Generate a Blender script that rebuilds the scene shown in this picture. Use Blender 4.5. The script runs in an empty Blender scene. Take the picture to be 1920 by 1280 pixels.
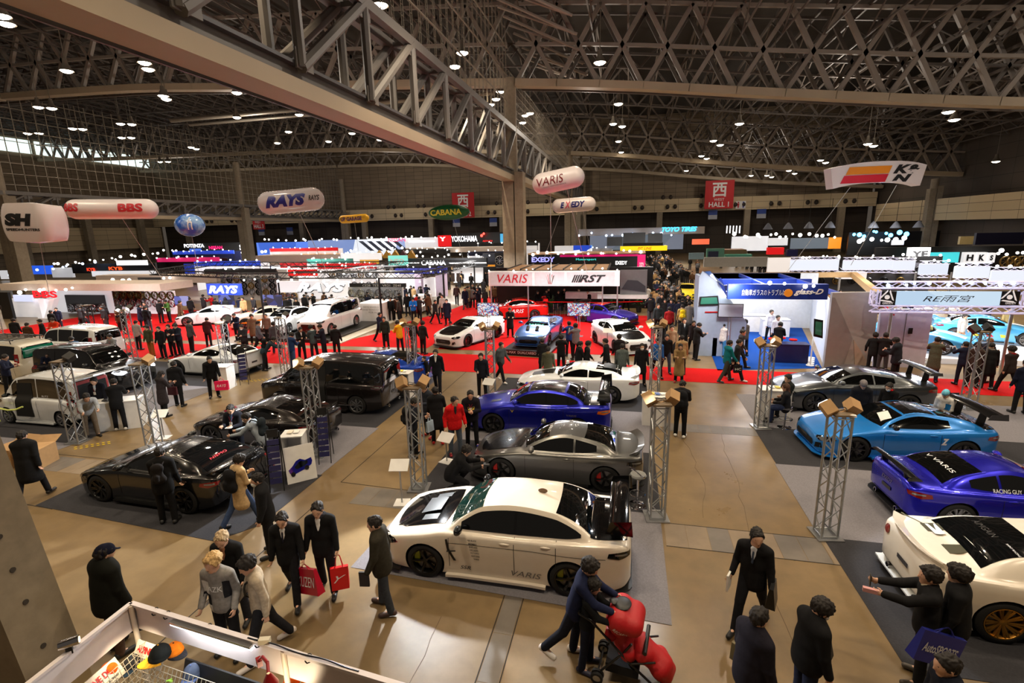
import bpy, bmesh, math, random
import numpy as np
from mathutils import Vector as V, Matrix
from mathutils.bvhtree import BVHTree
from mathutils.geometry import tessellate_polygon
C = bpy.context.scene
COL = C.collection
PI = math.pi
# ---------------------------------------------------------------- camera
FPX, CAMH, PITCH, ROLL, YAW = 940., 6.24, math.atan(.2234), math.radians(1.36), math.radians(13.1)
fh = V((-math.sin(YAW), math.cos(YAW), 0)); rh = V((math.cos(YAW), math.sin(YAW), 0)); up = V((0, 0, 1))
CF = fh*math.cos(PITCH)-up*math.sin(PITCH); cu = up*math.cos(PITCH)+fh*math.sin(PITCH)
CR = rh*math.cos(ROLL)-cu*math.sin(ROLL); CU = cu*math.cos(ROLL)+rh*math.sin(ROLL)
cam = bpy.data.objects.new('camera', bpy.data.cameras.new('camera')); COL.objects.link(cam)
m = Matrix((CR, CU, -CF)).transposed().to_4x4(); m.translation = V((0, 0, CAMH)); cam.matrix_world = m
cam.data.sensor_width = 36.; cam.data.lens = 36.*FPX/1920.; cam.data.clip_end = 500; cam.data.clip_start = .05
C.camera = cam
def ray(px, py): return CF+CR*((px-960)/FPX)-CU*((py-640)/FPX)
def P(px, py, z=0.):
    "floor point (at height z) seen at a place of the photograph"
    d = ray(px, py); t = (z-CAMH)/d.z; return V((0, 0, CAMH))+d*t
def PY(px, py, y):
    d = ray(px, py); return V((0, 0, CAMH))+d*(y/d.y)
def PX(px, py, x):
    d = ray(px, py); return V((0, 0, CAMH))+d*(x/d.x)
# ---------------------------------------------------------------- world, exposure, lights of the hall
w = bpy.data.worlds.new('hall_air'); C.world = w; w.use_nodes = True
bg = w.node_tree.nodes['Background']; bg.inputs[0].default_value = (.55, .45, .36, 1); bg.inputs[1].default_value = .10
C.view_settings.view_transform = 'Standard'; C.view_settings.look = 'None'; C.view_settings.gamma = 1
C.view_settings.exposure = .35; C.view_settings.use_curve_mapping = False
C.cycles.use_denoising = True; C.cycles.max_bounces = 5; C.cycles.diffuse_bounces = 2; C.cycles.glossy_bounces = 3
C.cycles.transmission_bounces = 4; C.cycles.transparent_max_bounces = 6; C.cycles.sample_clamp_indirect = 3; C.cycles.sample_clamp_direct = 20
C.cycles.caustics_reflective = False; C.cycles.caustics_refractive = False; C.cycles.use_light_tree = True
def lamp(name, kind, loc, energy, col=(1, 1, 1), aim=None, size=.2, spot=60, blend=.3):
    d = bpy.data.lights.new(name, kind); d.energy = energy; d.color = col
    if kind == 'AREA': d.shape = 'DISK'; d.size = size
    else: d.shadow_soft_size = size
    if kind == 'SPOT': d.spot_size = math.radians(spot); d.spot_blend = blend
    o = bpy.data.objects.new(name, d); COL.objects.link(o); o.location = loc
    if aim is not None: o.rotation_euler = (V(aim)-V(loc)).to_track_quat('-Z', 'Y').to_euler()
    return o
WARM = (1, .80, .56)
for ix, X in enumerate((-60, -44, -29, -17, -6, 5, 17, 33)):
    for iy, Y in enumerate((3, 13, 24, 40, 66)):
        lamp('high_bay_light', 'SPOT', (X+(iy % 2)*4, Y, 18.2), 2500 if Y < 30 else 3600, WARM, (X+(iy % 2)*4, Y, 0), .22, 118, .6)
for X, Y in ((-100, 60), (-100, 100), (-50, 20), (-50, 60), (-50, 104), (-25, 84), (-20, 108), (-5, 60), (18, 20), (20, 60), (20, 104), (38, 40), (-28, 30), (-3, 24)):
    lamp('roof_fill_light', 'POINT', (X, Y, 17.4), 1300, (1, .88, .74), None, .5)  # added fill points, no fittings of their own, brightening trusses and walls
# ---------------------------------------------------------------- materials
def s2l(c): return tuple(((v/255.)/12.92 if v/255. <= .04045 else ((v/255.+.055)/1.055)**2.4) for v in c)
MATS = {}
def mat(name, rgb, rough=.5, metal=0., coat=0., emit=0., spec=.5, noise=0., nscale=8., flake=0., sample=None, ergb=None, bump=0., alpha=1.):
    if name in MATS: return MATS[name]
    m = bpy.data.materials.new(name); m.use_nodes = True; nt = m.node_tree; b = nt.nodes['Principled BSDF']
    c = (*s2l(rgb), 1); b.inputs['Base Color'].default_value = c; b.inputs['Roughness'].default_value = rough
    b.inputs['Metallic'].default_value = metal; b.inputs['Coat Weight'].default_value = coat; b.inputs['Coat Roughness'].default_value = .04
    b.inputs['Specular IOR Level'].default_value = spec
    if alpha < 1: b.inputs['Alpha'].default_value = alpha
    if emit:
        b.inputs['Emission Color'].default_value = (*s2l(ergb or rgb), 1); b.inputs['Emission Strength'].default_value = emit
        m.cycles.emission_sampling = sample or 'NONE'
    if noise or bump or flake:
        tc = nt.nodes.new('ShaderNodeTexCoord'); n = nt.nodes.new('ShaderNodeTexNoise'); n.inputs['Scale'].default_value = nscale; n.inputs['Detail'].default_value = 5
        nt.links.new(tc.outputs['Object'], n.inputs['Vector'])
        if noise:
            r = nt.nodes.new('ShaderNodeValToRGB'); r.color_ramp.elements[0].position = .3; r.color_ramp.elements[1].position = .7
            r.color_ramp.elements[0].color = (*[x*(1-noise) for x in c[:3]], 1); r.color_ramp.elements[1].color = (*[min(1, x*(1+noise)) for x in c[:3]], 1)
            nt.links.new(n.outputs['Fac'], r.inputs['Fac']); nt.links.new(r.outputs['Color'], b.inputs['Base Color'])
        if bump:
            bp = nt.nodes.new('ShaderNodeBump'); bp.inputs['Strength'].default_value = bump; bp.inputs['Distance'].default_value = .02
            nt.links.new(n.outputs['Fac'], bp.inputs['Height']); nt.links.new(bp.outputs['Normal'], b.inputs['Normal'])
    MATS[name] = m; return m
def paint(name, rgb, metal=0., rough=.35): return mat('paint_'+name, rgb, rough, metal, 1., noise=.04, nscale=3)
def fabric(rgb): return mat('cloth_%d_%d_%d' % tuple(rgb), rgb, .9, noise=.18, nscale=22, spec=.2)
def plain(rgb, rough=.5): return mat('plain_%d_%d_%d' % tuple(rgb), rgb, rough, noise=.05, nscale=5)
def glow(rgb, k=1.5): return mat('lit_%d_%d_%d_%g' % (*rgb, k), rgb, .4, emit=k)
def screen(name, cols, k=1.2, sc=3.):
    "a lit display or lightbox: blotches of its own picture colours"
    if name in MATS: return MATS[name]
    m = bpy.data.materials.new(name); m.use_nodes = True; nt = m.node_tree; b = nt.nodes['Principled BSDF']
    tc = nt.nodes.new('ShaderNodeTexCoord'); vo = nt.nodes.new('ShaderNodeTexVoronoi'); vo.inputs['Scale'].default_value = sc
    r = nt.nodes.new('ShaderNodeValToRGB'); e = r.color_ramp.elements
    while len(e) < len(cols): e.new(.5)
    for i, c in enumerate(cols): e[i].position = i/len(cols); e[i].color = (*s2l(c), 1)
    r.color_ramp.interpolation = 'CONSTANT'
    nt.links.new(tc.outputs['Object'], vo.inputs['Vector']); nt.links.new(vo.outputs['Color'], r.inputs['Fac'])
    b.inputs['Base Color'].default_value = (.01, .01, .01, 1); b.inputs['Emission Strength'].default_value = k
    nt.links.new(r.outputs['Color'], b.inputs['Emission Color']); m.cycles.emission_sampling = 'NONE'; MATS[name] = m; return m
steel = mat('galvanised_truss', (175, 178, 180), .35, .8, noise=.1, nscale=20)
blackm = mat('black_satin', (16, 16, 17), .4); blackg = mat('black_gloss', (8, 8, 9), .08, coat=1)
glass = mat('tinted_glass', (6, 8, 9), .03, coat=1, spec=.8); glassg = mat('green_glass', (18, 42, 36), .03, coat=1, spec=.8)
carbon = mat('carbon_fibre', (14, 14, 16), .18, coat=1, noise=.5, nscale=60)
chrome = mat('chrome', (215, 215, 220), .08, 1.); white = plain((232, 232, 230)); rubber = mat('tyre_rubber', (14, 14, 14), .75)
card = mat('cardboard', (176, 140, 96), .8, noise=.08); skin = mat('skin', (214, 168, 140), .5, noise=.06, nscale=14)
# ---------------------------------------------------------------- mesh building
class MB:
    def __init__(s): s.v = []; s.f = []; s.m = []
    def add(s, vs, fs, mi=0):
        n = len(s.v); s.v += [tuple(v) for v in vs]; s.f += [tuple(i+n for i in f) for f in fs]; s.m += [mi]*len(fs); return s
    def box(s, c, d, rz=0, mi=0, mtx=None):
        x, y, z = d[0]/2, d[1]/2, d[2]/2
        vs = [V((a*x, b*y, e*z)) for a in (-1, 1) for b in (-1, 1) for e in (-1, 1)]
        R = mtx if mtx is not None else Matrix.Rotation(rz, 3, 'Z')
        vs = [R @ v+V(c) for v in vs]
        return s.add(vs, [(0, 1, 3, 2), (4, 6, 7, 5), (0, 4, 5, 1), (2, 3, 7, 6), (0, 2, 6, 4), (1, 5, 7, 3)], mi)
    def bb(s, a, b, mi=0): return s.box([(a[i]+b[i])/2 for i in range(3)], [abs(b[i]-a[i]) for i in range(3)], 0, mi)
    def tube(s, a, b, r, n=6, r2=None, mi=0, caps=True):
        a, b = V(a), V(b); d = b-a
        if d.length < 1e-6: return s
        q = d.to_track_quat('Z', 'Y').to_matrix(); r2 = r if r2 is None else r2; vs = []
        for p, rr in ((a, r), (b, r2)):
            for i in range(n): t = 2*PI*(i+.5)/n; vs.append(p+q @ V((rr*math.cos(t), rr*math.sin(t), 0)))
        fs = [(i, (i+1) % n, n+(i+1) % n, n+i) for i in range(n)]
        if caps: fs += [tuple(range(n))[::-1], tuple(range(n, 2*n))]
        return s.add(vs, fs, mi)
    def bar(s, a, b, w, h, mi=0):
        "rectangular beam, h upright"
        a, b = V(a), V(b); d = (b-a).normalized(); sd = d.cross(V((0, 0, 1)))
        sd = V((1, 0, 0)) if sd.length < 1e-4 else sd.normalized(); u = sd.cross(d)
        vs = [p+sd*(i*w/2)+u*(j*h/2) for p in (a, b) for i, j in ((-1, -1), (1, -1), (1, 1), (-1, 1))]
        return s.add(vs, [(3, 2, 1, 0), (4, 5, 6, 7), (0, 1, 5, 4), (1, 2, 6, 5), (2, 3, 7, 6), (3, 0, 4, 7)], mi)
    def path(s, ps, r, n=6, mi=0):
        for a, b in zip(ps[:-1], ps[1:]): s.tube(a, b, r, n, mi=mi)
        return s
    def ell(s, c, r, n=12, k=8, mi=0, R=None):
        vs = []; fs = []
        for j in range(k+1):
            ph = PI*j/k
            for i in range(n):
                th = 2*PI*i/n; p = V((r[0]*math.sin(ph)*math.cos(th), r[1]*math.sin(ph)*math.sin(th), r[2]*math.cos(ph)))
                vs.append((R @ p if R is not None else p)+V(c))
        for j in range(k):
            for i in range(n): fs.append((j*n+i, (j+1)*n+i, (j+1)*n+(i+1) % n, j*n+(i+1) % n))
        return s.add(vs, fs, mi)
    def lathe(s, prof, c=(0, 0, 0), n=24, axis='Z', mi=0):
        vs = []; fs = []; k = len(prof)
        for i in range(n):
            t = 2*PI*i/n
            for r, z in prof:
                p = (r*math.cos(t), r*math.sin(t), z) if axis == 'Z' else (r*math.cos(t), z, r*math.sin(t)) if axis == 'Y' else (z, r*math.cos(t), r*math.sin(t))
                vs.append(V(p)+V(c))
        for i in range(n):
            for j in range(k-1):
                f = (i*k+j, ((i+1) % n)*k+j, ((i+1) % n)*k+j+1, i*k+j+1); fs.append(f if axis != 'Y' else f[::-1])
        return s.add(vs, fs, mi)
    def prism(s, poly, ext, mi=0):
        "closed outline of 3D points pushed along ext"
        n = len(poly); e = V(ext); vs = [V(p) for p in poly]+[V(p)+e for p in poly]
        fs = [tuple(range(n))[::-1], tuple(range(n, 2*n))]+[(i, (i+1) % n, n+(i+1) % n, n+i) for i in range(n)]
        return s.add(vs, fs, mi)
    def build(s, name, mats, parent=None, smooth=None, loc=None):
        me = bpy.data.meshes.new(name); me.from_pydata(s.v, [], s.f)
        for mm in (mats if isinstance(mats, (list, tuple)) else [mats]): me.materials.append(mm)
        if any(s.m): me.polygons.foreach_set('material_index', s.m)
        if smooth is not None:
            me.polygons.foreach_set('use_smooth', [True]*len(me.polygons)); me.set_sharp_from_angle(angle=math.radians(smooth))
        return link(name, me, parent, loc)
def link(name, me, parent=None, loc=None):
    o = bpy.data.objects.new(name, me); COL.objects.link(o)
    if parent is not None: o.parent = parent
    if loc is not None: o.location = loc
    return o
def tag(o, label, cat, group=None, kind=None):
    o['label'] = label; o['category'] = cat
    if group: o['group'] = group
    if kind: o['kind'] = kind
    return o
def thing(name, label, cat, loc=(0, 0, 0), rz=0, group=None):
    o = bpy.data.objects.new(name, None); COL.objects.link(o); o.location = loc; o.rotation_euler = (0, 0, rz); o.empty_display_size = .2
    return tag(o, label, cat, group)
def struct(o): o['kind'] = 'structure'; return o
def dup(root, loc, rz=None, label=None, group=None):
    r = root.copy(); COL.objects.link(r); r.location = loc
    if rz is not None: r.rotation_euler = (0, 0, rz)
    if label: r['label'] = label
    if group: r['group'] = group
    def rec(a, b):
        for ch in KIDS.get(a.name, ()):
            c = ch.copy(); COL.objects.link(c); c.parent = b; rec(ch, c)
    rec(root, r); return r
KIDS = {}
def freeze(root):
    "remember the children of a thing that will be copied"
    def rec(o):
        KIDS[o.name] = [c for c in COL.objects if c.parent == o]
        for c in KIDS[o.name]: rec(c)
    rec(root); return root
# text outlines as triangles in the plane
TXT = {}
def text2d(s, bold=0., shear=0., space=1.):
    k = (s, bold, shear, space)
    if k not in TXT:
        cu_ = bpy.data.curves.new('t', 'FONT'); cu_.body = s; cu_.size = 1; cu_.offset = bold; cu_.shear = shear; cu_.space_character = space
        cu_.resolution_u = 3; cu_.align_x = 'CENTER'; cu_.align_y = 'CENTER'; cu_.fill_mode = 'FRONT'
        o = bpy.data.objects.new('t', cu_); COL.objects.link(o); bpy.context.view_layer.update()
        me = bpy.data.meshes.new_from_object(o.evaluated_get(bpy.context.evaluated_depsgraph_get()))
        vs = np.array([v.co[:2] for v in me.vertices]).reshape(-1, 2); fs = [tuple(p.vertices) for p in me.polygons]
        bpy.data.objects.remove(o); bpy.data.curves.remove(cu_); bpy.data.meshes.remove(me)
        if len(vs): vs = vs-(vs.max(0)+vs.min(0))/2
        TXT[k] = (vs, fs)
    return TXT[k]
def text_fit(s, wid, hei, **k):
    vs, fs = text2d(s, **k)
    if not len(vs): return vs, fs
    d = vs.max(0)-vs.min(0); return vs*np.array([wid/max(d[0], 1e-6), hei/max(d[1], 1e-6)]), fs
def sign_text(s, name, c, ux, uz, wid, hei, m, parent=None, lift=.01, **k):
    "flat lettering on a board: c centre, ux along the words, uz up"
    vs, fs = text_fit(s, wid, hei, **k); ux = V(ux).normalized(); uz = V(uz).normalized(); n = ux.cross(uz)
    mb = MB(); mb.add([V(c)+ux*float(a)+uz*float(b)+n*lift for a, b in vs], fs); return mb.build(name, m, parent)
# project a planar outline (3D points) along d onto a surface
def patch(bvh, pts, d, mats, name, parent, eps=.006, cell=.08, smooth=40, tris=None, loc=None):
    d = V(d).normalized(); bm = bmesh.new()
    vs = [bm.verts.new(V(p)) for p in pts]
    if tris is None: bm.faces.new(vs)
    else:
        for t in tris:
            try: bm.faces.new([vs[i] for i in t])
            except ValueError: pass
        ex = max(max(p[i] for p in pts)-min(p[i] for p in pts) for i in range(3)); cell = max(ex/16, .05)
    if True:
        if abs(d.z) < .9: a = V((0, 0, 1))-d*d.z; a.normalize()
        else: a = V((1, 0, 0))-d*d.x; a.normalize()
        for ax in (a, d.cross(a)):
            q = [V(p).dot(ax) for p in pts]; lo, hi = min(q), max(q); n = int((hi-lo)/cell)
            for i in range(1, n+1):
                c = lo+(hi-lo)*i/(n+1); bmesh.ops.bisect_plane(bm, geom=bm.verts[:]+bm.edges[:]+bm.faces[:], plane_co=ax*c, plane_no=ax)
    miss = []
    for v in bm.verts:
        h = bvh.ray_cast(v.co-d*4, d)
        if h[0] is not None: v.co = h[0]-d*eps
        else: miss.append(v)
    if len(miss) < len(bm.verts): bmesh.ops.delete(bm, geom=miss, context='VERTS')
    bm.normal_update()
    for f in bm.faces:
        if f.normal.dot(d) > 0: f.normal_flip()
    me = bpy.data.meshes.new(name); bm.to_mesh(me); bm.free()
    for mm in (mats if isinstance(mats, (list, tuple)) else [mats]): me.materials.append(mm)
    me.polygons.foreach_set('use_smooth', [True]*len(me.polygons))
    return link(name, me, parent, loc)
def patch_text(bvh, s, c, ux, uz, wid, hei, m, name, parent, eps=.008, **k):
    vs, fs = text_fit(s, wid, hei, **k); ux = V(ux).normalized(); uz = V(uz).normalized(); d = -(ux.cross(uz))
    return patch(bvh, [V(c)+ux*float(a)+uz*float(b) for a, b in vs], d, m, name, parent, eps, tris=fs)
def bvh_of(o):
    me = o.data; return BVHTree.FromPolygons([v.co for v in me.vertices], [tuple(p.vertices) for p in me.polygons])
# ================================================================ cars
def pch(keys, s):
    "smooth curve through keys, no overshoot"
    x = np.array([k[0] for k in keys], float); y = np.array([k[1] for k in keys], float); s = np.clip(np.asarray(s, float), x[0], x[-1])
    h = np.diff(x); d = np.diff(y)/h; mm = np.zeros(len(x)); mm[0] = d[0]; mm[-1] = d[-1]
    for i in range(1, len(x)-1):
        mm[i] = 0 if d[i-1]*d[i] <= 0 else 2*d[i-1]*d[i]/(d[i-1]+d[i])
    i = np.clip(np.searchsorted(x, s, 'right')-1, 0, len(h)-1); t = (s-x[i])/h[i]
    return (2*t**3-3*t**2+1)*y[i]+(t**3-2*t**2+t)*h[i]*mm[i]+(-2*t**3+3*t**2)*y[i+1]+(t**3-t**2)*h[i]*mm[i+1]
# L W H wheelbase front-overhang nose hood-top cowl windscreen-top roof-peak rear-glass-start rear-glass-end tail-height roof-half-width belt window(start, pillars, end) wheel-radius
TYPES = {
 'sedan': dict(L=4.62, W=1.86, H=1.45, wb=2.65, fo=.94, zn=.72, hc=1.0, sc=1.30, sr=2.02, sp=2.6, sb=3.28, se=4.02, zd=1.08, wr=.56, belt=.95, win=(1.62, [2.62], 3.78), wr_=.335),
 'evo': dict(L=4.5, W=1.8, H=1.43, wb=2.62, fo=.9, zn=.74, hc=1.0, sc=1.30, sr=2.0, sp=2.5, sb=3.12, se=3.78, zd=1.08, wr=.56, belt=.95, win=(1.62, [2.55, 3.22], 3.52), wr_=.33),
 'coupe': dict(L=4.3, W=1.82, H=1.30, wb=2.57, fo=.85, zn=.66, hc=.92, sc=1.34, sr=2.06, sp=2.45, sb=2.85, se=3.72, zd=.98, wr=.52, belt=.86, win=(1.62, [2.66], 3.2), wr_=.335),
 'zcoupe': dict(L=4.3, W=1.95, H=1.30, wb=2.55, fo=.88, zn=.64, hc=.93, sc=1.42, sr=2.14, sp=2.5, sb=2.9, se=4.0, zd=.98, wr=.54, belt=.88, win=(1.7, [], 3.12), wr_=.345),
 'supra': dict(L=4.55, W=1.86, H=1.27, wb=2.55, fo=1.0, zn=.64, hc=.92, sc=1.5, sr=2.16, sp=2.5, sb=2.95, se=4.0, zd=1.0, wr=.52, belt=.88, win=(1.76, [2.72], 3.3), wr_=.335),
 'gtr': dict(L=4.7, W=1.92, H=1.37, wb=2.78, fo=1.0, zn=.72, hc=1.0, sc=1.42, sr=2.2, sp=2.6, sb=3.05, se=4.1, zd=1.06, wr=.54, belt=.94, win=(1.72, [2.8], 3.4), wr_=.355),
 'van': dict(L=4.95, W=1.86, H=1.88, wb=3.0, fo=.95, zn=.98, hc=1.2, sc=.85, sr=1.75, sp=2.7, sb=4.6, se=4.95, zd=1.1, wr=.68, belt=1.06, win=(1.25, [1.72, 2.2, 3.3], 4.62), wr_=.345, van=1),
 'suv': dict(L=4.76, W=1.9, H=1.86, wb=2.79, fo=.85, zn=1.0, hc=1.18, sc=1.22, sr=1.85, sp=2.6, sb=4.4, se=4.76, zd=1.12, wr=.66, belt=1.12, win=(1.55, [2.45, 3.4], 4.42), wr_=.38, van=1, gc=.12),
 'kei': dict(L=3.55, W=1.56, H=1.75, wb=2.4, fo=.55, zn=.9, hc=1.08, sc=.45, sr=1.1, sp=1.8, sb=3.3, se=3.55, zd=1.0, wr=.6, belt=.96, win=(.85, [1.12, 1.95], 3.3), wr_=.29, van=1),
 'hatch': dict(L=4.1, W=1.78, H=1.42, wb=2.44, fo=.85, zn=.76, hc=1.02, sc=1.1, sr=1.95, sp=2.3, sb=2.8, se=3.85, zd=1.08, wr=.56, belt=.96, win=(1.45, [2.5], 3.1), wr_=.33),
}
WHEELS = {}
def wheel(par, loc, side, r, w, spokes, rimm, calm, twin=False):
    key = (round(r, 3), w, spokes, rimm.name, twin)
    if key not in WHEELS:
        a = r*.74; t = MB().lathe([(a, -w*.42), (a+.01, -w*.5), (r-.03, -w*.5), (r, -w*.38), (r, w*.38), (r-.03, w*.5), (a+.01, w*.5), (a, w*.42)], n=36, axis='Y')
        rm = MB().lathe([(a, w*.42), (a, w*.5), (a-.015, w*.5), (a-.03, w*.36), (a-.04, -w*.3), (a, -w*.42)], n=36, axis='Y')
        for i in range(spokes):
            for o in ((-.1, .1) if twin else (0,)):
                t0 = 2*PI*i/spokes; t1 = t0+o
                rm.bar((.03*math.cos(t0), w*.24, .03*math.sin(t0)), ((a-.02)*math.cos(t1), w*.42, (a-.02)*math.sin(t1)), .032 if twin or spokes > 8 else .055, .03)
        rm.lathe([(.001, w*.36), (.05, w*.34), (.06, w*.1)], n=12, axis='Y')
        dk = MB().lathe([(.001, w*.12), (a*.8, w*.12), (a*.8, w*.02), (.001, w*.02)], n=24, axis='Y')
        cl = MB().box((a*.62, w*.1, .06), (.1, .09, .24))
        bk = MB().lathe([(.001, -w*.1), (a, -w*.1)], n=24, axis='Y')
        def me(mb, n, mm, sm=45):
            o = mb.build(n, mm, None, sm); d = o.data; bpy.data.objects.remove(o); return d
        WHEELS[key] = [me(t, 'wheel', rubber), me(rm, 'rim', rimm), me(dk, 'brake_disc', mat('brake_disc', (120, 118, 115), .3, 1.)), me(cl, 'brake_caliper', calm), me(bk, 'wheel_well', blackm)]
    d = WHEELS[key]; o = link('wheel', d[0], par, loc); o.rotation_euler = (0, 0, 0 if side > 0 else PI)
    for n, q in zip(('rim', 'brake_disc', 'brake_caliper'), d[1:4]):
        c = link(n, q, o)
        if n == 'brake_caliper' and calm: c.material_slots[0].link = 'OBJECT'; c.material_slots[0].material = calm
    return o
HEAD = [(-1, -.3), (-.5, -.75), (.5, -.5), (1, .1), (.7, .7), (-.2, .6), (-.9, .25)]
TAILS = dict(wedge=[(-1, -.5), (-.2, -.9), (.8, -.35), (1, .6), (.1, .8), (-.9, .5)], slim=[(-1, -.3), (1, -.6), (1, .6), (-1, .5)], tall=[(-1, -1), (1, -1), (1, 1), (-1, 1)], round=[(math.cos(i*PI/7), math.sin(i*PI/7)) for i in range(14)])
redl = mat('red_lens', (120, 8, 8), .1, coat=1); ledw = glow((235, 240, 255), 2.2); lens = mat('lamp_lens', (150, 155, 160), .08, .6, 1.); amber = mat('amber_lens', (205, 95, 20), .1, coat=1)
def car(kind, name, label, cat, loc, head, pm, roofm=None, hoodm=None, trunkm=None, rims=(5, blackm, False), cal=None, wing=None, lip=None, tail='wedge', lit=False, tilt=0, texts=(), vents=0, louvre=0,
        splitter=None, skirtm=None, group=None, wscr=None, lens_=None, grillem=None, extra=None, dw=0., drop=.0, tailm=None, doors=True, taillow=0.):
    T = dict(TYPES[kind]); L, W, H, wb, fo = T['L'], T['W']+dw, T['H'], T['wb'], T['fo']; hw = W/2; van = T.get('van'); gc = T.get('gc', 0)
    zn, hc, sc, sr, sp, sb, se, zd, wr, belt, rw = T['zn'], T['hc'], T['sc'], T['sr'], T['sp'], T['sb'], T['se'], T['zd'], T['wr'], T['belt'], T['wr_']
    af, ar = fo, fo+wb; xo = fo+wb/2; X = lambda s: xo-s
    deck = [(0, zn-.14), (.04, zn-.03), (.14, zn), (.55, zn+.45*(hc-zn)), (sc, hc), (min(se, L-.3), zd-.02 if not van else zd), (L-.1, zd), (L-.03, zd-.05), (L, zd-.14)]
    if van: roof = [(0, 0), (sc-.12, hc-.06), (sc+.06, hc+.06), (sr, H-.08), (sp, H), (L-.9, H-.02), (L-.25, H-.07), (L-.06, H-.16), (L, H-.3)]
    else:
        mz = (H-.045+zd)/2+.055+(.02 if kind in ('zcoupe', 'supra', 'gtr') else 0)
        roof = [(0, 0), (sc-.1, hc-.05), (sc+.1, hc+.055), ((sc+sr)/2, (hc+H)/2-.0), (sr, H-.055), (sp, H), (sb, H-.045), ((sb+se)/2, mz), (se-.08, zd+.05), (se+.06, zd-.03), (L, 0)]
    sho = [(0, zn-.2), (.08, zn-.06), (.3, zn+.01), (af, hc-.13), (sc, belt-.01), ((sc+se)/2, belt), (ar, belt+.05 if not van else belt), (L-.25, zd-.06), (L-.05, zd-.1), (L, zd-.22)]
    e = .12 if van else 0
    wid = [(0, .60+e*.9), (.03, .68+e), (.12, .82+e*.6), (.35, .945), (af, 1.), (af+.75, .955), (ar-.75, .955), (ar, 1.), (L-.45, .965), (L-.16, .9+e*.3), (L-.04, .80+e), (L, .72+e)]
    bot = [(0, .27+gc), (.07, .15+gc), (.5, .13+gc), (L-.6, .14+gc), (L-.12, .24+gc), (L, .34+gc)]
    n = 54; q = np.linspace(0, 1, n); st = np.unique(np.concatenate([L*(.5-.5*np.cos(PI*q))*.5+L*q*.5, [sc-.1, sc, sc+.1, sr, sb, se, .03, .07, L-.03, L-.07]]))
    st = st[np.insert(np.diff(st) > .008, 0, True)]; st[-1] = L
    Zb, Zs, Zd, Zr, Wd = pch(bot, st), pch(sho, st), pch(deck, st), pch(roof, st), pch(wid, st)*hw
    Zr = np.maximum(Zr, Zd); gmax = H-belt
    rings = []
    for i, s in enumerate(st):
        zb, zs, zd_, zr, w_ = Zb[i], min(Zs[i], Zd[i]-.005), Zd[i], Zr[i], Wd[i]; g = zr-zd_; k = min(1, max(0, g/.14)); k = k*k*(3-2*k)
        gh = min(1, max(0, (zr-zs)/gmax)); yb = .875*w_; yr = yb-(yb-wr*(w_/hw)**.5)*gh; cr = .055*k
        hood = [(.86*w_, zs+(zd_-zs)*.22), (.78*w_, zs+(zd_-zs)*.5), (.64*w_, zs+(zd_-zs)*.76), (.46*w_, zs+(zd_-zs)*.88), (.24*w_, zs+(zd_-zs)*.97), (0, zd_)]
        zt = zr-cr; zl = zs+.012; gr = [(yb, zl), (yb+(yr-yb)*.42, zl+(zt-zl)*.5), (yr, zt-.0), (yr*.9, zr-cr*.62), (yr*.5, zr-cr*.2), (0, zr)]
        h = zs-zb
        ps = [(0, zb), (.5*w_, zb), (.9*w_, zb), (.97*w_, zb+.05), (.985*w_, zb+.36*h), (w_, zb+.66*h), (.985*w_, zs-.05), (.93*w_, zs)]
        ps += [(a[0]*(1-k)+b[0]*k, a[1]*(1-k)+b[1]*k) for a, b in zip(hood, gr)]
        ps = np.array(ps); out = []
        for j in range(len(ps)-1):
            p0, p1, p2, p3 = ps[max(j-1, 0)], ps[j], ps[j+1], ps[min(j+2, len(ps)-1)]
            for t in ((0, .5) if j < len(ps)-1 else (0,)):
                if j in (0, 1) and t: continue
                out.append(.5*((2*p1)+(p2-p0)*t+(2*p0-5*p1+4*p2-p3)*t*t+(3*p1-p0-3*p2+p3)*t**3))
        out.append(ps[-1]); rings.append(out)
    m_ = len(rings[0]); mb = MB(); N = 2*m_-2
    for i, s in enumerate(st):
        hf = rings[i]; mb.v += [(X(s), float(y), float(z)) for y, z in hf]+[(X(s), -float(y), float(z)) for y, z in hf[-2:0:-1]]
    for i in range(len(st)-1):
        for j in range(N): mb.f.append((i*N+j, i*N+(j+1) % N, (i+1)*N+(j+1) % N, (i+1)*N+j)); mb.m.append(0)
    mb.f += [tuple(range(N))[::-1], tuple((len(st)-1)*N+j for j in range(N))]; mb.m += [0, 0]
    solid = BVHTree.FromPolygons([V(v) for v in mb.v], mb.f)
    tmp = mb.build('tmp', [pm, blackm])
    cut = MB()
    for s in (af, ar):
        for sg in (-1, 1): cut.tube((X(s), sg*(hw-.34), rw-drop), (X(s), sg*(hw+.3), rw-drop), rw+.045, 32)
    co = cut.build('cut', [pm, blackm]); co.data.polygons.foreach_set('material_index', [1]*len(co.data.polygons))
    md = tmp.modifiers.new('b', 'BOOLEAN'); md.operation = 'DIFFERENCE'; md.object = co; md.solver = 'EXACT'; md.material_mode = 'TRANSFER'
    bpy.context.view_layer.update()
    me = bpy.data.meshes.new_from_object(tmp.evaluated_get(bpy.context.evaluated_depsgraph_get()))
    bpy.data.objects.remove(tmp); bpy.data.objects.remove(co)
    me.polygons.foreach_set('use_smooth', [True]*len(me.polygons)); me.set_sharp_from_angle(angle=math.radians(38))
    R = thing(name, label, cat, loc, head, group); R.rotation_euler = (0, tilt, head)
    me.name = 'body'; link('body', me, R)
    yw = lambda s: float(pch(wid, s))*hw
    for s in (af, ar):
        for sg in (-1, 1): wheel(R, (X(s), sg*(yw(s)-.125), rw), sg, rw, .23 if not van else .2, rims[0], rims[1], cal or mat('caliper_grey', (90, 90, 92), .4), rims[2])
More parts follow.
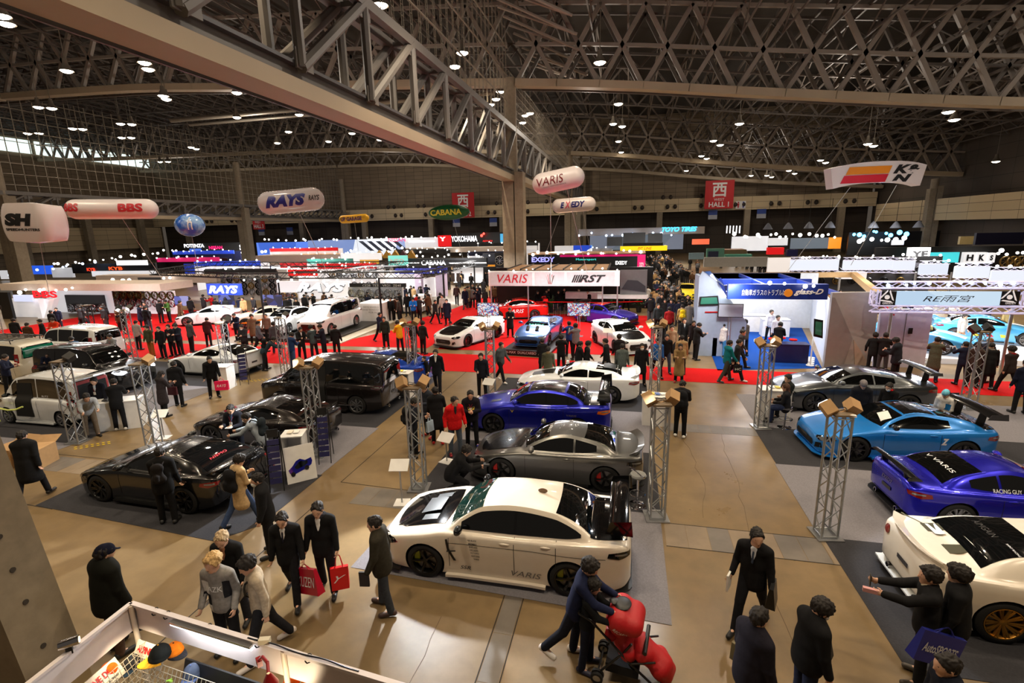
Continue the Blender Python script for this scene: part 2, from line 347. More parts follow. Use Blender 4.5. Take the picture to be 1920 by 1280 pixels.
    BV = lambda pts, d, mm, nm, par=R, **k: patch(solid, pts, d, mm, nm, par, **k)
    # --- glass
    zlow = lambda s: float(pch(sho, s))+.05; ztop = lambda s: float(pch(roof, s))-.055-.045
    sa, pil, sz = T['win']; cuts = [sa]+pil+[sz]
    for sg in (1, -1):
        if kind in ('sedan', 'evo', 'van'):
            for c_ in pil: BV([(X(c_-.06), sg*1.3, zlow(c_)), (X(c_+.06), sg*1.3, zlow(c_)), (X(c_+.06), sg*1.3, ztop(c_+.06)), (X(c_-.06), sg*1.3, ztop(c_-.06))], (0, -sg, 0), blackg, 'window_pillar', eps=.004)
        for a, b in zip(cuts[:-1], cuts[1:]):
            a2, b2 = a+(.025 if a != sa else 0), b-(.025 if b != sz else 0); ss = np.linspace(a2, b2, 14)
            lo = [(s, zlow(s)+(0 if s < sz-.35 or van else .25*(s-sz+.35)**2)) for s in ss]; hi = [(s, ztop(s)) for s in ss]
            lo = [p for p, q_ in zip(lo, hi) if q_[1]-p[1] > .012]; hi = [q_ for q_ in hi if q_[1]-zlow(q_[0]) > .012][:len(lo)]
            if len(lo) < 3: continue
            BV([(X(s), sg*1.3, z) for s, z in lo+hi[::-1]], (0, -sg, 0), glass, 'side_window', cell=.12)
    ybw = lambda s: .8*yw(s)-(.8*yw(s)-wr*.93)*min(1, max(0, (float(pch(roof, s))-belt-.03)/gmax))
    def top_panel(s0, s1, mm, nm, f=1., bow0=0., bow1=0., eps=.006, wfun=None, par=R):
        ss = np.linspace(s0, s1, 12); wf = wfun or ybw
        rt = [(s, wf(s)*f) for s in ss]; a0, a1 = rt[0][1], rt[-1][1]
        pts = [(X(s), y, 3) for s, y in rt]+[(X(s1+bow1*(1-t*t)), a1*t, 3) for t in (.66, .33, 0, -.33, -.66)]+[(X(s), -y, 3) for s, y in rt[::-1]]+[(X(s0-bow0*(1-t*t)), a0*t, 3) for t in (-.66, -.33, 0, .33, .66)]
        return BV(pts, (0, 0, -1), mm, nm, par, eps=eps, cell=.12)
    ws = top_panel(sc+.12, sr-.03, wscr or glass, 'windscreen', 1., .09, -.04)
    for sg in (1, -1):   # wipers
        pa = solid.ray_cast(V((X(sc+.1), sg*.32-.1, 3)), V((0, 0, -1)))[0]; pb = solid.ray_cast(V((X(sc+.2), sg*.1-.5*0+sg*.35, 3)), V((0, 0, -1)))[0]
        if pa and pb: MB().tube(pa+V((0, 0, .015)), pb+V((0, 0, .02)), .008, 4).build('wiper', blackm, R)
    if roofm: top_panel(sr+.03, sb-.02, roofm, 'roof_panel', 1.02, .02, .0)
    if hoodm:
        wh = lambda s: .68*yw(s)*(1 if s > .4 else .9)
        top_panel(.28, sc-.02, hoodm, 'bonnet_panel', 1., .1, .05, wfun=wh, eps=.008)
    if vents:
        for sg in (1, -1): BV([(X(.75+a), sg*(.3+b), 3) for a, b in ((0, 0), (0, .18), (.32, .2), (.32, .02))], (0, 0, -1), blackm, 'bonnet_vent', eps=.012)
    if van:
        xr = -(L-xo)-1; hh = H-.30; yy = .74*hw
        BV([(xr, a, b) for a, b in ((-yy, zd+.06), (yy, zd+.06), (yy*.88, hh+.12), (-yy*.88, hh+.12))], (1, 0, 0), glass, 'rear_window')
    else: top_panel(sb+.04, se-.07, glass, 'rear_window', .98, -.03, -.03)
    if louvre:
        zz = top_panel(sb+.3, se-.3, blackm, 'rear_louvre', .6, eps=.02)
    if trunkm and not van: top_panel(se-.09, L-.07, trunkm, 'boot_lid', 1., .0, .0, wfun=lambda s: .78*yw(s), eps=.008)
    # --- seams
    def strip(pts, nm='panel_gap', wd=.010, par=R):
        for sg in (1, -1):
            a = [(X(s)-wd/2, sg*1.3, z) for s, z in pts]; b = [(X(s)+wd/2, sg*1.3, z+ (wd if abs(pts[0][1]-pts[-1][1]) < .1 else 0)) for s, z in pts]
            BV(a+b[::-1], (0, -sg, 0), blackm, nm, par, eps=.004, cell=.1)
    d0, d1 = sa+.05, (pil[0] if pil and not van else sz-.25)
    if van: seams = [sa+.1, pil[1], pil[1]+1.05]
    else: seams = [sc+.12, d1] + ([sz-.42] if kind in ('sedan', 'evo') else [])
    for s in seams: strip([(s, .3+gc), (s, .55), (s, zlow(s)-.03)])
    if doors:
        for s in (seams[1:] if not van else seams[1:]):
            for sg in (1, -1):
                hz = zlow(s)-.14; h_ = solid.ray_cast(V((X(s-.17), sg*1.5, hz)), V((0, -sg, 0)))[0]
                if h_: MB().ell(h_, (.10, .022, .022), 10, 6).build('door_handle', pm, R, 60)
    # --- lamps
    zh = zn-.06
    def lampp(s, y, z, wd, hg, al, shape, mm, nm, eps=.008, sides=(1, -1), par=R):
        r_ = []
        for sg in sides:
            a = math.radians(al); nn = V((math.cos(a), sg*math.sin(a), 0)); t = V((-math.sin(a), sg*math.cos(a), 0)); c = V((X(s), sg*y, z))+nn*1.5
            r_.append(BV([c+t*(u*wd/2)+V((0, 0, v*hg/2)) for u, v in shape], -nn, mm, nm, par, eps=eps, cell=.07))
        return r_
    hl = lampp(.22, .78*hw, zh-.01, .52, .2 if not van else .24, 42, HEAD, ledw if lit else (lens_ or blackg), 'headlight')
    for sg, hh_ in zip((1, -1), hl): lampp(.2, .72*hw, zh-.02, .16, .1, 42, TAILS['round'], ledw if lit else lens, 'projector', .016, (sg,), hh_)
    th = .16 if tail != 'tall' else .5; tw = .44 if tail == 'wedge' else .4 if tail == 'slim' else .18
    tz = zd-.2-taillow if not van else (zd+.02 if tail == 'tall' else zd-.1)
    if tail == 'round': tls = lampp(L-.06, .62*hw, tz, .17, .17, 172, TAILS['round'], redl, 'tail_light')
    else: tls = lampp(L-.2, .84*hw, tz, tw, th, 128 if not van else 140, TAILS[tail], tailm or redl, 'tail_light')
    for sg, t_ in zip((1, -1), tls):
        if tail != 'round': lampp(L-.2, .84*hw, tz+.01, tw*.5, th*.4, 128 if not van else 140, TAILS['slim'], lens, 'tail_lens', .014, (sg,), t_)
    # --- front and rear faces
    F = lambda pts, mm, nm, eps=.008: BV([(3, a, b) for a, b in pts], (-1, 0, 0), mm, nm, eps=eps, cell=.1)
    Bk = lambda pts, mm, nm, eps=.008: BV([(-5, a, b) for a, b in pts], (1, 0, 0), mm, nm, eps=eps, cell=.1)
    g0 = .24+gc; g1 = zn-.2
    F([(-.46*hw, g0), (.46*hw, g0), (.56*hw, (g0+g1)/2), (.5*hw, g1), (-.5*hw, g1), (-.56*hw, (g0+g1)/2)], grillem or blackm, 'grille')
    for sg in (1, -1): F([(sg*.62*hw, g0+.02), (sg*.82*hw, g0+.06), (sg*.8*hw, g0+.2), (sg*.66*hw, g0+.17)], blackm, 'bumper_intake')
    F([(-.17, .38+gc), (.17, .38+gc), (.17, .46+gc), (-.17, .46+gc)], plain((60, 60, 64)), 'number_plate', .02)
    zc = zd-.30
    Bk([(-.5*hw, .2+gc), (.5*hw, .2+gc), (.55*hw, .36+gc), (-.55*hw, .36+gc)], blackm, 'diffuser')
    Bk([(-.17, zc-.17), (.17, zc-.17), (.17, zc-.09), (-.17, zc-.09)], plain((55, 55, 60)), 'number_plate', .015)
    for sg in (1, -1): MB().lathe([(.04, -.06), (.055, -.06), (.055, .1), (.04, .1), (.04, -.06)], (-(L-xo)+.05, sg*.45*hw, .24+gc), 14, 'X').build('exhaust_pipe', chrome, R, 40)
    # --- mirrors, skirts, splitter
    for sg in (1, -1):
        s = sa+.02; y = yw(s)*.9; zm = zlow(s)+.05
        MB().ell((X(s), sg*(y+.17), zm+.05), (.075, .13, .075), 14, 8).tube((X(s-.04), sg*(y-.02), zm-.01), (X(s-.02), sg*(y+.12), zm+.03), .022, 6).build('door_mirror', blackg if skirtm else pm, R, 50)
    sk = skirtm or blackm
    for sg in (1, -1):
        ss = np.linspace(af+rw+.07, ar-rw-.07, 8); o_ = .035
        mb = MB(); mb.prism([(X(s), sg*(yw(s)+o_), .10+gc) for s in ss]+[(X(s), sg*(yw(s)-.15), .10+gc) for s in ss[::-1]], (0, 0, .05)); mb.build('side_skirt', sk, R)
    if splitter is not None:
        ss = [.0, .04, .12, .3, .5]; o_ = .05
        pts = [(X(s)+.05, yw(s)+o_, .11) for s in ss]; mb = MB(); mb.prism(pts[::-1]+[(a, -b, c) for a, b, c in pts], (0, 0, .025)); mb.build('front_splitter', splitter, R)
        pts = [(X(L-s)-.03, yw(L-s)+.01, .17) for s in (0, .04, .15, .3)]; mb = MB(); mb.prism(pts[::-1]+[(a, -b, c) for a, b, c in pts], (0, 0, .03)); mb.build('rear_splitter', splitter, R)
    # --- wings
    if wing:
        ht, span, ch, wm = wing['h'], wing.get('w', 1.6), wing.get('c', .28), wing.get('m', carbon); xw = X(L-wing.get('s', .22)); z0 = zd
        W_ = MB(); sec = [(.5, 0), (.3, .035), (0, .045), (-.35, .03), (-.5, .01), (-.3, .0), (0, .002), (.3, -.005)]; nn = 9
        for i in range(nn):
            y = -span/2+span*i/(nn-1); dz = .03*(1-(2*y/span)**2)
            W_.v += [(xw+a*ch, y, z0+ht+b*1.2+dz-.16*a*ch) for a, b in sec]
        k = len(sec)
        for i in range(nn-1):
            for j in range(k): W_.f.append((i*k+j, i*k+(j+1) % k, (i+1)*k+(j+1) % k, (i+1)*k+j)); W_.m.append(0)
        W_.f += [tuple(range(k))[::-1], tuple((nn-1)*k+j for j in range(k))]; W_.m += [0, 0]
        wo = W_.build('rear_wing', wm, R, 50)
        for sg in (1, -1):
            ep = wing.get('ep', .09); MB().prism([(xw+ch*.62, sg*span/2, z0+ht-ep), (xw-ch*.7, sg*span/2, z0+ht-ep*1.1), (xw-ch*.62, sg*span/2, z0+ht+ep), (xw+ch*.4, sg*span/2, z0+ht+ep*.7)], (0, sg*.012, 0)).build('end_plate', wm, wo)
            ys = wing.get('y', .42); MB().prism([(xw+ch*.5, sg*ys, z0-.05), (xw-ch*.1, sg*ys, z0-.05), (xw-ch*.25, sg*ys, z0+ht), (xw+ch*.25, sg*ys, z0+ht)], (0, sg*.02, 0)).build('wing_stay', blackm, wo)
    if lip:
        lm = lip if not isinstance(lip, bool) else pm; mb = MB(); nn = 9
        for i in range(nn):
            t = -1+2*i/(nn-1); y = t*.78*hw; sx = L-.02-.16*abs(t)**3
            x = X(sx); mb.v += [(x+.16, y, zd-.035), (x-.05, y, zd+.075), (x-.06, y, zd+.055), (x+.02, y, zd-.06)]
        for i in range(nn-1):
            for j in range(4): mb.f.append((i*4+j, i*4+(j+1) % 4, i*4+4+(j+1) % 4, i*4+4+j)); mb.m.append(0)
        mb.f += [(3, 2, 1, 0), tuple(4*(nn-1)+j for j in range(4))]; mb.m += [0, 0]; mb.build('boot_spoiler', lm, R, 40)
    # --- lettering: (text, where, s, z or y, width, height, material, opts)
    for tx, side, s, z, wd, hg, mm, kw in texts:
        if side == 'L': patch_text(solid, tx, (X(s), 1.3, z), (-1, 0, 0), (0, 0, 1), wd, hg, mm, 'lettering', R, **kw)
        elif side == 'R': patch_text(solid, tx, (X(s), -1.3, z), (1, 0, 0), (0, 0, 1), wd, hg, mm, 'lettering', R, **kw)
        elif side == 'T': patch_text(solid, tx, (X(s), z, 3), (0, 1, 0), (-1, 0, 0), wd, hg, mm, 'lettering', R, eps=.014, **kw)
        elif side == 'Tb': patch_text(solid, tx, (X(s), z, 3), (0, -1, 0), (1, 0, 0), wd, hg, mm, 'lettering', R, eps=.014, **kw)
        elif side == 'B': patch_text(solid, tx, (-5, s, z), (0, -1, 0), (0, 0, 1), wd, hg, mm, 'lettering', R, eps=.014, **kw)
    if extra: extra(R, solid, X, BV, dict(T, hw=hw, yw=yw, zlow=zlow, ztop=ztop, strip=strip))
    return R
# ================================================================ the hall
def nodes(name):
    m = bpy.data.materials.new(name); m.use_nodes = True; return m, m.node_tree, m.node_tree.nodes['Principled BSDF']
def ramp(nt, src, stops):
    r = nt.nodes.new('ShaderNodeValToRGB'); e = r.color_ramp.elements
    while len(e) < len(stops): e.new(.5)
    for i, (p, c) in enumerate(stops): e[i].position = p; e[i].color = (*s2l(c), 1)
    nt.links.new(src, r.inputs['Fac']); return r.outputs['Color']
def noise(nt, sc, det=6, vec=None, rough=.6):
    n = nt.nodes.new('ShaderNodeTexNoise'); n.inputs['Scale'].default_value = sc; n.inputs['Detail'].default_value = det; n.inputs['Roughness'].default_value = rough
    if vec is not None: nt.links.new(vec, n.inputs['Vector'])
    return n.outputs['Fac']
def mix(nt, fac, a, b, mode='MIX'):
    x = nt.nodes.new('ShaderNodeMix'); x.data_type = 'RGBA'; x.blend_type = mode
    for s, i in ((fac, 0), (a, 6), (b, 7)):
        if isinstance(s, (int, float)): x.inputs[i].default_value = s
        elif isinstance(s, tuple): x.inputs[i].default_value = s
        else: nt.links.new(s, x.inputs[i])
    return x.outputs[2]
def concrete(name, lo, hi, rough=.42, sc=.25, stain=(92, 76, 58), bump=.05):
    m, nt, b = nodes(name); tc = nt.nodes.new('ShaderNodeTexCoord').outputs['Object']
    a = ramp(nt, noise(nt, sc, 8, tc, .5), [(.3, lo), (.7, hi)])
    f = ramp(nt, noise(nt, sc*9, 6, tc), [(.3, (228, 228, 228)), (.65, (255, 255, 255))])
    c = mix(nt, 1., a, f, 'MULTIPLY')
    v = nt.nodes.new('ShaderNodeTexVoronoi'); v.inputs['Scale'].default_value = 2.2; nt.links.new(tc, v.inputs['Vector'])
    sp = ramp(nt, v.outputs['Distance'], [(.02, (255, 255, 255)), (.07, (0, 0, 0))])
    sp2 = ramp(nt, noise(nt, .8, 3, tc), [(.5, (0, 0, 0)), (.6, (255, 255, 255))])
    k = mix(nt, 1., sp, sp2, 'MULTIPLY'); c = mix(nt, k, c, (*s2l(stain), 1))
    nt.links.new(c, b.inputs['Base Color'])
    r = nt.nodes.new('ShaderNodeMapRange'); nt.links.new(noise(nt, .6, 5, tc), r.inputs['Value']); r.inputs['To Min'].default_value = rough-.2; r.inputs['To Max'].default_value = rough+.16; nt.links.new(r.outputs[0], b.inputs['Roughness'])
    return m
floor_m = concrete('floor_concrete', (112, 92, 62), (142, 120, 86), .36)
fl = MB(); fl.bb((-140, -6, -.3), (60, 124, 0)); struct(fl.build('floor', floor_m))
def flat(name, pts, m, z=.004, th=.004):
    mb = MB(); pts = [V((p[0], p[1], z-th)) for p in pts]
    if (pts[1]-pts[0]).cross(pts[2]-pts[1]).z < 0: pts = pts[::-1]
    mb.prism(pts, (0, 0, th)); return mb.build(name, m)
def rect(x0, y0, x1, y1): return [(x0, y0), (x1, y0), (x1, y1), (x0, y1)]
def carpet_m(name, c, rough=.95): return mat(name, c, rough, noise=.12, nscale=30, spec=.15, bump=.1)
red_c, grey_c, sil_c, blue_c = carpet_m('red_carpet', (186, 12, 14)), carpet_m('charcoal_carpet', (54, 54, 58)), carpet_m('silver_carpet', (122, 120, 126)), carpet_m('blue_carpet', (12, 62, 140))
def carpet(pts, m, label, z=.008): tag(flat('carpet', pts, m, z, .003), label, 'carpet')
# tiled service channels and joints set in the concrete
tile_d = concrete('channel_tile', (104, 98, 92), (122, 114, 104), .5); tile_l = concrete('channel_slab', (128, 112, 92), (150, 132, 108), .45)
def channel(x0, y0, x1, y1, n, dark, along='x'):
    for i in range(n):
        a, b = i/n, (i+1)/n
        p = rect(x0+(x1-x0)*a+.006, y0, x0+(x1-x0)*b-.006, y1) if along == 'x' else rect(x0, y0+(y1-y0)*a+.006, x1, y0+(y1-y0)*b-.006)
        struct(flat('floor_channel_tile', p, tile_d if dark == 'all' or i in dark else tile_l, .003))
channel(.9, 9.33, 5.2, 10.13, 10, (2, 5, 6)); channel(-6.3, 9.6, -4.9, 10.4, 3, 'all'); channel(-1.93, 2, -1.63, 7.4, 6, 'all', 'y')
channel(1.2, 15.35, 4.1, 16.0, 8, 'all'); channel(-16.6, 9.6, -13.9, 10.4, 6, (1, 2))
jt = mat('joint_black', (40, 34, 28), .8)
for a, b in (((-7.05, 10.5), (-7.0, 22)), ((-7.05, 10.5), (-5.1, 10.42)), ((-7.05, 9.5), (-7.05, 4)), ((.9, 9.32), (5, 9.32)), ((.9, 10.14), (5, 10.14)), ((-16, 8.2), (-13.2, 8.05)), ((-16.5, 10.5), (-14, 10.5)), ((-1.95, 2), (-1.95, 7.5)), ((-1.61, 2), (-1.61, 7.5))):
    d = (V(b)-V(a)).normalized()*.009; n = V((-d.y, d.x)); struct(flat('floor_joint', [V(a)+n, V(b)+n, V(b)-n, V(a)-n], jt, .005))
random.seed(2)
for x, y0, y1 in ((2.45, 3.2, 15), (-3.1, 3.4, 6.4), (1.75, 10.5, 15)):     # hairline cracks
    y = y0
    while y < y1:
        q = (x+random.uniform(-.1, .1), y+random.uniform(.25, .5)); d = (V(q)-V((x, y))).normalized()*.003; n = V((-d.y, d.x)); struct(flat('floor_crack', [V((x, y))+n, V(q)+n, V(q)-n, V((x, y))-n], mat('crack_brown', (84, 68, 50), .8), .004)); x, y = q
# stand carpets
carpet([(-5.02, 7.5), (.84, 7.2), (.84, 10.45), (-4.85, 10.45)], sil_c, 'silver grey carpet under the white saloon with black bonnet')
carpet(rect(-4.95, 10.45, .86, 13.6), grey_c, 'charcoal carpet under the gunmetal coupe of the middle row')
carpet(rect(-4.95, 13.6, .86, 16.85), sil_c, 'silver grey carpet under the dark blue winged saloon')
carpet(rect(-4.95, 16.85, .86, 20.2), grey_c, 'charcoal carpet under the white fastback coupe')
carpet([(-13.8, 8.1), (-8.3, 7.7), (-7.75, 8.4), (-7.75, 10.75), (-13.8, 10.75)], grey_c, 'charcoal carpet under the black coupe nearest the concrete wall')
carpet(rect(-13.8, 10.75, -7.8, 14.0), sil_c, 'silver carpet under the dark coupe beside the brochure racks')
carpet(rect(-13.8, 14.0, -7.9, 17.1), grey_c, 'charcoal carpet under the dark brown minivan')
carpet(rect(-13.8, 17.1, -7.9, 20.4), sil_c, 'silver carpet under the bright blue coupe of the left row')
carpet([(-24, 9.2), (-16.8, 10.6), (-16.75, 11.2), (-24, 11.2)], sil_c, 'pale carpet between the white van and the concrete wall')
carpet(rect(-24, 11.2, -16.7, 14.0), grey_c, 'charcoal carpet under the white van with raised tailgate')
carpet(rect(-24, 14.0, -16.7, 17.0), sil_c, 'silver carpet under the black minivan with lit headlights')
carpet(rect(-24, 17.0, -16.9, 20.4), grey_c, 'charcoal carpet under the white coupe beyond the lit minivan')
carpet(rect(3.98, 13.5, 14, 16.1), grey_c, 'charcoal carpet under the light blue winged coupe')
carpet(rect(3.94, 10.2, 14, 13.5), sil_c, 'silver carpet under the deep blue coupe on the right')
carpet([(4.02, 7.0), (14, 7.0), (14, 10.2), (4.0, 10.2)], grey_c, 'charcoal carpet under the white car with gold wheels')
carpet(rect(4.1, 16.1, 14, 19.4), sil_c, 'silver carpet under the grey winged coupe')
carpet([(-30, 21.0), (-5.5, 20.8), (20, 20.5), (20, 22.4), (.6, 22.9), (-5.6, 23.9), (-30, 24.3)], red_c, 'long red carpet strip across the front of the far stands')
carpet([(-9.9, 24.9), (1.6, 24.7), (1.7, 36.5), (-13.0, 37.0)], red_c, 'red carpet of the stand with four tuned cars')
carpet([(-22.5, 24.6), (-16.3, 26.2), (-14.2, 31), (-15.5, 31), (-13.9, 38), (-13.3, 46), (-10.5, 46), (-10.6, 25.0)], red_c, 'red carpet of the aisle beside the white minivan stand', .007)
carpet([(-44, 25.5), (-25, 25), (-24, 28), (-30, 36), (-44, 36)], red_c, 'red carpet in front of the wheel wall stand on the left')
carpet([(3.95, 22.6), (8.4, 23.6), (10.4, 33), (4.6, 33)], blue_c, 'deep blue carpet inside the blue glass repair stand')
# ---- walls
def panels(name, lo, hi, bw=2.4, bh=.9):
    m, nt, b = nodes(name); tc = nt.nodes.new('ShaderNodeTexCoord'); mp = nt.nodes.new('ShaderNodeMapping'); mp.inputs['Rotation'].default_value = (math.radians(90), 0, 0)
    nt.links.new(tc.outputs['Generated'], mp.inputs['Vector']); geo = nt.nodes.new('ShaderNodeNewGeometry'); sx = nt.nodes.new('ShaderNodeSeparateXYZ'); nt.links.new(geo.outputs['Position'], sx.inputs[0])
    ad = nt.nodes.new('ShaderNodeMath'); nt.links.new(sx.outputs['X'], ad.inputs[0]); nt.links.new(sx.outputs['Y'], ad.inputs[1]); cx = nt.nodes.new('ShaderNodeCombineXYZ'); nt.links.new(ad.outputs[0], cx.inputs['X']); nt.links.new(sx.outputs['Z'], cx.inputs['Y'])
    br = nt.nodes.new('ShaderNodeTexBrick'); br.offset = 0; br.inputs['Scale'].default_value = 1; br.inputs['Brick Width'].default_value = bw; br.inputs['Row Height'].default_value = bh; br.inputs['Mortar Size'].default_value = .03
    br.inputs['Color1'].default_value = (*s2l(lo), 1); br.inputs['Color2'].default_value = (*s2l(hi), 1); br.inputs['Mortar'].default_value = (*s2l(tuple(int(x*.45) for x in lo)), 1)
    nt.links.new(cx.outputs[0], br.inputs['Vector']); nt.links.new(br.outputs['Color'], b.inputs['Base Color']); b.inputs['Roughness'].default_value = .8; return m
wall_m = panels('beige_wall_panels', (128, 112, 92), (140, 124, 102)); band_m = panels('cream_gallery_panels', (206, 186, 150), (216, 196, 160), 5, 1.2); dark_w = panels('dark_wall_panels', (66, 58, 50), (74, 64, 55), 4, 2)
def wall(name, a, b, m): mb = MB(); mb.bb(a, b); return struct(mb.build(name, m))
wall('wall_back', (-131, 122, 12), (49, 122.6, 30), wall_m); wall('wall_back_gallery', (-131, 119.5, 9.2), (49, 120.2, 12), band_m); wall('wall_back_recess', (-131, 123, 0), (49, 123.5, 12), dark_w)
wall('wall_left', (-131.6, -6, 0), (-131, 122, 30), wall_m); wall('wall_left_gallery', (-130, 60, 3.6), (-129.4, 120, 9), band_m)
wall('wall_right', (49.4, -6, 0), (50, 122, 30), dark_w); wall('wall_right_gallery', (47.6, 60, 6.1), (48.2, 116, 9.4), band_m)
wall('ceiling', (-132, -6, 30), (50, 124, 30.4), mat('roof_deck', (58, 52, 47), .9, noise=.1, nscale=.4))
wm = glow((214, 232, 226), 1.1)
for i, (a, b) in enumerate(((74, 92), (93, 104), (105, 121))): wall('window_%d' % (i+1), (-130.9, a, 25.2), (-130.6, b, 28), wm)
con_m = concrete('pillar_concrete', (150, 136, 116), (168, 154, 132), .7, .4)
def column(x, y, h=19.5, w=1.3):
    mb = MB(); mb.bb((x-w/2, y-w/2, 0), (x+w/2-.2, y+w/2, min(h, 11))).bb((x+w/2-.1, y-w/2, 0), (x+w/2+.7, y+w/2, min(h, 11.4))).tube((x+.2, y, 11), (x+.2, y, h), .55, 16); struct(mb.build('pillar', con_m, None, 30))
for x, y in ((-11, 48), (-11, 96), (-71.5, 46), (-71.5, 84), (-11, 120), (-71, 119)): column(x, y)
column(47, 48, 12.5, 1.1); column(47, 96, 12.5, 1.1)
for x in (-128.5,):
    for y in (70, 84, 98, 112): wall('pillar', (x, y, 0), (x+1.2, y+1.4, 12), con_m)
for x in range(-120, 48, 18): wall('pillar', (x, 118.6, 0), (x+1.2, 119.6, 9.2), con_m)
# the battered concrete pier beside the camera
A, B = PY(182, 1285, 4.7), PY(-10, 790, 4.7); sl = (B.x-A.x)/(B.z-A.z); x0 = A.x-sl*A.z; x1 = A.x+sl*(5.6-A.z)
mb = MB(); mb.prism([(x0, 4.7, 0), (x1, 4.7, 5.6), (x1-3.2, 4.7, 5.6), (x0-3.2, 4.7, 0)], (0, -.7, 0)); struct(mb.build('pillar', concrete('board_marked_concrete', (128, 116, 98), (150, 137, 116), .75, .5, (70, 60, 50), .1)))
hole = mat('formwork_hole', (58, 52, 46), .9)
for px, py in ((58, 1015), (78, 1077), (97, 1137), (10, 1195)):
    c = PY(px, py, 4.3); c.x = x0+sl*c.z; q = V((1, 0, -sl)).normalized(); mb = MB(); mb.tube(c, c+q*.012, .035, 12); struct(mb.build('formwork_hole', hole))
# ---- steel roof
truss_m = mat('roof_steel', (142, 132, 122), .55, noise=.08, nscale=.6); girder_m = mat('girder_steel', (112, 107, 102), .5, noise=.08, nscale=.6); chord_m = mat('chord_cladding', (176, 160, 136), .6, noise=.06, nscale=.4); purl = mat('purlin_steel', (96, 88, 82), .6, noise=.1, nscale=.5)
ZB = [(-131, 24.), (-116, 23.4), (-84, 22.7), (-54, 22), (-38, 20.9), (-24, 20), (-11, 19.1), (0, 18), (10, 16.7), (29, 14.5), (49, 12.8)]
zb = lambda x: float(pch(ZB, x))
def xtruss(y, x0, x1, dz=3.2, pitch=3.8, t=.34, two=True, off=0, m=None, chord=True):
    mb = MB(); n = max(2, round((x1-x0)/pitch)); dx = (x1-x0)/n; B = lambda i, k: V((x0+dx*i, y, zb(x0+dx*i)+off+dz*k))
    L = 2 if two else 1
    for i in range(n):
        for k in range(L+1):
            if k or not chord: mb.bar(B(i, k), B(i+1, k), t*.8, t*.8)
        for k in range(L):
            h = V((dx/2, 0, 0)); a = 0 if k == 0 else 1
            lo, hi = B(i, k), B(i, k+1)
            if k == 0: mb.bar(lo, (B(i, 1)+B(i+1, 1))/2, t, t); mb.bar((B(i, 1)+B(i+1, 1))/2, B(i+1, 0), t, t)
            else: mb.bar((B(i, 1)+B(i+1, 1))/2, B(i, 2), t, t); mb.bar((B(i, 1)+B(i+1, 1))/2, B(i+1, 2), t, t)
    struct(mb.build('roof_truss', m or truss_m))
    if chord:
        c = MB()
        for i in range(n): c.bar(B(i, 0)-V((.02, 0, 0)), B(i+1, 0)+V((.02, 0, 0)), 1.0, .62)
        struct(c.build('truss_chord', chord_m))
for x0, x1 in ((-11, 49), (-71, -11), (-131, -71)):
    for y in (48, 93): xtruss(y, x0+.8, x1); xtruss(y+2.6, x0+.8, x1, t=.26, chord=False, off=.1, m=purl)
    xtruss(118, x0+.5, x1, 2.4, t=.3)
    for y in (14, 22, 30, 38, 58, 66, 75, 84, 103, 111): xtruss(y, x0+.5, x1, 2.2, 3.8, .2, False, 4.2, purl, False)
for x in np.arange(-129.5, 49, 3.):     # purlins running down the hall
    mb = MB(); z = zb(x)+6.6
    mb.bar((x, 0, z), (x, 121, z), .16, .3)
    if x % 8 == -1 % 8 or True:
        for y in range(4, 118, 8): mb.bar((x, y, z), (x, y+4, z-2.2), .1, .1); mb.bar((x, y+4, z-2.2), (x, y+8, z), .1, .1)
        mb.bar((x, 0, z-2.2), (x, 121, z-2.2), .12, .14)
    struct(mb.build('roof_purlin', purl))
# hall boundary girders with their hanging grid screens
def girder(x, z0, z1, y0, y1, pitch, w=1.1, tr=.34):
    c = MB(); c.bb((x-w/2, y0, z0), (x+w/2, y1, z0+.52)); struct(c.build('girder_chord', chord_m))
    c = MB(); c.bb((x-w/4, y0, z0+.52), (x+w/4, y1, z0+1.0)); struct(c.build('girder_web', girder_m)); c = MB(); c.bb((x-w/2+.05, y0, z0+.95), (x+w/2-.05, y1, z0+1.06))
    for k in range(3): c.bb((x-w/2-.16-.1*k, y0, z0-.06+.1*k), (x-w/2-.08-.1*k, y1, z0+.02+.1*k))
    struct(c.build('cable_tray', mat('cable_grey', (70, 68, 72), .5)))
    mb = MB(); n = int((y1-y0)/pitch); dy = (y1-y0)/n
    for sx in (-.55, .55):
        mb.bar((x+sx, y0, z1), (x+sx, y1, z1), .36, .42)
        for i in range(n):
            y = y0+dy*i
            mb.tube((x+sx, y, z0+.9), (x+sx, y, z1), tr*.55, 8).tube((x+sx, y, z0+.9), (x+sx, y+dy, z1), tr*.6, 8)
            mb.box((x+sx, y+.2, z0+1.15), (.06, .9, .6)).box((x+sx, y, z1-.35), (.06, .9, .5))
    for i in range(n): mb.bar((x-.55, y0+dy*i, z1), (x+.55, y0+dy*i, z1), .2, .2); mb.bar((x-.55, y0+dy*i, z1), (x+.55, y0+dy*(i+1), z1), .12, .12)
    struct(mb.build('girder_lattice', girder_m, None, 40))
girder(-11, 10.6, 15.1, 2, 48, 4.4); girder(-11, 10.9, 15.1, 48, 119, 4.4); girder(-71.5, 9.1, 11.8, 10, 119, 3.2, 1., .22)
mesh_m = mat('screen_wire', (150, 140, 124), .5, .3)
mb = MB()
for y in np.arange(48.6, 119, .7): mb.bar((-11, y, 15.3), (-11, y, 19.5+.01*y), .035, .035)
for z in np.arange(15.4, 20.4, .7): mb.bar((-11, 48, z), (-11, 119, z), .035, .035)
struct(mb.build('wall_screen', mesh_m)); mb = MB()
for y in np.arange(10, 48, 1.1):
    for k in (-.12, .12): mb.bar((-11, y+k, 15.3), (-11, y+k, 24), .03, .03)
    for z in np.arange(15.5, 24, .5): mb.bar((-11, y-.12, z), (-11, y+.12, z), .02, .02)
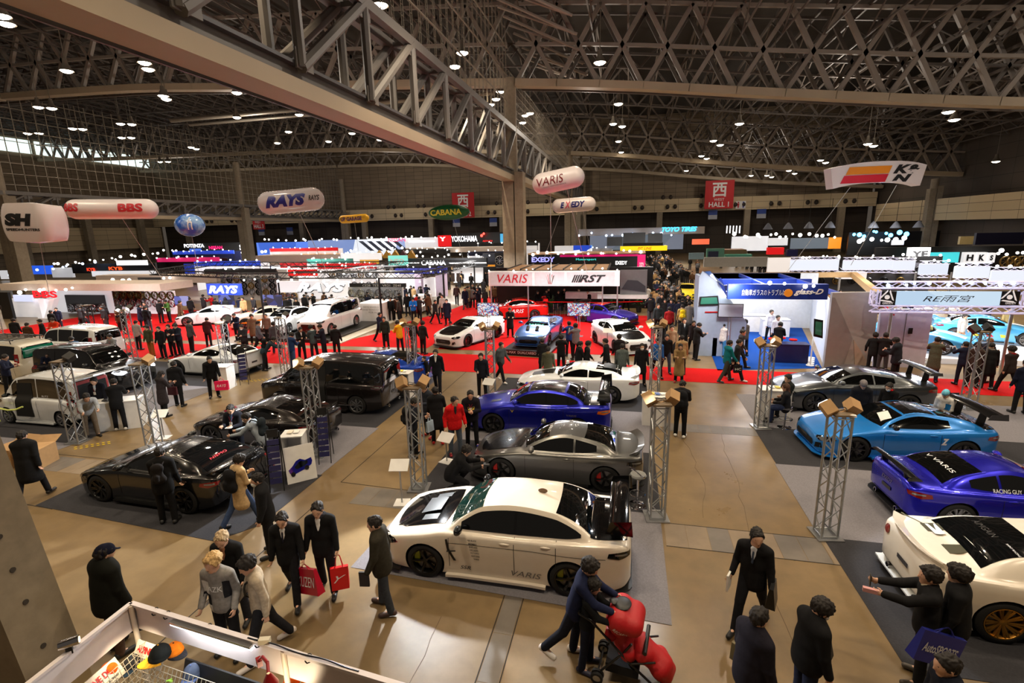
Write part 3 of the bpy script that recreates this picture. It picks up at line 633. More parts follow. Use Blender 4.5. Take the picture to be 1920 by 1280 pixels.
for z in (17.5, 19.7, 22): mb.bar((-11, 8, z), (-11, 48, z), .08, .08)
struct(mb.build('wall_screen', mesh_m)); mb = MB()
for y in np.arange(14, 119, 1.25): mb.bar((-71.5, y, 11.9), (-71.5, y, 23.4), .07, .07)
for z in np.arange(12.8, 24, 1.25): mb.bar((-71.5, 14, z), (-71.5, 119, z), .07, .07)
struct(mb.build('wall_screen', mesh_m))
mb = MB()
for i in range(16): y = 30+i*1.9; mb.tube((-10.6, y, 23.5), (-4.5, y+2, 21+(i % 2)*.6), .12, 6)     # brackets fanning off the screen
struct(mb.build('screen_bracket', truss_m))
mb = MB(); zc = 21.5
mb.tube((-60, 60, zc), (-14, 60, zc), .3, 10).tube((-60, 63, zc), (-30, 63, zc), .22, 10); struct(mb.build('air_duct', mat('duct', (150, 142, 130), .4, .5), None, 40))
# ---- fittings on the gallery fronts
def pair(p, ax, lab, grp):  # two round speakers on a gallery, they give no light
    t = thing('gallery_speaker', lab, 'lamp', p, 0, grp); m_ = mat('fitting_brown', (52, 40, 34), .5)
    for k in (-.8, .8): MB().ell(V(ax)*k, (.42, .42, .5), 10, 8).tube(V(ax)*k, V(ax)*k+V((0, .5, .2)), .08, 5).build('speaker_head', m_, t, 60)
    return freeze(t)
g0 = pair((-8, 119.2, 10.3), (1, 0, 0), 'pair of dark round speakers on the cream gallery front of the far wall', 'speaker pairs on the far gallery front')
for x in list(range(-120, -10, 8))+list(range(2, 46, 7)): dup(g0, (x, 119.2, 10.3))
g1 = pair((-38, 119.6, 12.35), (1, 0, 0), 'pair of dark speakers standing on top of the far gallery', 'speaker pairs on top of the far gallery')
for x in (-58, -50, -30, -24, -18, 8, 16): dup(g1, (x, 119.6, 12.35))
for i, (px, py) in enumerate(((491, 441), (544, 440), (856, 425), (925, 424), (1336, 411), (1427, 409))):
    p = PY(px, py, 118.2); t = thing('dock_sign', ('blue and white dock sign right of the hall 3 sign', 'second blue and white dock sign from the hall 3 sign', 'blue and white dock sign below the green balloon', 'blue and white dock sign left of the tall pillar', 'blue and white dock sign below the hall 1 banner', 'blue and white dock sign right of the hall 1 banner')[i], 'sign', p); MB().bb((-.9, 0, 0), (.9, .1, .9)).build('number_plate', plain((176, 180, 190)), t); MB().bb((-.9, 0, .9), (.9, .1, 1.9)).build('blue_plate', plain((40, 70, 150)), t)
p = PY(1389, 384, 119.); t = thing('toilet_sign', 'white toilet sign with red and blue figures beside the hall 1 banner', 'sign', p); MB().bb((-1, 0, -.8), (1, .1, .8)).build('board', white, t)
for k, m_ in ((-.5, mat('decal_red', (190, 20, 40), .5)), (.5, plain((30, 60, 160)))): MB().tube((k, -.03, .5), (k, 0, .5), .16, 12).prism([(k-.2, -.03, .3), (k+.2, -.03, .3), (k+.12, -.03, -.6), (k-.12, -.03, -.6)], (0, .03, 0)).build('figure', m_, t)
# ---- high-bay lamps
bulb = glow((255, 238, 214), 18.); shade = mat('lamp_housing', (120, 112, 100), .5, .3)
LP = [(1125,90),(1160,172),(1150,215),(1167,218),(1160,250),(1165,272),(1175,280),(1452,103),(1390,180),(1340,223),(1353,230),(1317,258),(1327,262),(1637,190),(1648,193),(1545,237),(1555,241),(1484,267),(1495,272),(1441,291),(1450,293),(1410,306),(1762,252),(1773,258),(1665,283),(1671,286),(1596,303),(1795,100),(1806,116),(1855,298),(1757,318),(1916,203),(1288,297),
 (12,45),(3,30),(125,133),(271,118),(278,130),(306,180),(312,186),(444,174),(444,220),(561,215),(72,201),(97,203),(136,241),(155,242),(52,250),(73,250),(226,232),(247,233),(541,247),(616,265),(713,10),(714,32),(867,98),(853,125),(938,170),(930,186),(920,196),(994,210),(985,215),(980,230),(712,262),(520,268),(228,258),(246,258),(358,276),(368,279),(300,303),(315,303),(660,250)]
def hb():
    t = thing('high_bay_lamp', 'round high-bay lamp shining down from the roof steelwork', 'lamp', (0, 0, 0), 0, 'high-bay lamps under the roof')
    MB().lathe([(.01, .95), (.16, .9), (.2, .5), (.48, .0), (.5, -.02), (.46, .0), (.18, .46), (.01, .5)], n=14).build('reflector', shade, t, 50)
    MB().ell((0, 0, .03), (.42, .42, .2), 14, 8).build('bulb', bulb, t, 60); MB().tube((0, 0, .9), (0, 0, 5.4), .03, 6).build('hanger', shade, t)
    return freeze(t)
h0 = hb()
for i, (px, py) in enumerate(LP):
    p = P(px, py, 19.6)
    while p.y > 112: p *= .97
    p.x = min(p.x, 46); p.z = min(19.6, zb(p.x)+.3)
    if i == 0: h0.location = p; continue
    dup(h0, p)
# ================================================================ people
def surf_net(F, org, h):
    ins = F < 0
    c = [F[i:F.shape[0]-1+i, j:F.shape[1]-1+j, k:F.shape[2]-1+k] for i in (0, 1) for j in (0, 1) for k in (0, 1)]
    n = sum((a < 0).astype(np.int8) for a in c); act = (n > 0) & (n < 8); idx = np.argwhere(act)
    if not len(idx): return np.zeros((0, 3)), []
    val = np.stack([a[act] for a in c], 1); off = np.array([(i, j, k) for i in (0, 1) for j in (0, 1) for k in (0, 1)], float)
    acc = np.zeros((len(idx), 3)); cnt = np.zeros(len(idx))
    for a in range(8):
        for b in range(a+1, 8):
            if abs(off[a]-off[b]).sum() == 1:
                x = (val[:, a] < 0) != (val[:, b] < 0); t = val[x, a]/(val[x, a]-val[x, b]); acc[x] += off[a]+(off[b]-off[a])*t[:, None]; cnt[x] += 1
    vs = (idx+acc/cnt[:, None])*h+org; ids = -np.ones(act.shape, int); ids[act] = np.arange(len(idx)); fs = []
    for ax in range(3):
        sl0 = [slice(1, -1)]*3; sl0[ax] = slice(0, -1); sl1 = list(sl0); sl1[ax] = slice(1, None)
        A, B = ins[tuple(sl0)], ins[tuple(sl1)]; e = np.argwhere(A != B)
        if not len(e): continue
        e2 = e+1; e2[:, ax] -= 1; a1, a2 = (ax+1) % 3, (ax+2) % 3; q = []
        for d1, d2 in ((1, 1), (0, 1), (0, 0), (1, 0)):
            g = e2.copy(); g[:, a1] -= d1; g[:, a2] -= d2; q.append(ids[g[:, 0], g[:, 1], g[:, 2]])
        q = np.stack(q, 1); fl_ = ~A[tuple(e.T)]; q[fl_] = q[fl_][:, ::-1]; q = q[(q >= 0).all(1)]; fs.append(q)
    return vs, np.concatenate(fs)
def sdf_mesh(prims, h, planes=(), cuts=()):
    "prims: (a, b, ra, rb, k, axis, s) rounded cones blended by k, flattened by s along axis"
    lo = np.min([np.minimum(p[0], p[1])-max(p[2], p[3]) for p in prims], 0)-3*h; hi = np.max([np.maximum(p[0], p[1])+max(p[2], p[3]) for p in prims], 0)+3*h
    n = np.ceil((hi-lo)/h).astype(int)+1; F = np.full(n, .3, np.float32); ax = [lo[i]+h*np.arange(n[i]) for i in range(3)]
    def dist(p, sl):
        a, b, ra, rb = np.array(p[0]), np.array(p[1]), p[2], p[3]; g = np.stack(np.meshgrid(*[ax[i][sl[i]] for i in range(3)], indexing='ij'), -1); d = b-a; L2 = d @ d
        t = np.clip(((g-a) @ d)/L2, 0, 1) if L2 > 1e-9 else np.zeros(g.shape[:3]); w_ = g-a-t[..., None]*d
        q = (w_**2).sum(-1)
        if len(p) > 5 and p[5] is not None: u = w_ @ np.array(p[5], float); q = q+(p[6]**2-1)*u*u
        return np.sqrt(q)-(ra+(rb-ra)*t)
    def box(p, m_):
        r = max(p[2], p[3])+m_; l = np.minimum(p[0], p[1])-r; u = np.maximum(p[0], p[1])+r
        return tuple(slice(max(0, int((l[i]-lo[i])/h)), max(1, min(n[i], int((u[i]-lo[i])/h)+2))) for i in range(3))
    for p in prims:
        k = p[4]; sl = box(p, max(.05, 2*k)); d = dist(p, sl); f = F[sl]
        q = np.clip(.5+.5*(f-d)/max(k, 1e-4), 0, 1); F[sl] = f*(1-q)+d*q-k*q*(1-q)
    for p in cuts: sl = box(p, .05); F[sl] = np.maximum(F[sl], -dist(p, sl))
    if planes:
        g = np.stack(np.meshgrid(*ax, indexing='ij'), -1)
        for pt, nn in planes: F = np.maximum(F, (g-np.array(pt)) @ np.array(nn))
    return surf_net(F, lo, h)
def net_obj(name, prims, h, m, parent, planes=(), cuts=(), sc=1., fuzz=0.):
    vs, fs = sdf_mesh(prims, h, planes, cuts)
    if not len(vs): return None
    if fuzz:
        c = vs.mean(0)
        for i, v in enumerate(vs):
            n_ = NZ(V((v[0]*38, v[1]*38, v[2]*16+c[0]*9)))+.5*NZ(V((v[0]*90, v[1]*90, v[2]*40))); vs[i] = v+(v-c)*(n_*fuzz/.1)
    me = bpy.data.meshes.new(name); me.from_pydata((vs*sc).tolist(), [], fs.tolist()); me.materials.append(m); me.polygons.foreach_set('use_smooth', [True]*len(me.polygons)); return link(name, me, parent)
from mathutils.noise import noise as NZ
A_ = lambda *v: np.array(v, float)
def fk(pose):
    g = pose.get; lean = math.radians(g('lean', 3)); J = {}
    t = A_(0, math.sin(lean), math.cos(lean)); tf = A_(0, math.cos(lean), -math.sin(lean)); Pp = A_(0, 0, .93); J['t'], J['tf'], J['P'] = t, tf, Pp
    J['C'] = Pp+.32*t; J['N'] = Pp+.52*t; hp = math.radians(g('pitch', 8))+lean*.6; hy = math.radians(g('yaw', 0))
    J['hf'] = A_(math.sin(hy)*math.cos(hp), math.cos(hy)*math.cos(hp), -math.sin(hp)); J['hu'] = A_(math.sin(hy)*math.sin(hp), math.cos(hy)*math.sin(hp), math.cos(hp)); J['hx'] = np.cross(J['hf'], J['hu'])
    J['H'] = J['N']+.035*t+.105*J['hu']+.025*J['hf']
    for i, sg in (('L', -1), ('R', 1)):
        hip = Pp+A_(sg*.09, 0, -.03); a, k = [math.radians(v) for v in g('leg'+i, (0, 3))][:2]; sp = sg*math.sin(math.radians(g('splay', 4)))
        kn = hip+.42*A_(sp, math.sin(a), -math.cos(a)); an = kn+.42*A_(sp*.5, math.sin(a-k), -math.cos(a-k)); J['hip'+i], J['kn'+i], J['an'+i] = hip, kn, an
        f = max(0, k-a-math.radians(8))*.75 if not g('seat') else 0; J['toe'+i] = an+A_(sg*.04, .17*math.cos(f), -.17*math.sin(f)-.05); J['heel'+i] = an+A_(0, -.05*math.cos(f), -.04)
        S = Pp+.46*t+A_(sg*.185, 0, 0); ar = list(g('arm'+i, (5, 8, 12, 0)))+[0]*4; a, b, e, c = [math.radians(v) for v in ar[:4]]
        d = lambda a, b: A_(sg*math.sin(b), math.sin(a)*math.cos(b), -math.cos(a)*math.cos(b))
        el = S+.285*d(a, b); d2 = d(a+e, b-c); J['S'+i], J['el'+i], J['wr'+i], J['hd'+i] = S, el, el+.25*d2, d2
    zm = min(J['anL'][2], J['anR'][2], J['toeL'][2]+.05, J['toeR'][2]+.05)-.085
    if g('seat'): zm = J['P'][2]-g('seat')-.1
    for k_, v in J.items():
        if k_ not in ('t', 'tf', 'hf', 'hu', 'hx', 'hdL', 'hdR'): v[2] -= zm
    return J
Xx, Yy = (1, 0, 0), (0, 1, 0)
def torso(J, hem, bulk, flat=1.5, o=0.):
    P_, t, tf = J['P'], J['t'], J['tf']; f = (tuple(tf), flat); r = lambda v: v*bulk+o; ps = []
    ps += [(P_-.02*t, P_+.2*t, r(.165), r(.165), .05, *f), (P_+.2*t, P_+.42*t, r(.17), r(.155), .05, *f), (J['SL']*.85+J['SR']*.15, J['SR']*.85+J['SL']*.15, r(.082), r(.082), .06, None), (J['N']-.03*t, J['N']+.03*t, r(.075), r(.06), .05, None)]
    ps[2] = ps[2][:5]
    if hem > 0:
        kn = (J['knL']+J['knR'])/2; d = (kn-P_); d = d/np.linalg.norm(d); d = (d*.6+A_(0, 0, -1)*.4); q = P_+d*hem
        ps.append((P_, q, r(.168), r(.165+.1*hem), .05, Yy, 1.35-.3*hem))
    return ps
def arms(J, bulk, o=0., to=1.):
    ps = []
    for i in 'LR':
        S, e, w_ = J['S'+i], J['el'+i], J['wr'+i]; w2 = e+(w_-e)*to
        ps += [(S, e, .066*bulk+o, .053*bulk+o, .03), (e, w2, .053*bulk+o, .042*bulk+o, .02)]
    return ps
def hand(J, i, sg, grip=.5):
    w_, d = J['wr'+i], J['hd'+i]; d = d/np.linalg.norm(d); sd = np.cross(d, A_(sg, 0, 0)); sd = sd/np.linalg.norm(sd) if np.linalg.norm(sd) > .1 else A_(0, 1, 0); pn = -np.cross(d, sd)*sg
    ps = [(w_-.01*d, w_+.03*d, .024, .028, .015), (w_+.03*d, w_+.075*d, .034, .036, .015, tuple(pn), 2.0)]
    for k, L in enumerate((.062, .072, .068, .052)):
        b = w_+.085*d+sd*(.03-.02*k); c = b+(d*math.cos(grip)+pn*math.sin(grip))*L*.55; e = c+(d*math.cos(grip*2.2)+pn*math.sin(grip*2.2))*L*.5
        ps += [(b, c, .0098, .009, .004), (c, e, .009, .0078, .003)]
    b = w_+.03*d+sd*.03; c = b+(sd*.7+d*.6+pn*.35)*.036; e = c+(d*.85+pn*.4)*.03
    return ps+[(b, c, .0125, .011, .006), (c, e, .011, .0085, .003)]
def head_prims(J):
    H, f, u, x = J['H'], J['hf'], J['hu'], J['hx']; fl = tuple(x)
    ps = [(H-.025*f+.035*u, H+.015*f+.03*u, .1, .094, .02, fl, 1.2), (H+.035*f-.02*u, H+.055*f-.075*u, .07, .045, .03, fl, 1.1), (H-.02*f-.03*u, H+.045*f-.085*u, .065, .036, .02)]
    ps += [(H+.098*f+.02*u, H+.113*f-.015*u, .008, .014, .012), (H+.09*f-.048*u-.02*x, H+.09*f-.048*u+.02*x, .010, .010, .008)]
    for s in (-1, 1): ps.append((H+s*.08*x+.0*f+.015*u, H+s*.083*x-.012*f-.028*u, .017, .011, .006))
    return ps+[(J['N']-.02*J['t'], H-.03*f-.05*u, .058, .055, .03)]
def hair_parts(J, style):
    H, f, u, x = J['H'], J['hf'], J['hu'], J['hx']; ps = [(H-.028*f+.042*u, H+.012*f+.04*u, .112, .106, .02, tuple(x), 1.18)]
    pl = [(H+.06*f+.058*u, f*.85-u*.5), (H-.055*u, -u)]
    if style == 'long': ps.append((H-.05*f, H-.075*f-.2*u, .088, .07, .03, tuple(f), 1.3)); pl = [(H+.055*f+.035*u, f*.85-u*.5), (H-.26*u, -u)]
    elif style == 'bushy': ps[0] = (H-.028*f+.055*u, H+.012*f+.05*u, .122, .116, .02, tuple(x), 1.12); pl = [(H+.07*f+.05*u, f*.85-u*.5), (H-.075*u, -u)]
    elif style == 'short': pl[1] = (H-.035*u-.02*f, -u*.9+f*.3)
    return ps, pl
PLIB = {}
def person(label, loc, face=0, pose=None, top=(28, 28, 30), legs=(24, 24, 28), shoe=(20, 20, 20), hairc=(25, 19, 16), hair='short', style='jacket', bulk=1.08, h=1.72, res=.012, cat='person', group=None, hand_grip=.6, collar=None, tie=None, mask=False, cap=None, hood=None, scarf=None, badge=False, glasses=False, patchc=None, zip_=None, name='person', motif=None, hairh=None):
    "loc: the floor point between the feet; face: heading in degrees, 0 looks down the hall, 90 to the left"
    pose = dict(pose or {}); J = fk(pose); sc = h/1.72
    R = thing(name, label, cat, (loc[0], loc[1], (loc[2] if len(loc) > 2 else 0)+.01), math.radians(face), group)
    ft = (J['anL']+J['anR'])/2; cx, cy = (0, 0) if pose.get('seat') else (ft[0], ft[1])
    for v in set(id(v) for v in J.values()): pass
    for k_, v in J.items():
        if k_ not in ('t', 'tf', 'hf', 'hu', 'hx', 'hdL', 'hdR'): v[0] -= cx; v[1] -= cy
    hero = res <= .013; hem = {'jacket': .06, 'suit': .12, 'coat': .34, 'long': .5, 'tee': .02}[style]; o = -.016
    legp = lambda o_: [q for i in 'LR' for q in ((J['hip'+i]+A_(0, 0, .04), J['kn'+i], .1+o_, .074+o_, .02), (J['kn'+i], J['an'+i]-A_(0, 0, .02), .07+o_, .062+o_, .01))]
    bd = torso(J, 0, .86, 1.5)+arms(J, .72, 0)+legp(-.02)+head_prims(J)+hand(J, 'L', -1, hand_grip)+hand(J, 'R', 1, hand_grip)+[(J['an'+i], J['toe'+i], .026, .02, .01) for i in 'LR']
    net_obj('body', bd, .0105 if hero else res*.9, skin, R, sc=sc)
    net_obj('trousers', [(J['P']-.05*J['t'], J['P']+.1*J['t'], .15, .15, .04, Yy, 1.4)]+legp(0), res, fabric(legs), R, sc=sc)
    for i in 'LR': net_obj('shoe', [(J['heel'+i], J['toe'+i], .046, .04, .01), (J['heel'+i]+A_(0, .02, .02), J['an'+i], .042, .04, .02)], res, mat('shoe_%d_%d_%d' % tuple(shoe), shoe, .5), R, [(A_(0, 0, min(J['heel'+i][2], J['toe'+i][2])-.036), A_(0, 0, -1))], sc=sc)
    tp = torso(J, hem, bulk)+arms(J, bulk, 0, .98)
    if hood: tp += [(J['N']-.05*J['tf']-.06*J['t']-.07*A_(*Xx), J['N']-.05*J['tf']-.06*J['t']+.07*A_(*Xx), .055, .055, .03)]
    cl = [(J['N']+.05*J['t']+.03*J['tf'], J['H'], .066, .08, .0)]
    jk = net_obj('jacket' if style != 'coat' and style != 'long' else 'coat', tp, res, fabric(top), R, [(J['P']-(hem+.1+(.03 if hem > .2 else 0))*A_(0, 0, 1), A_(0, 0, -1))] if not pose.get('seat') and pose.get('lean', 0) < 20 else [], cl, sc=sc)
    hp, pl = hair_parts(J, hair); H, f, u, x, t, tf = J['H'], J['hf'], J['hu'], J['hx'], J['t'], J['tf']
    net_obj('hair', hp, min(res, .012), mat('hair_%d_%d_%d' % tuple(hairc), hairc, .72, noise=.35, nscale=60), R, pl, sc=sc, fuzz=.016)
    S_ = lambda v: V(tuple(np.array(v)*sc))
    if cap:
        net_obj('cap', [(H-.02*f+.055*u, H+.015*f+.055*u, .112, .108, .01, tuple(x), 1.18)]+([] if cap[1] == 'beanie' else [(H+.1*f+.055*u, H+.165*f+.035*u, .05, .035, .02, tuple(u), 5)]), min(res, .013), fabric(cap[0]), R, [(H+.015*u, -u)], sc=sc)
    if hero or mask:
        for s in (-1, 1):
            e = H+.088*f+.018*u+s*.034*x
            if hero: MB().ell(S_(e), (.012, .012, .008), 8, 6).build('eye', blackm, R, 60); MB().tube(S_(e+.022*u-.014*x+.004*f), S_(e+.022*u+.014*x+.004*f), .0045, 5).build('eyebrow', MATS.get('hair_%d_%d_%d' % tuple(hairc)), R)
        if mask: net_obj('face_mask', [(H+.062*f-.045*u, H+.06*f-.06*u, .066, .058, .02, tuple(x), 1.05)], min(res, .012), white, R, [(H+.045*f, -f), (H-.005*u, u)], sc=sc)
        elif hero: MB().ell(S_(H+.099*f-.05*u), (.022, .006, .006), 8, 5).build('mouth', mat('lips', (150, 84, 76), .5), R, 60)
    if glasses:
        mb = MB()
        for s in (-1, 1):
            c = H+.103*f+.018*u+s*.033*x; q = [S_(c+.024*math.cos(a)*x+.018*math.sin(a)*u) for a in np.linspace(0, 2*PI, 11)]; mb.path(q, .003, 4); mb.tube(S_(c+s*.022*x), S_(H-.01*f+.02*u+s*.088*x), .003, 4)
        mb.build('glasses', blackm, R)
    ch = lambda a, b, c: J['P']+a*t+b*tf+c*A_(*Xx)       # a point on the chest
    if collar: net_obj('shirt', [(ch(.49, .075*bulk, 0), ch(.33, .125*bulk, 0), .058, .012, .01, tuple(tf), 1.6), (ch(.5, .05, -.05), ch(.5, .05, .05), .03, .03, .02)], .01 if hero else res, fabric(collar), R, [], cl, sc=sc)
    if tie: net_obj('tie', [(ch(.47, .115*bulk, 0), ch(.3, .138*bulk, 0), .014, .016, .0)], .01 if hero else res, fabric(tie), R, sc=sc)
    if scarf: net_obj('scarf', [(J['N']+.02*t+.075*A_(math.cos(a), math.sin(a)*.9, 0), J['N']+.02*t+.075*A_(math.cos(a+.9), math.sin(a+.9)*.9, 0), .035, .035, .02) for a in np.arange(0, 6.2, .9)], min(res, .014), fabric(scarf), R, sc=sc)
    if badge:
        c = S_(ch(.26, .135*bulk, .02)); mb = MB(); mb.box(c, (.07, .01, .1)); b_ = mb.build('badge', white, R); MB().tube(c+V((0, 0, .05)), S_(ch(.47, .1, .07)), .006, 4).tube(c+V((0, 0, .05)), S_(ch(.47, .1, -.07)), .006, 4).build('lanyard', plain((150, 30, 60)), b_)
    if patchc:
        bv = bvh_of(jk)
        for (a_, c_, wd, hg, rgb) in patchc: patch(bv, [S_(ch(a_+j*hg, 1, c_+i*wd)) for i, j in ((-1, -1), (1, -1), (1, 1), (-1, 1))], (0, -1, 0), fabric(rgb), 'jacket_block', R, .005, .03)
    if motif and jk:
        s_, a_, wd, hg, mm = motif; bv = bvh_of(jk); patch_text(bv, s_, S_(ch(a_, 1, 0)), (-1, 0, 0), tuple(J['t']), wd, hg, mm, 'jacket_lettering', R)
    if zip_: MB().path([S_(ch(a, (.113 if a > .05 else .118)*bulk+.004, 0)) for a in (.46, .3, .15, 0)], .006, 4).build('zip', plain(zip_), R)
    PLIB[R.name] = (J, sc, R)
    return R
def joint(R, k, off=(0, 0, 0)):
    "where a joint of a person stands in the hall"
    J, sc, _ = PLIB[R.name]; v = V(tuple((J[k])*sc))+V(off); return Matrix.Rotation(R.rotation_euler.z, 3, 'Z') @ v+R.location
def aim(R, v): return Matrix.Rotation(R.rotation_euler.z, 3, 'Z') @ V(v)
WALK = dict(legL=(22, 8), legR=(-20, 12), armL=(-12, 8, 15, 0), armR=(18, 8, 20, 0)); WALK2 = dict(legL=(-22, 15), legR=(24, 6), armL=(20, 8, 20, 0), armR=(-15, 8, 12, 0))
STAND = dict(legL=(3, 4), legR=(-3, 3), armL=(4, 8, 14, 0), armR=(2, 9, 12, 0)); PHONE = dict(STAND, armL=(25, 6, 75, 25), armR=(25, 6, 80, 25), pitch=25); PHOTO = dict(STAND, armL=(55, 10, 75, 30), armR=(55, 10, 75, 30), pitch=0)
FOLD = dict(STAND, armL=(15, 10, 85, 60), armR=(18, 10, 80, 60)); POCKET = dict(STAND, armL=(-14, 16, 42, 10), armR=(-14, 16, 42, 10)); LOOK = dict(STAND, pitch=18, lean=8); SIT = dict(legL=(82, 80), legR=(80, 78), seat=.62, armL=(20, 5, 60, 10), armR=(20, 5, 60, 10))
CROUCH = dict(legL=(95, 140), legR=(60, 140), lean=35, armL=(45, 8, 50, 20), armR=(45, 8, 50, 20), pitch=10); BEND = dict(legL=(5, 5), legR=(-5, 5), lean=45, armL=(50, 5, 30, 10), armR=(50, 5, 30, 10))
# ================================================================ props
alu = mat('aluminium', (190, 192, 195), .3, .9); lampg = glow((255, 250, 240), 14.)
def pos(p, z=0): return (p[0], p[1], z)
def tower(loc, label, h=2.62, wd=.30, rz=.15, lights=2, cardb=True, cols=None, lit=False):
    R = thing('lighting_tower', label, 'truss', pos(loc), rz, 'lattice lighting towers')
    k = wd/2; cs = [(-k, -k), (k, -k), (k, k), (-k, k)]
    MB().bb((-k-.1, -k-.1, .01), (k+.1, k+.1, .03)).build('base_plate', alu, R)
    MB().bb((-k-.04, -k-.04, h), (k+.04, k+.04, h+.04)).build('top_plate', mat('weathered_plate', (120, 104, 84), .6), R)
    for x, y in cs: MB().tube((x, y, .03), (x, y, h), .025, 8).build('post', cols or steel, R, 50)
    mb = MB(); n = 8; dz = (h-.1)/n
    for (a, b) in zip(cs, cs[1:]+cs[:1]):
        for i in range(n):
            p, q = (a, b) if i % 2 else (b, a); mb.tube((*p, .06+dz*i), (*q, .06+dz*(i+1)), .012, 5)
        for z in (.06, h-.05): mb.tube((*a, z), (*b, z), .016, 5)
    mb.build('lattice', cols or steel, R)
    for i in range(lights):
        s = -1 if i else 1; c = V((s*(k+.1), -.02 if i else .08, h+.12)); Rm = Matrix.Rotation(s*.5, 3, 'Y') @ Matrix.Rotation(.5+.3*i, 3, 'X')
        f = MB().box(c, (.22, .26, .2), mtx=Rm).tube(c, (0, 0, h+.03), .015, 6).build('floodlight', card if cardb else blackm, R)
        MB().box(c+Rm @ V((s*.02, -.135 if lit else .135, 0)), (.17, .012, .15), mtx=Rm).build('lamp_glass', lampg, f)
    if cardb: MB().path([V((.1*math.cos(a), .1*math.sin(a), h+.1+.02*math.sin(3*a))) for a in np.linspace(0, 9, 22)], .008, 4).build('cable_coil', blackm, R)
    return R
def counter(loc, label, w=1.0, d=.5, h=1.0, rz=0, col=None, shelf=False):
    R = thing('reception_counter', label, 'counter', pos(loc), rz); m = col or white
    if shelf: mb = MB(); mb.bb((-w/2, -d/2, 0), (-w/2+.03, d/2, h)).bb((w/2-.03, -d/2, 0), (w/2, d/2, h)).bb((-w/2, d/2-.03, 0), (w/2, d/2, h)).bb((-w/2, -d/2, h*.5), (w/2, d/2, h*.53)); mb.build('carcass', m, R)
    else: MB().bb((-w/2, -d/2, 0), (w/2, d/2, h)).build('carcass', m, R)
    MB().bb((-w/2-.02, -d/2-.02, h), (w/2+.02, d/2+.02, h+.03)).build('counter_top', m, R); return R
def papers(loc, label, rz=0, n=3, cols=((250, 250, 248), (225, 205, 80), (90, 120, 190))):
    R = thing('leaflet_stack', label, 'leaflets', loc, rz)
    for i in range(n): MB().box((.16*(i-n/2+.5), .02*(i % 2), .012), (.13, .2, .024), .1*i).build('leaflet_pile', plain(cols[i % len(cols)]), R)
def stool(loc, label, seatc=None, h=.72, back=True, rz=0, group=None):
    R = thing('bar_stool', label, 'stool', pos(loc), rz, group)
    MB().lathe([(.001, 0), (.21, 0), (.2, .025), (.04, .05), (.03, .06)], n=20).build('base', chrome, R, 40); MB().tube((0, 0, .05), (0, 0, h), .028, 10).build('post', chrome, R, 40)
    MB().path([(.17*math.cos(a), .17*math.sin(a), .3) for a in np.linspace(0, 2*PI, 15)], .012, 5).tube((0, 0, .3), (.17, 0, .3), .01, 5).build('foot_ring', chrome, R)
    MB().lathe([(.001, h), (.17, h), (.19, h+.035), (.17, h+.07), (.001, h+.075)], n=20).build('seat', seatc or white, R, 50)
    if back: MB().path([(.19*math.cos(a), .19*math.sin(a), h+.05+.2*max(0, math.sin(a))) for a in np.linspace(-.3, PI+.3, 12)], .016, 6).build('backrest', chrome, R, 60)
    return R
navy = plain((28, 28, 78))
def rack(loc, label, rz):
    R = thing('brochure_rack', label, 'rack', pos(loc), rz)
    mb = MB()
    for s in (-.16, .16): mb.tube((s, 0, 0), (s, .38, 1.45), .014, 6).tube((s, .62, 0), (s, .38, 1.45), .014, 6)
    mb.tube((-.16, .38, 1.45), (.16, .38, 1.45), .014, 6); mb.build('frame', blackm, R)
    for i in range(7):
        z = .28+.155*i; y = .262*z; MB().box((0, y-.03, z), (.27, .035, .13), mtx=Matrix.Rotation(-.25, 3, 'X')).build('pocket', navy, R)
    MB().box((0, .36, 1.42), (.26, .02, .2), mtx=Matrix.Rotation(-.25, 3, 'X')).build('header_card', blackm, R); return R
def board(loc, label, w, h, m, rz=0, tilt=.25, cat='sign', name='display_board', pic=None):
    R = thing(name, label, cat, pos(loc), rz); Rm = Matrix.Rotation(-tilt, 3, 'X'); q = lambda x, y, z: tuple(Rm @ V((x, y, z)))
    mb = MB(); mb.prism([q(-w/2, 0, .01), q(w/2, 0, .01), q(w/2, 0, h), q(-w/2, 0, h)], Rm @ V((0, .015, 0))); mb.build('panel', m, R)
    mb = MB()
    for s in (-1, 1): mb.tube(q(s*w*.4, .02, h*.8), (s*w*.4, .35*h+.1, .0), .01, 5)
    mb.build('prop_leg', blackm, R); return R, q
def info_stand(loc, label, rz=0, h=.95):
    R = thing('information_stand', label, 'sign', pos(loc), rz)
    MB().bb((-.17, -.17, 0), (.17, .17, .02)).build('base', white, R); MB().tube((0, 0, .02), (0, 0, h), .02, 8).build('post', alu, R, 40)
    MB().box((0, 0, h+.02), (.44, .32, .015), mtx=Matrix.Rotation(.6, 3, 'X')).build('panel', white, R); return R
def tv(loc, label, w, z, mm, rz=0, legs=True):
    R = thing('television', label, 'screen', pos(loc), rz); h = w*.58
    MB().bb((-w/2, 0, z), (w/2, .08, z+h)).build('housing', blackm, R); MB().bb((-w/2+.03, -.008, z+.03), (w/2-.03, 0, z+h-.03)).build('display', mm, R)
    if legs: MB().tube((-.06, .06, 0), (-.06, .06, z), .02, 6).tube((.06, .06, 0), (.06, .06, z), .02, 6).bb((-.25, -.15, 0), (.25, .25, .02)).build('stand', alu, R)
    return R
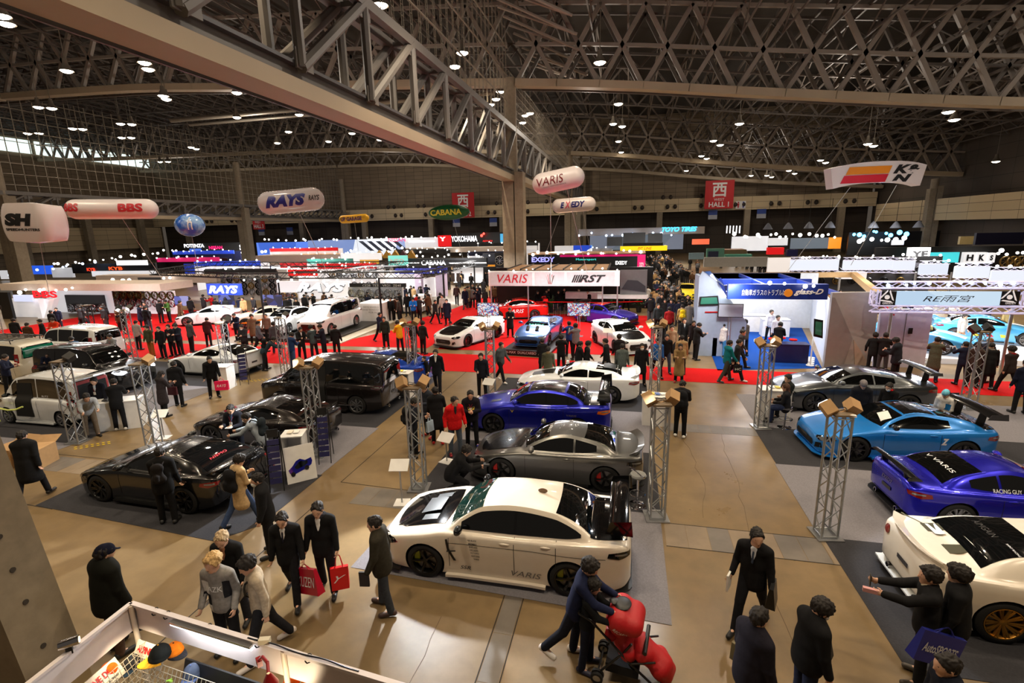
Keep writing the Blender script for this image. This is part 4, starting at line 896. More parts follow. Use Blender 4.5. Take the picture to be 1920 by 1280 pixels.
# bags
def pack(R, label, rgb=(20, 20, 22), s=1.):
    J, sc, _ = PLIB[R.name]; c = V(tuple((J['P']+.27*J['t']-.19*J['tf'])*sc)); B = thing('backpack', label, 'backpack', Matrix.Rotation(R.rotation_euler.z, 3, 'Z') @ c+R.location, R.rotation_euler.z)
    net_obj('pack_body', [(A_(-.05, 0, -.14), A_(.05, 0, -.14), .12*s, .12*s, .05, Yy, 1.35), (A_(-.04, 0, .12), A_(.04, 0, .12), .105*s, .105*s, .06, Yy, 1.3), (A_(0, 0, -.14), A_(0, 0, .12), .12*s, .12*s, .05, Yy, 1.35), (A_(0, -.09, -.14), A_(0, -.09, -.05), .06*s, .06*s, .03)], .013, fabric(rgb), B)
    for q in (-1, 1): MB().path([(q*.1, .06, -.14), (q*.16, .24, -.04), (q*.15, .30, .12), (q*.12, .2, .24), (q*.08, .06, .16)], .016, 6).build('shoulder_strap', fabric(rgb), B, 60)
    return B
def bag(loc, label, w, h, d, m, rz=0, text=None, tm=None, name='shopping_bag', handle=.2, tilt=0, hm=None, thw=(.7, .3), **k):
    "loc: where the hand holds the handle"
    R = thing(name, label, 'bag', loc, rz); R.rotation_euler = (0, tilt, rz); z1, z0 = -handle, -handle-h
    mb = MB(); v = [(-w/2*.96, -d/2, z0), (w/2*.96, -d/2, z0), (w/2*.96, d/2, z0), (-w/2*.96, d/2, z0), (-w/2, -d*.2, z1), (w/2, -d*.2, z1), (w/2, d*.2, z1), (-w/2, d*.2, z1)]
    mb.add(v, [(3, 2, 1, 0), (0, 1, 5, 4), (1, 2, 6, 5), (2, 3, 7, 6), (3, 0, 4, 7), (4, 5, 6, 7)]); mb.build('bag_body', m, R)
    for s in (-1, 1):
        MB().path([(-w*.22, s*d*.15, z1-.01), (-w*.1, 0, -.03), (0, 0, .0), (w*.1, 0, -.03), (w*.22, s*d*.15, z1-.01)], .008, 5).build('handle', hm or m, R)
    if text:
        for s in (-1, 1):
            vs, fs = text_fit(text, w*thw[0], h*thw[1], **k); mb = MB()
            for a, b in vs:
                t = (b+h*.5)/h; y = d/2*(1-t)+d*.2*t; mb.v.append((a*-s, s*(y+.006), z0+b+h*.5))
            mb.f = fs; mb.m = [0]*len(fs); mb.build('lettering', tm or white, R)
    return R
# balloons
def capsule(r, L, ends=1., n=40):
    prof = [(max(.001, r*math.cos(a)**ends), -L/2+r-r*math.sin(a)*1.0) for a in np.linspace(PI/2, 0, 9)]+[(r, x) for x in np.linspace(-L/2+r, L/2-r, 9)[1:-1]]+[(max(.001, r*math.cos(a)**ends), L/2-r+r*math.sin(a)) for a in np.linspace(0, PI/2, 9)]
    return MB().lathe(prof, n=n, axis='X')
def balloon(label, px, py, y, mb, m, texts=(), roll=0, ground=3., alpha=None, face=None, ropes=((0, 0),)):
    p = PY(px, py, y); rz = YAW if face is None else face; roll += .024
    R = thing('advertising_balloon', label, 'balloon', p, rz); R.rotation_euler = (0, -roll, rz)
    o = mb.build('envelope', m, R, 40); bv = bvh_of(o)
    for (s, x, z, wd, hg, mm, kw) in texts: patch_text(bv, s, (x, -6, z), (1, 0, 0), (0, 0, 1), wd, hg, mm, 'lettering', R, eps=.02, **kw)
    for dx, dy in ropes:
        zs = min(v[2] for v in mb.v); MB().tube((dx*.4, 0, zs*.9), (dx, dy, ground-p.z), .018, 4).build('tether', plain((190, 190, 190)), R)
    return R, bv
# ================================================================ the cars on show
pearl = mat('paint_pearl_white', (226, 216, 200), .22, 0, 1., noise=.02); wht = mat('paint_white', (232, 236, 238), .22, 0, 1., noise=.02); gun = paint('gunmetal', (112, 112, 110), .85, .3); dgrey = paint('dark_grey', (84, 88, 92), .85, .28)
brn = paint('dark_brown', (34, 29, 27), .5, .25); blk = paint('black', (18, 18, 18), .3, .2); deep = paint('deep_blue', (22, 30, 170), .6, .28); azure = paint('azure', (24, 126, 214), .25, .3); ultra = paint('ultramarine', (30, 28, 190), .6, .25); lex = paint('bright_blue', (20, 72, 190), .4, .25)
skyb = paint('sky_blue', (74, 168, 226), .1, .3); supb = paint('powder_blue', (72, 112, 178), .5, .3); redp = paint('red', (196, 22, 16), .1, .25); purp = paint('purple', (46, 32, 150), .5, .25); cream = paint('cream', (206, 200, 184), 0, .3); yelp = paint('yellow', (228, 206, 24), 0, .3)
rimb = mat('rim_black', (22, 22, 23), .3, .6, .6); rims = mat('rim_silver', (170, 172, 176), .25, .9); rimg = mat('rim_gold', (190, 140, 62), .28, .9); rimd = mat('rim_graphite', (70, 72, 76), .3, .8)
limec = mat('caliper_lime', (150, 160, 30), .4); redc = mat('caliper_red', (190, 30, 20), .4)
tx_d = mat('decal_black', (20, 20, 22), .5); tx_w = mat('decal_white', (235, 235, 238), .5); tx_r = mat('decal_red', (190, 20, 40), .5); tx_t = mat('decal_teal', (60, 215, 205), .5); tx_g = mat('decal_grey', (110, 104, 98), .5)
def wrx_x(R, bv, X, BV, T):
    for sg in (1, -1):      # vent behind the front wheel, side crease with its shade painted as a dark line, clear lens in the tail lamp
        BV([(X(1.36), sg*1.3, .84), (X(1.40), sg*1.3, .85), (X(1.43), sg*1.3, .66), (X(1.55), sg*1.3, .42), (X(1.50), sg*1.3, .42), (X(1.39), sg*1.3, .64)], (0, -sg, 0), blackm, 'fender_vent', eps=.008)
        T['strip']([(1.4, .765), (4.2, .80)], 'crease_shade_line', .008) if sg > 0 else None
        MB().tube((X(1.40), sg*.95, .64), (X(1.56), sg*.93, .65), .012, 5).build('fender_blade', blackm, R)
    MB().ell((X(3.0), .0, 1.47), (.09, .02, .05), 8, 6).build('roof_fin', mat('bronze_fin', (120, 92, 66), .4), R, 60)
    BV([(X(.66), a, 3) for a in (-.28, .28)]+[(X(1.05), a, 3) for a in (.24, -.24)], (0, 0, -1), blackm, 'bonnet_scoop', eps=.045)
sp = [('HJS BLITZ', .98, .86), ('BREMBO', .92, .80), ('ENDLESS', .9, .74), ('CUSCO ARROWS', .93, .68), ('HOLTS JAPAN', .95, .62), ('RAYS ENG', .9, .56), ('VARIS', .6, .50)]
car('sedan', 'saloon_car', 'pearl white saloon with glossy black bonnet and tall black rear wing', 'car', (-2.17, 8.42, 0), PI, pearl, None, blackg, blackg, (5, rimb, False), limec, dict(h=.30, w=1.62, m=blackg, c=.34, ep=.13), splitter=blackm, skirtm=pearl, tail='wedge', tailm=blackg, vents=1, extra=wrx_x, wscr=glassg,
    texts=[('SSR', 'L', 1.72, .30, .2, .075, tx_d, dict(shear=.3)), ('VARIS', 'L', 2.84, .31, .54, .11, tx_g, dict(shear=.3))]+[(a, 'L', 1.86+.012*i, c, .17*b, .032, tx_d, dict(bold=.02)) for i, (a, b, c) in enumerate(sp)])
car('coupe', 'coupe_car', 'gunmetal grey coupe with carbon bonnet and duck-tail spoiler behind the white saloon', 'car', (-1.68, 12.07, 0), PI, gun, None, carbon, None, (5, rimb, False), redc, None, True, splitter=blackm, louvre=0, tail='wedge', tailm=blackg, texts=[('VARIS', 'T', 1.98, 0, .6, .08, tx_w, {})])
car('evo', 'saloon_car', 'deep blue saloon with carbon roof and big end-plate rear wing', 'car', (-2.67, 15.08, 0), PI, deep, carbon, None, carbon, (6, rimb, True), None, dict(h=.34, w=1.6, m=carbon, ep=.2, c=.3), splitter=carbon, tailm=amber, texts=[('V', 'L', 1.52, .78, .1, .08, mat('decal_gold', (210, 180, 60), .5), dict(bold=.03)), ('VARIS', 'L', 3.35, .75, .3, .06, tx_g, dict(shear=.2))], vents=1)
def sup_x(R, bv, X, BV, T):
    BV([(X(.55), a, 3) for a in (-.22, .22)]+[(X(1.4), a, 3) for a in (.34, -.34)], (0, 0, -1), blackm, 'bonnet_vent', eps=.012)
car('supra', 'coupe_car', 'white fastback coupe with black bonnet vent behind the deep blue saloon', 'car', (-1.75, 18.42, 0), PI, wht, None, None, None, (5, rimb, False), None, None, True, louvre=1, tail='wedge', splitter=None, extra=sup_x)
car('zcoupe', 'coupe_car', 'black coupe nearest the concrete pier, man in black beside it', 'car', (-11.02, 9.45, 0), PI-.03, blk, None, None, None, (8, rimb, True), None, None, True, tail='wedge', texts=[('NISMO', 'Tb', 3.7, .1, .5, .07, tx_r, dict(shear=.2))])
car('zcoupe', 'coupe_car', 'dark brown coupe between the black coupe and the brown minivan', 'car', (-10.9, 12.75, 0), PI, brn, None, None, None, (8, rimb, False), None, None, True, tail='wedge')
def elg(R, bv, X, BV, T):
    BV([(-5, a, b) for a, b in ((-.8, 1.05), (.8, 1.05), (.82, 1.2), (-.82, 1.2))], (1, 0, 0), chrome, 'tailgate_trim', eps=.014)
    BV([(X(1.78), 1.3, .4), (X(2.75), 1.3, .4), (X(2.75), 1.3, 1.66), (X(1.82), 1.3, 1.62)], (0, -1, 0), mat('van_interior', (14, 13, 13), .8), 'open_doorway', eps=.012)
    T['strip']([(2.8, .35), (2.8, 1.7)], 'panel_gap', .03)
    for sg in (1, -1): MB().tube((X(1.4), sg*.94, .34), (X(4.2), sg*.95, .36), .018, 6).build('chrome_strip', chrome, R)
car('van', 'minivan', 'dark brown minivan with open side door and chrome tail', 'car', (-10.65, 15.92, 0), PI, brn, None, None, None, (8, rims, False), extra=elg, tailm=mat('smoked_lens', (60, 40, 46), .1, coat=1))
car('gtr', 'coupe_car', 'bright blue coupe behind the brown minivan', 'car', (-10.15, 18.75, 0), PI, lex, None, None, None, (8, rims, True), None, None, True, tail='wedge')
def kei_x(R, bv, X, BV, T):
    L = 3.55; xr = X(L); hw = .78
    Rm = Matrix.Rotation(.16, 3, 'Y'); q = lambda a, b, c: Rm @ V((a, b, c))+V((xr+.12, 0, 1.68))
    mb = MB(); mb.prism([q(0, -.66, 0), q(-1.1, -.6, 0), q(-1.1, .6, 0), q(0, .66, 0)], Rm @ V((0, 0, .05))); tg = mb.build('tailgate', wht, R)
    MB().prism([q(-.15, -.5, .052), q(-.6, -.48, .052), q(-.6, .48, .052), q(-.15, .5, .052)], (0, 0, .004)).build('tailgate_glass', glass, tg)
    BV([(-5, a, b) for a, b in ((-.64, .5), (.64, .5), (.62, 1.55), (-.62, 1.55))], (1, 0, 0), mat('van_red_trim', (150, 14, 12), .6), 'load_opening', eps=.012)
    BV([(-5, a, b) for a, b in ((-.5, .55), (.5, .55), (.48, 1.45), (-.48, 1.45))], (1, 0, 0), mat('van_interior', (14, 13, 13), .8), 'load_bay', eps=.02)
    BV([(X(.98), 1.3, .32), (X(1.75), 1.3, .32), (X(1.75), 1.3, 1.5), (X(1.1), 1.3, 1.48)], (0, -1, 0), mat('van_interior', (14, 13, 13), .8), 'open_doorway', eps=.014)
    MB().bb((X(3.1), .81, .55), (X(3.45), .79, .56)).build('body_crease', wht, R)
    for sg in (1, -1): BV([(X(3.36), sg*1.3, .62), (X(3.52), sg*1.3, .62), (X(3.52), sg*1.3, 1.0), (X(3.36), sg*1.3, 1.0)], (0, -sg, 0), blackg, 'tail_cluster', eps=.01)
car('kei', 'van', 'small white van with raised tailgate and open side door', 'car', (-19.78, 12.95, 0), PI, wht, None, None, None, (8, rims, True), extra=kei_x, doors=False, tail='tall', skirtm=wht, texts=[('BLITZ', 'L', 2.3, 1.06, .3, .06, tx_w, {})])
car('suv', 'estate_car', 'black estate car with both headlights shining', 'car', (-22.05, 16.25, 0), 0, blk, None, None, None, (5, rims, False), lit=True, dw=-.1)
car('suv', 'offroad_car', 'white off-road car showing its tail beside the lattice tower with two lit lamps', 'car', (-28.7, 20.15, 0), PI, wht, None, None, None, (6, rims, False), tail='tall')
def crm(R, bv, X, BV, T):
    mb = MB()
    for sg in (1, -1): mb.tube((X(1.9), sg*.6, 1.98), (X(4.3), sg*.6, 1.98), .03, 6)
    for i in range(7): x = X(2.0+.37*i); mb.tube((x, -.6, 1.99), (x, .6, 1.99), .022, 6)
    for sg in (1, -1):
        for s in (2.1, 4.1): mb.tube((X(s), sg*.6, 1.98), (X(s), sg*.58, 1.8), .02, 6)
    mb.build('roof_rack', blackm, R)
    BV([(-5, a, b) for a, b in ((-.66, 1.22), (.66, 1.22), (.6, 1.64), (-.6, 1.64))], (1, 0, 0), mat('greenish_glass', (8, 96, 70), .05, coat=1), 'rear_window', eps=.014)  # rear glass of its own green tint
car('suv', 'offroad_car', 'cream off-road car with roof rack and greenish rear glass', 'car', (-28.35, 16.7, 0), PI, cream, None, None, None, (5, rims, False), tail='tall', extra=crm)
car('zcoupe', 'coupe_car', 'white coupe beyond the black estate, beside the leaning brochure rack', 'car', (-18.9, 19.3, 0), PI-.03, wht, None, None, None, (8, rimd, False), None, None, True, tail='wedge', tailm=redl)
# middle distance
car('gtr', 'coupe_car', 'white coupe with black bonnet and red-lipped wheels on red carpet', 'car', (-8.75, 27.2, 0), math.radians(-112), wht, None, carbon, None, (10, rimb, False), redc, None, True, splitter=blackm, skirtm=blackm, texts=[('VARIS', 'L', 2.6, .5, 1.0, .2, mat('decal_pink', (236, 190, 196), .5), dict(shear=.3))])
def supb_x(R, bv, X, BV, T):
    for sg in (1, -1): MB().tube((X(.75), sg*.25, .78), (X(.95), sg*.27, .98), .10, 12, .08).build('bonnet_intake', blackm, R, 40)
car('supra', 'coupe_car', 'powder blue coupe with twin bonnet intakes facing the camera on a black ramp', 'car', (-4.75, 27.4, .14), math.radians(-96), supb, None, None, None, (5, rimb, False), lens_=lens, extra=supb_x, splitter=supb, texts=[('BATTLE', 'T', 1.62, 0, .85, .09, tx_t, dict(bold=.02)), ('V-MAX', 'T', 1.82, 0, .5, .1, tx_t, dict(bold=.02))])
car('evo', 'saloon_car', 'red saloon with white lettering behind the television on the red carpet', 'car', (-7.8, 35.0, 0), PI+.25, redp, None, None, None, (5, rimb, False), None, dict(h=.25, m=redp), texts=[('VARIS', 'L', 2.2, .6, 1.1, .26, tx_w, dict(shear=.3))])
car('coupe', 'coupe_car', 'purple coupe with orange-red bonnet edge beside the potted palms', 'car', (-1.35, 33.7, 0), math.radians(-32), purp, mat('paint_orange_red', (206, 60, 40), .3, 0, 1.), None, None, (6, rimb, True), amber, dict(h=.3), splitter=blackm)
car('hatch', 'hatchback_car', 'white hatchback with black bonnet panel facing the crowd on red carpet', 'car', (-.35, 26.7, 0), math.radians(-62), wht, None, carbon, None, (6, rimb, True), None, None, True, splitter=wht, texts=[('VARIS', 'T', 1.25, 0, .5, .07, tx_w, {})])
car('van', 'minivan', 'white minivan with dark grille on the platform below the wheel wall', 'car', (-18.45, 28.3, .22), math.radians(-90), wht, None, None, None, (10, rims, True), grillem=mat('dark_chrome', (70, 58, 54), .2, .8), texts=[('RAYS', 'T', 1.12, 0, .9, .12, tx_w, dict(shear=.2))])
car('sedan', 'saloon_car', 'white saloon with black roof nosed beside the white minivan', 'car', (-21.5, 28.1, .2), math.radians(-86), wht, blackg, None, None, (5, rims, False))
car('coupe', 'coupe_car', 'yellow coupe half hidden behind the white minivan', 'car', (-22.6, 35.2, 0), math.radians(-100), yelp, None, None, None, (5, rimb, False))
car('coupe', 'coupe_car', 'plain white coupe on the wheel stand at left, further from the orange one', 'car', (-29.9, 30.6, 0), math.radians(-150), wht, None, carbon, None, (5, rims, False))
car('gtr', 'coupe_car', 'white coupe with orange painted flanks on the wheel stand at left', 'car', (-24.9, 30.4, 0), math.radians(-140), pearl, None, None, None, (5, rimb, False), extra=lambda R, bv, X, BV, T: [BV([(X(.4), s*1.3, .45), (X(1.4), s*1.3, .5), (X(3.2), s*1.3, .82), (X(4.4), s*1.3, .86), (X(4.4), s*1.3, .74), (X(3.1), s*1.3, .68), (X(1.3), s*1.3, .36)], (0, -s, 0), mat('paint_orange', (236, 140, 30), .3, 0, 1.), 'side_graphic') for s in (1, -1)])
def ame(R, bv, X, BV, T):
    random.seed(5)
    for s in (1, -1):
        for i in range(7): BV([(X(.5+.5*i), s*1.3, .35), (X(.75+.5*i), s*1.3, .35), (X(.8+.5*i), s*1.3, .5), (X(.6+.5*i), s*1.3, .48)], (0, -s, 0), random.choice([white, tx_r, tx_d, mat('decal_yellow', (230, 210, 60), .5)]), 'sponsor_sticker')
    BV([(X(.4), a, 3) for a in (-.3, .1)]+[(X(1.3), a, 3) for a in (.35, -.1)], (0, 0, -1), white, 'bonnet_graphic', eps=.012)
car('supra', 'race_car', 'sky blue race car with white bonnet graphic beside the white corner wall', 'car', (13.5, 27.2, .25), math.radians(-38), skyb, wht, None, None, (6, rims, False), None, dict(h=.3, m=skyb), extra=ame)
car('coupe', 'race_car', 'sky blue race car with swept cabin on the right of the two sky blue cars', 'car', (17.6, 29.2, .25), math.radians(-22), skyb, None, None, None, (6, rims, False), None, None, True, extra=ame)
# right-hand row
car('gtr', 'coupe_car', 'silver grey coupe with tall arched rear wing behind the light blue coupe', 'car', (7.55, 18.72, 0), PI+.06, dgrey, None, None, None, (7, rimd, True), None, dict(h=.34, w=1.7, m=dgrey, ep=.05, c=.3), splitter=blackm)
def z_x(R, bv, X, BV, T): patch_text(bv, 'Z', (X(2.95), 1.3, .66), (-1, 0, 0), (0, 0, 1), .16, .18, tx_w, 'lettering', R, bold=.06, shear=.3); BV([(X(2.3+.1), a, 3) for a in (-.3, .3)]+[(X(2.62), a, 3) for a in (.3, -.3)], (0, 0, -1), blackm, 'roof_hatch')
def sheet(R, bv, X, BV, T): BV([(X(1.72), .1, 3), (X(1.62), .52, 3), (X(1.85), .56, 3), (X(1.95), .16, 3)], (0, 0, -1), white, 'price_card', eps=.012)
car('zcoupe', 'coupe_car', 'light blue coupe with black roof and raised black rear wing', 'car', (7.2, 15.02, 0), PI+.07, azure, carbon, None, carbon, (10, rimb, False), None, dict(h=.36, w=1.75, m=carbon, c=.36, ep=.08), splitter=azure, skirtm=azure, tailm=redl, extra=lambda *a: (z_x(*a), sheet(*a)))
car('coupe', 'coupe_car', 'ultramarine blue coupe seen from its tail between light blue and white cars', 'car', (7.85, 11.75, 0), .05, ultra, None, None, None, (10, rims, True), None, dict(h=.1, w=1.5, m=carbon, c=.22, ep=.03, s=.1), splitter=blackm, tail='wedge', texts=[('V VARIS', 'Tb', 3.35, .0, .9, .08, tx_w, dict(shear=.1)), ('RACING GUY', 'R', 1.85+.7, .93, .5, .07, tx_w, {}), ('EXEDY', 'B', 0, .72, .4, .09, tx_g, dict(shear=.2))])
def wz(R, bv, X, BV, T):
    for y in (-.2, .42): MB().prism([(X(4.25), y-.12, 1.02), (X(4.0), y-.1, 1.06), (X(4.0), y+.1, 1.06), (X(4.25), y+.12, 1.02)], (0, 0, .03)).tube((X(4.2), y+.12, 1.03), (X(4.36), y+.5, 1.0), .018, 5).build('wing_bracket', mat('olive_carbon', (84, 82, 66), .3, .3, .5), R)
    T['strip']([(1.4, .6), (2.6, .62)], 'side_stripe', .03)
    BV([(X(4.05), -.16+.35, 3), (X(4.05), .16+.35, 3), (X(4.2), .16+.35, 3), (X(4.2), -.16+.35, 3)], (0, 0, -1), wht, 'boot_badge', eps=.03)
    MB().bb((X(4.68), -.92, .12), (X(4.4), .92, .15)).build('chin_blade', wht, R)
car('gtr', 'coupe_car', 'white wide-bodied car with gold wheels, two men with a blue bag in front', 'car', (6.98, 8.72, 0), .0, pearl, None, None, None, (10, rimg, True), None, None, pearl, splitter=wht, skirtm=pearl, tail='round', tailm=redl, extra=wz, texts=[('AIMGAIN', 'Tb', 3.55, .15, .5, .1, mat('decal_smoke', (44, 42, 40), .5), {}), ('SHINY RACING', 'Tb', 3.5, -.42, .3, .03, tx_w, {})])
# ================================================================ towers, counters and small things between the cars
TW = 'lattice lighting tower '
tower((-4.92, 10.58), TW+'left of the gunmetal coupe, beside the tilted information stand'); tower((.75, 10.34), TW+'on the right corner of the white saloon carpet'); tower((4.08, 10.3), TW+'at the corner between the two right-hand carpets'); tower((-4.98, 17.7), TW+'at the nose of the white fastback coupe')
tower((1.1, 18.8), TW+'behind the counter at the tail of the white fastback'); tower((4.2, 16.1), TW+'beside the counter where two people sit'); tower((11.3, 19.0), TW+'with steel lamp panels behind the silver grey coupe', cardb=False); tower((-8.6, 11.85), TW+'between the two navy brochure racks')
tower((-8.4, 18.2), TW+'behind the white cabinet at the bright blue coupe'); tower((-13.95, 11.45), TW+'behind the black coupe, standing on bright floor', lights=1); tower((-16.8, 11.35), TW+'in front of the white van with raised tailgate', cardb=False, lights=1); tower((-16.95, 17.85), TW+'beside the white cabinet at the white coupe', cardb=False, lights=1)
tower((-15.1, 19.2), TW+'with one lit lamp beyond the brown minivan', cardb=False, lit=True, lights=1); tower((-25.4, 20.6), TW+'with two lit lamps beside the white off-road car', cardb=False, lit=True); tower((-29.6, 21.9), TW+'behind the white off-road car', cardb=False, lights=0, cols=rimd); tower((-33.6, 20), TW+'at the far left edge by the cream car', cardb=False, lights=1, lit=True)
def spot(p, q, e, ang=70, col=(.94, .97, 1), s=.08): lamp('tower_lamp', 'SPOT', p, e, col, q, s, ang, .25)
spot((-4.75, 10.3, 2.95), (-3.2, 6.0, 0), 1150, 84); spot((.6, 10.2, 2.85), (-1.4, 8.3, .5), 130, 80); spot((4.2, 10.1, 2.85), (6.5, 8.6, .5), 160, 90); spot((-8.8, 11.7, 2.85), (-13.2, 11.0, 0), 700, 80); spot((-5.2, 17.6, 2.8), (-2, 15.5, .5), 250, 90)
spot((4.3, 16.2, 2.8), (7, 14.8, .7), 300, 95); spot((-25.2, 20.4, 2.8), (-22, 15, .6), 500, 90); spot((-8.6, 18.0, 2.8), (-10.5, 16, .5), 260, 90); spot((1.0, 18.6, 2.8), (-1.5, 17.8, .6), 260, 90); spot((-16.8, 17.7, 2.8), (-18.5, 18.8, .5), 320, 95); spot((-15.1, 19, 2.8), (-19, 13.5, .6), 500, 90)
spot((-8.5, 11.5, 2.95), (-9.0, 7.0, 0), 900, 58)
counter((.95, 15.9), 'white counter at the tail of the deep blue saloon', .75, .5, .95); papers((.95, 15.9, 1.0), 'leaflets on the counter at the tail of the deep blue saloon', 0, 4)
counter((4.75, 17.0), 'white counter where two people sit on stools', .9, .55, 1.0); papers((4.75, 17.0, 1.05), 'leaflets on the counter where two people sit', 0, 2)
counter((-8.35, 17.05), 'white open cabinet with yellow leaflets at the bright blue coupe', .8, .5, 1.0, 0, None, True); papers((-8.35, 17.05, 1.05), 'yellow leaflets on the white open cabinet', 0, 3, ((235, 205, 60), (240, 200, 50), (250, 250, 240)))
counter((-16.6, 12.65), 'white counter behind which a man with a lanyard stands', 1.3, .6, .95, .5); papers((-16.8, 12.5, 1.0), 'dark leaflets on the counter by the white van', .5, 2, ((50, 50, 54), (90, 90, 96)))
counter((-16.5, 17.0), 'white cabinet beside the white coupe, red bag in front', .8, .6, .95, .2)
counter((-8.75, 11.1), 'white counter with a leaflet stack between the brochure racks', .55, .5, .95, .35, None, True); papers((-8.75, 11.1, 1.0), 'leaflet stack on the counter between the brochure racks', .3, 2, ((235, 225, 205), (245, 240, 232)))
stool((-9.35, 10.35), 'white round stool with chrome base left of the nearer brochure rack', None, .72, True, .4); stool((.35, 10.75), 'clear-seated chrome stool behind the black rear wing', mat('clear_seat', (190, 192, 190), .1, .5), .72, True, 2.2)
stool((4.9, 16.2), 'chrome stool under the woman at the counter', chrome, .62, False); stool((5.15, 16.95), 'chrome stool under the man at the counter', chrome, .62, False)
rack((-8.35, 9.75), 'navy brochure rack nearest the camera, left of the car poster board', .55); rack((-8.05, 11.35), 'navy brochure rack behind the car poster board', .45); rack((-15.9, 17.5), 'dark brochure rack leaning beside the white cabinet', .6)
B_, q = board((-8.05, 10.35), 'white poster board with a blue car picture', .72, .95, white, .75, .22)
cp = [(-.3, .34), (-.27, .25), (-.2, .2), (.12, .3), (.26, .38), (.29, .47), (.27, .56), (.12, .52), (0, .58), (-.1, .54), (-.2, .42)]
MB().prism([q(x, -.006, z+.02) for x, z in cp], (0, .003, 0)).build('car_picture', deep, B_); MB().prism([q(x*.55+.02, -.010, .46+(z-.42)*.5) for x, z in cp], (0, .003, 0)).build('car_picture_glass', glass, B_)
for x, z in ((-.2, .24), (.14, .34)): MB().prism([q(x+.055*math.cos(a), -.014, z+.06*math.sin(a)) for a in np.linspace(0, 6, 12)], (0, .003, 0)).build('car_picture_wheel', blackm, B_)
info_stand((-5.05, 9.85), 'white tilted information stand at the nose of the white saloon', .2); info_stand((-4.75, 12.1), 'white tilted information panel at the nose of the gunmetal coupe', -.3, .7); info_stand((-4.9, 17.1), 'white tilted information panel behind the boy in black', -.2, .75); info_stand((-.9, 24.9), 'white information stand before the white hatchback', 0, 1.2)
info_stand((-14.3, 12.1), 'thin information stand on the bright floor behind the black coupe', .3, .8)
for i, p in enumerate((P(30, 868), P(72, 870))): MB_ = thing('cardboard_box', ('open cardboard box behind the man in black at far left', 'cardboard box nearest the pale carpet at far left')[i], 'box', pos(p), .3*i); MB().bb((-.35, -.3, 0), (.35, .3, .55)).build('box_body', card, MB_); MB().prism([(-.35, .3, .55), (.35, .3, .55), (.4, .5, .7), (-.4, .5, .7)], (0, .01, 0)).build('box_flap', card, MB_)
ty = mat('hazard_tape', (226, 196, 20), .6)
for k, (a, b) in enumerate((((-16.45, 11.0), (-15.7, 11.6)), ((-16.2, 18.0), (-15.3, 18.6)))):
    mb = MB()
    for i in range(7):
        for j in (0, .12): t = i/7+.03*(j > 0); mb.box((a[0]+(b[0]-a[0])*t+j, a[1]+(b[1]-a[1])*t-j, .006), (.07, .05, .004), .6)
    tag(mb.build('hazard_tape', ty), ('yellow hazard tape at the foot of the tower before the white van', 'yellow hazard tape beside the man with the pink bag')[k], 'tape')
tape = mat('rope_yellow', (214, 226, 120), .6); tag(MB().path([PY(0, 790, 12.0)+V((0, 0, 0))]+[V((-21.2+.35*i, 11.95, .62+.08*(i-2)**2*.5)) for i in range(5)], .03, 6).build('barrier_rope', tape, None, 60), 'pale yellow barrier rope across the open door of the white van', 'rope')
# ================================================================ visitors
def PH(px, py, z=1.6): p = P(px, py, z); return V((p.x, p.y, 0))
K = (26, 26, 28); DK = (34, 34, 38); NAVY = (24, 28, 48); TAN = (186, 152, 106); BR = (84, 62, 44); GR = (120, 120, 124); LG = (196, 194, 190); OL = (84, 84, 66); JEAN = (52, 66, 92); RED = (206, 20, 26); BLOND = (196, 160, 104)
mag = mat('magenta_paper', (176, 16, 44), .35); redb = mat('red_paper', (206, 22, 26), .35)
def carry(R, i, label, w, h, d, m, rot=0, **k):
    "a bag hanging from a hand"
    J, sc, _ = PLIB[R.name]; hd = J['hd'+i]/np.linalg.norm(J['hd'+i]); p = Matrix.Rotation(R.rotation_euler.z, 3, 'Z') @ V(tuple((J['wr'+i]+hd*.09)*sc))+R.location
    return bag(p, label, w, h, d, m, rot, **k)
def hold(R, i, label, size, m, name='brochure', cat='brochure', off=.12, rot=(0, 0, 0), lens_=False):
    J, sc, _ = PLIB[R.name]; hd = J['hd'+i]/np.linalg.norm(J['hd'+i]); p = Matrix.Rotation(R.rotation_euler.z, 3, 'Z') @ V(tuple((J['wr'+i]+hd*off)*sc))+R.location
    mb = MB(); mb.box((0, 0, 0), size)
    if lens_: mb.tube((0, size[1]*.5, 0), (0, size[1]*.5+.07, 0), .03, 12)
    o = mb.build(name, m, None, 30); o.location = p; o.rotation_euler = (rot[0], rot[1], R.rotation_euler.z+rot[2]); return tag(o, label, cat)
# ---- near floor
a = person('man in olive leather jacket holding a dark brochure', P(726, 1143), 100, dict(STAND, yaw=-8, legL=(-6, 6), legR=(10, 6), armL=(6, 8, 20, 0), armR=(-10, 10, 15, 0)), (50, 46, 36), (54, 58, 64), (60, 40, 34), style='suit', bulk=1.2, res=.011)
hold(a, 'L', 'dark brochure held by the man in olive leather', (.03, .16, .26), plain((26, 22, 30)))
a = person('man in black coat seen from behind beside the concrete pier', P(66, 936), 30, dict(WALK2, legL=(-14, 8), legR=(16, 5), splay=9), (24, 24, 25), (26, 26, 30), (30, 26, 24), style='coat', bulk=1.3, h=1.74)
a = person('stout man in black jacket and navy cap seen from behind', PH(183, 1050, 1.62), 350, dict(STAND, yaw=12), (22, 23, 18), (72, 52, 38), style='suit', bulk=1.5, h=1.76, cap=((20, 22, 40), 'cap'), res=.011)
carry(a, 'R', 'black carrier bag hanging beside the man in navy cap', .3, .34, .12, blackm, .6, handle=.1)
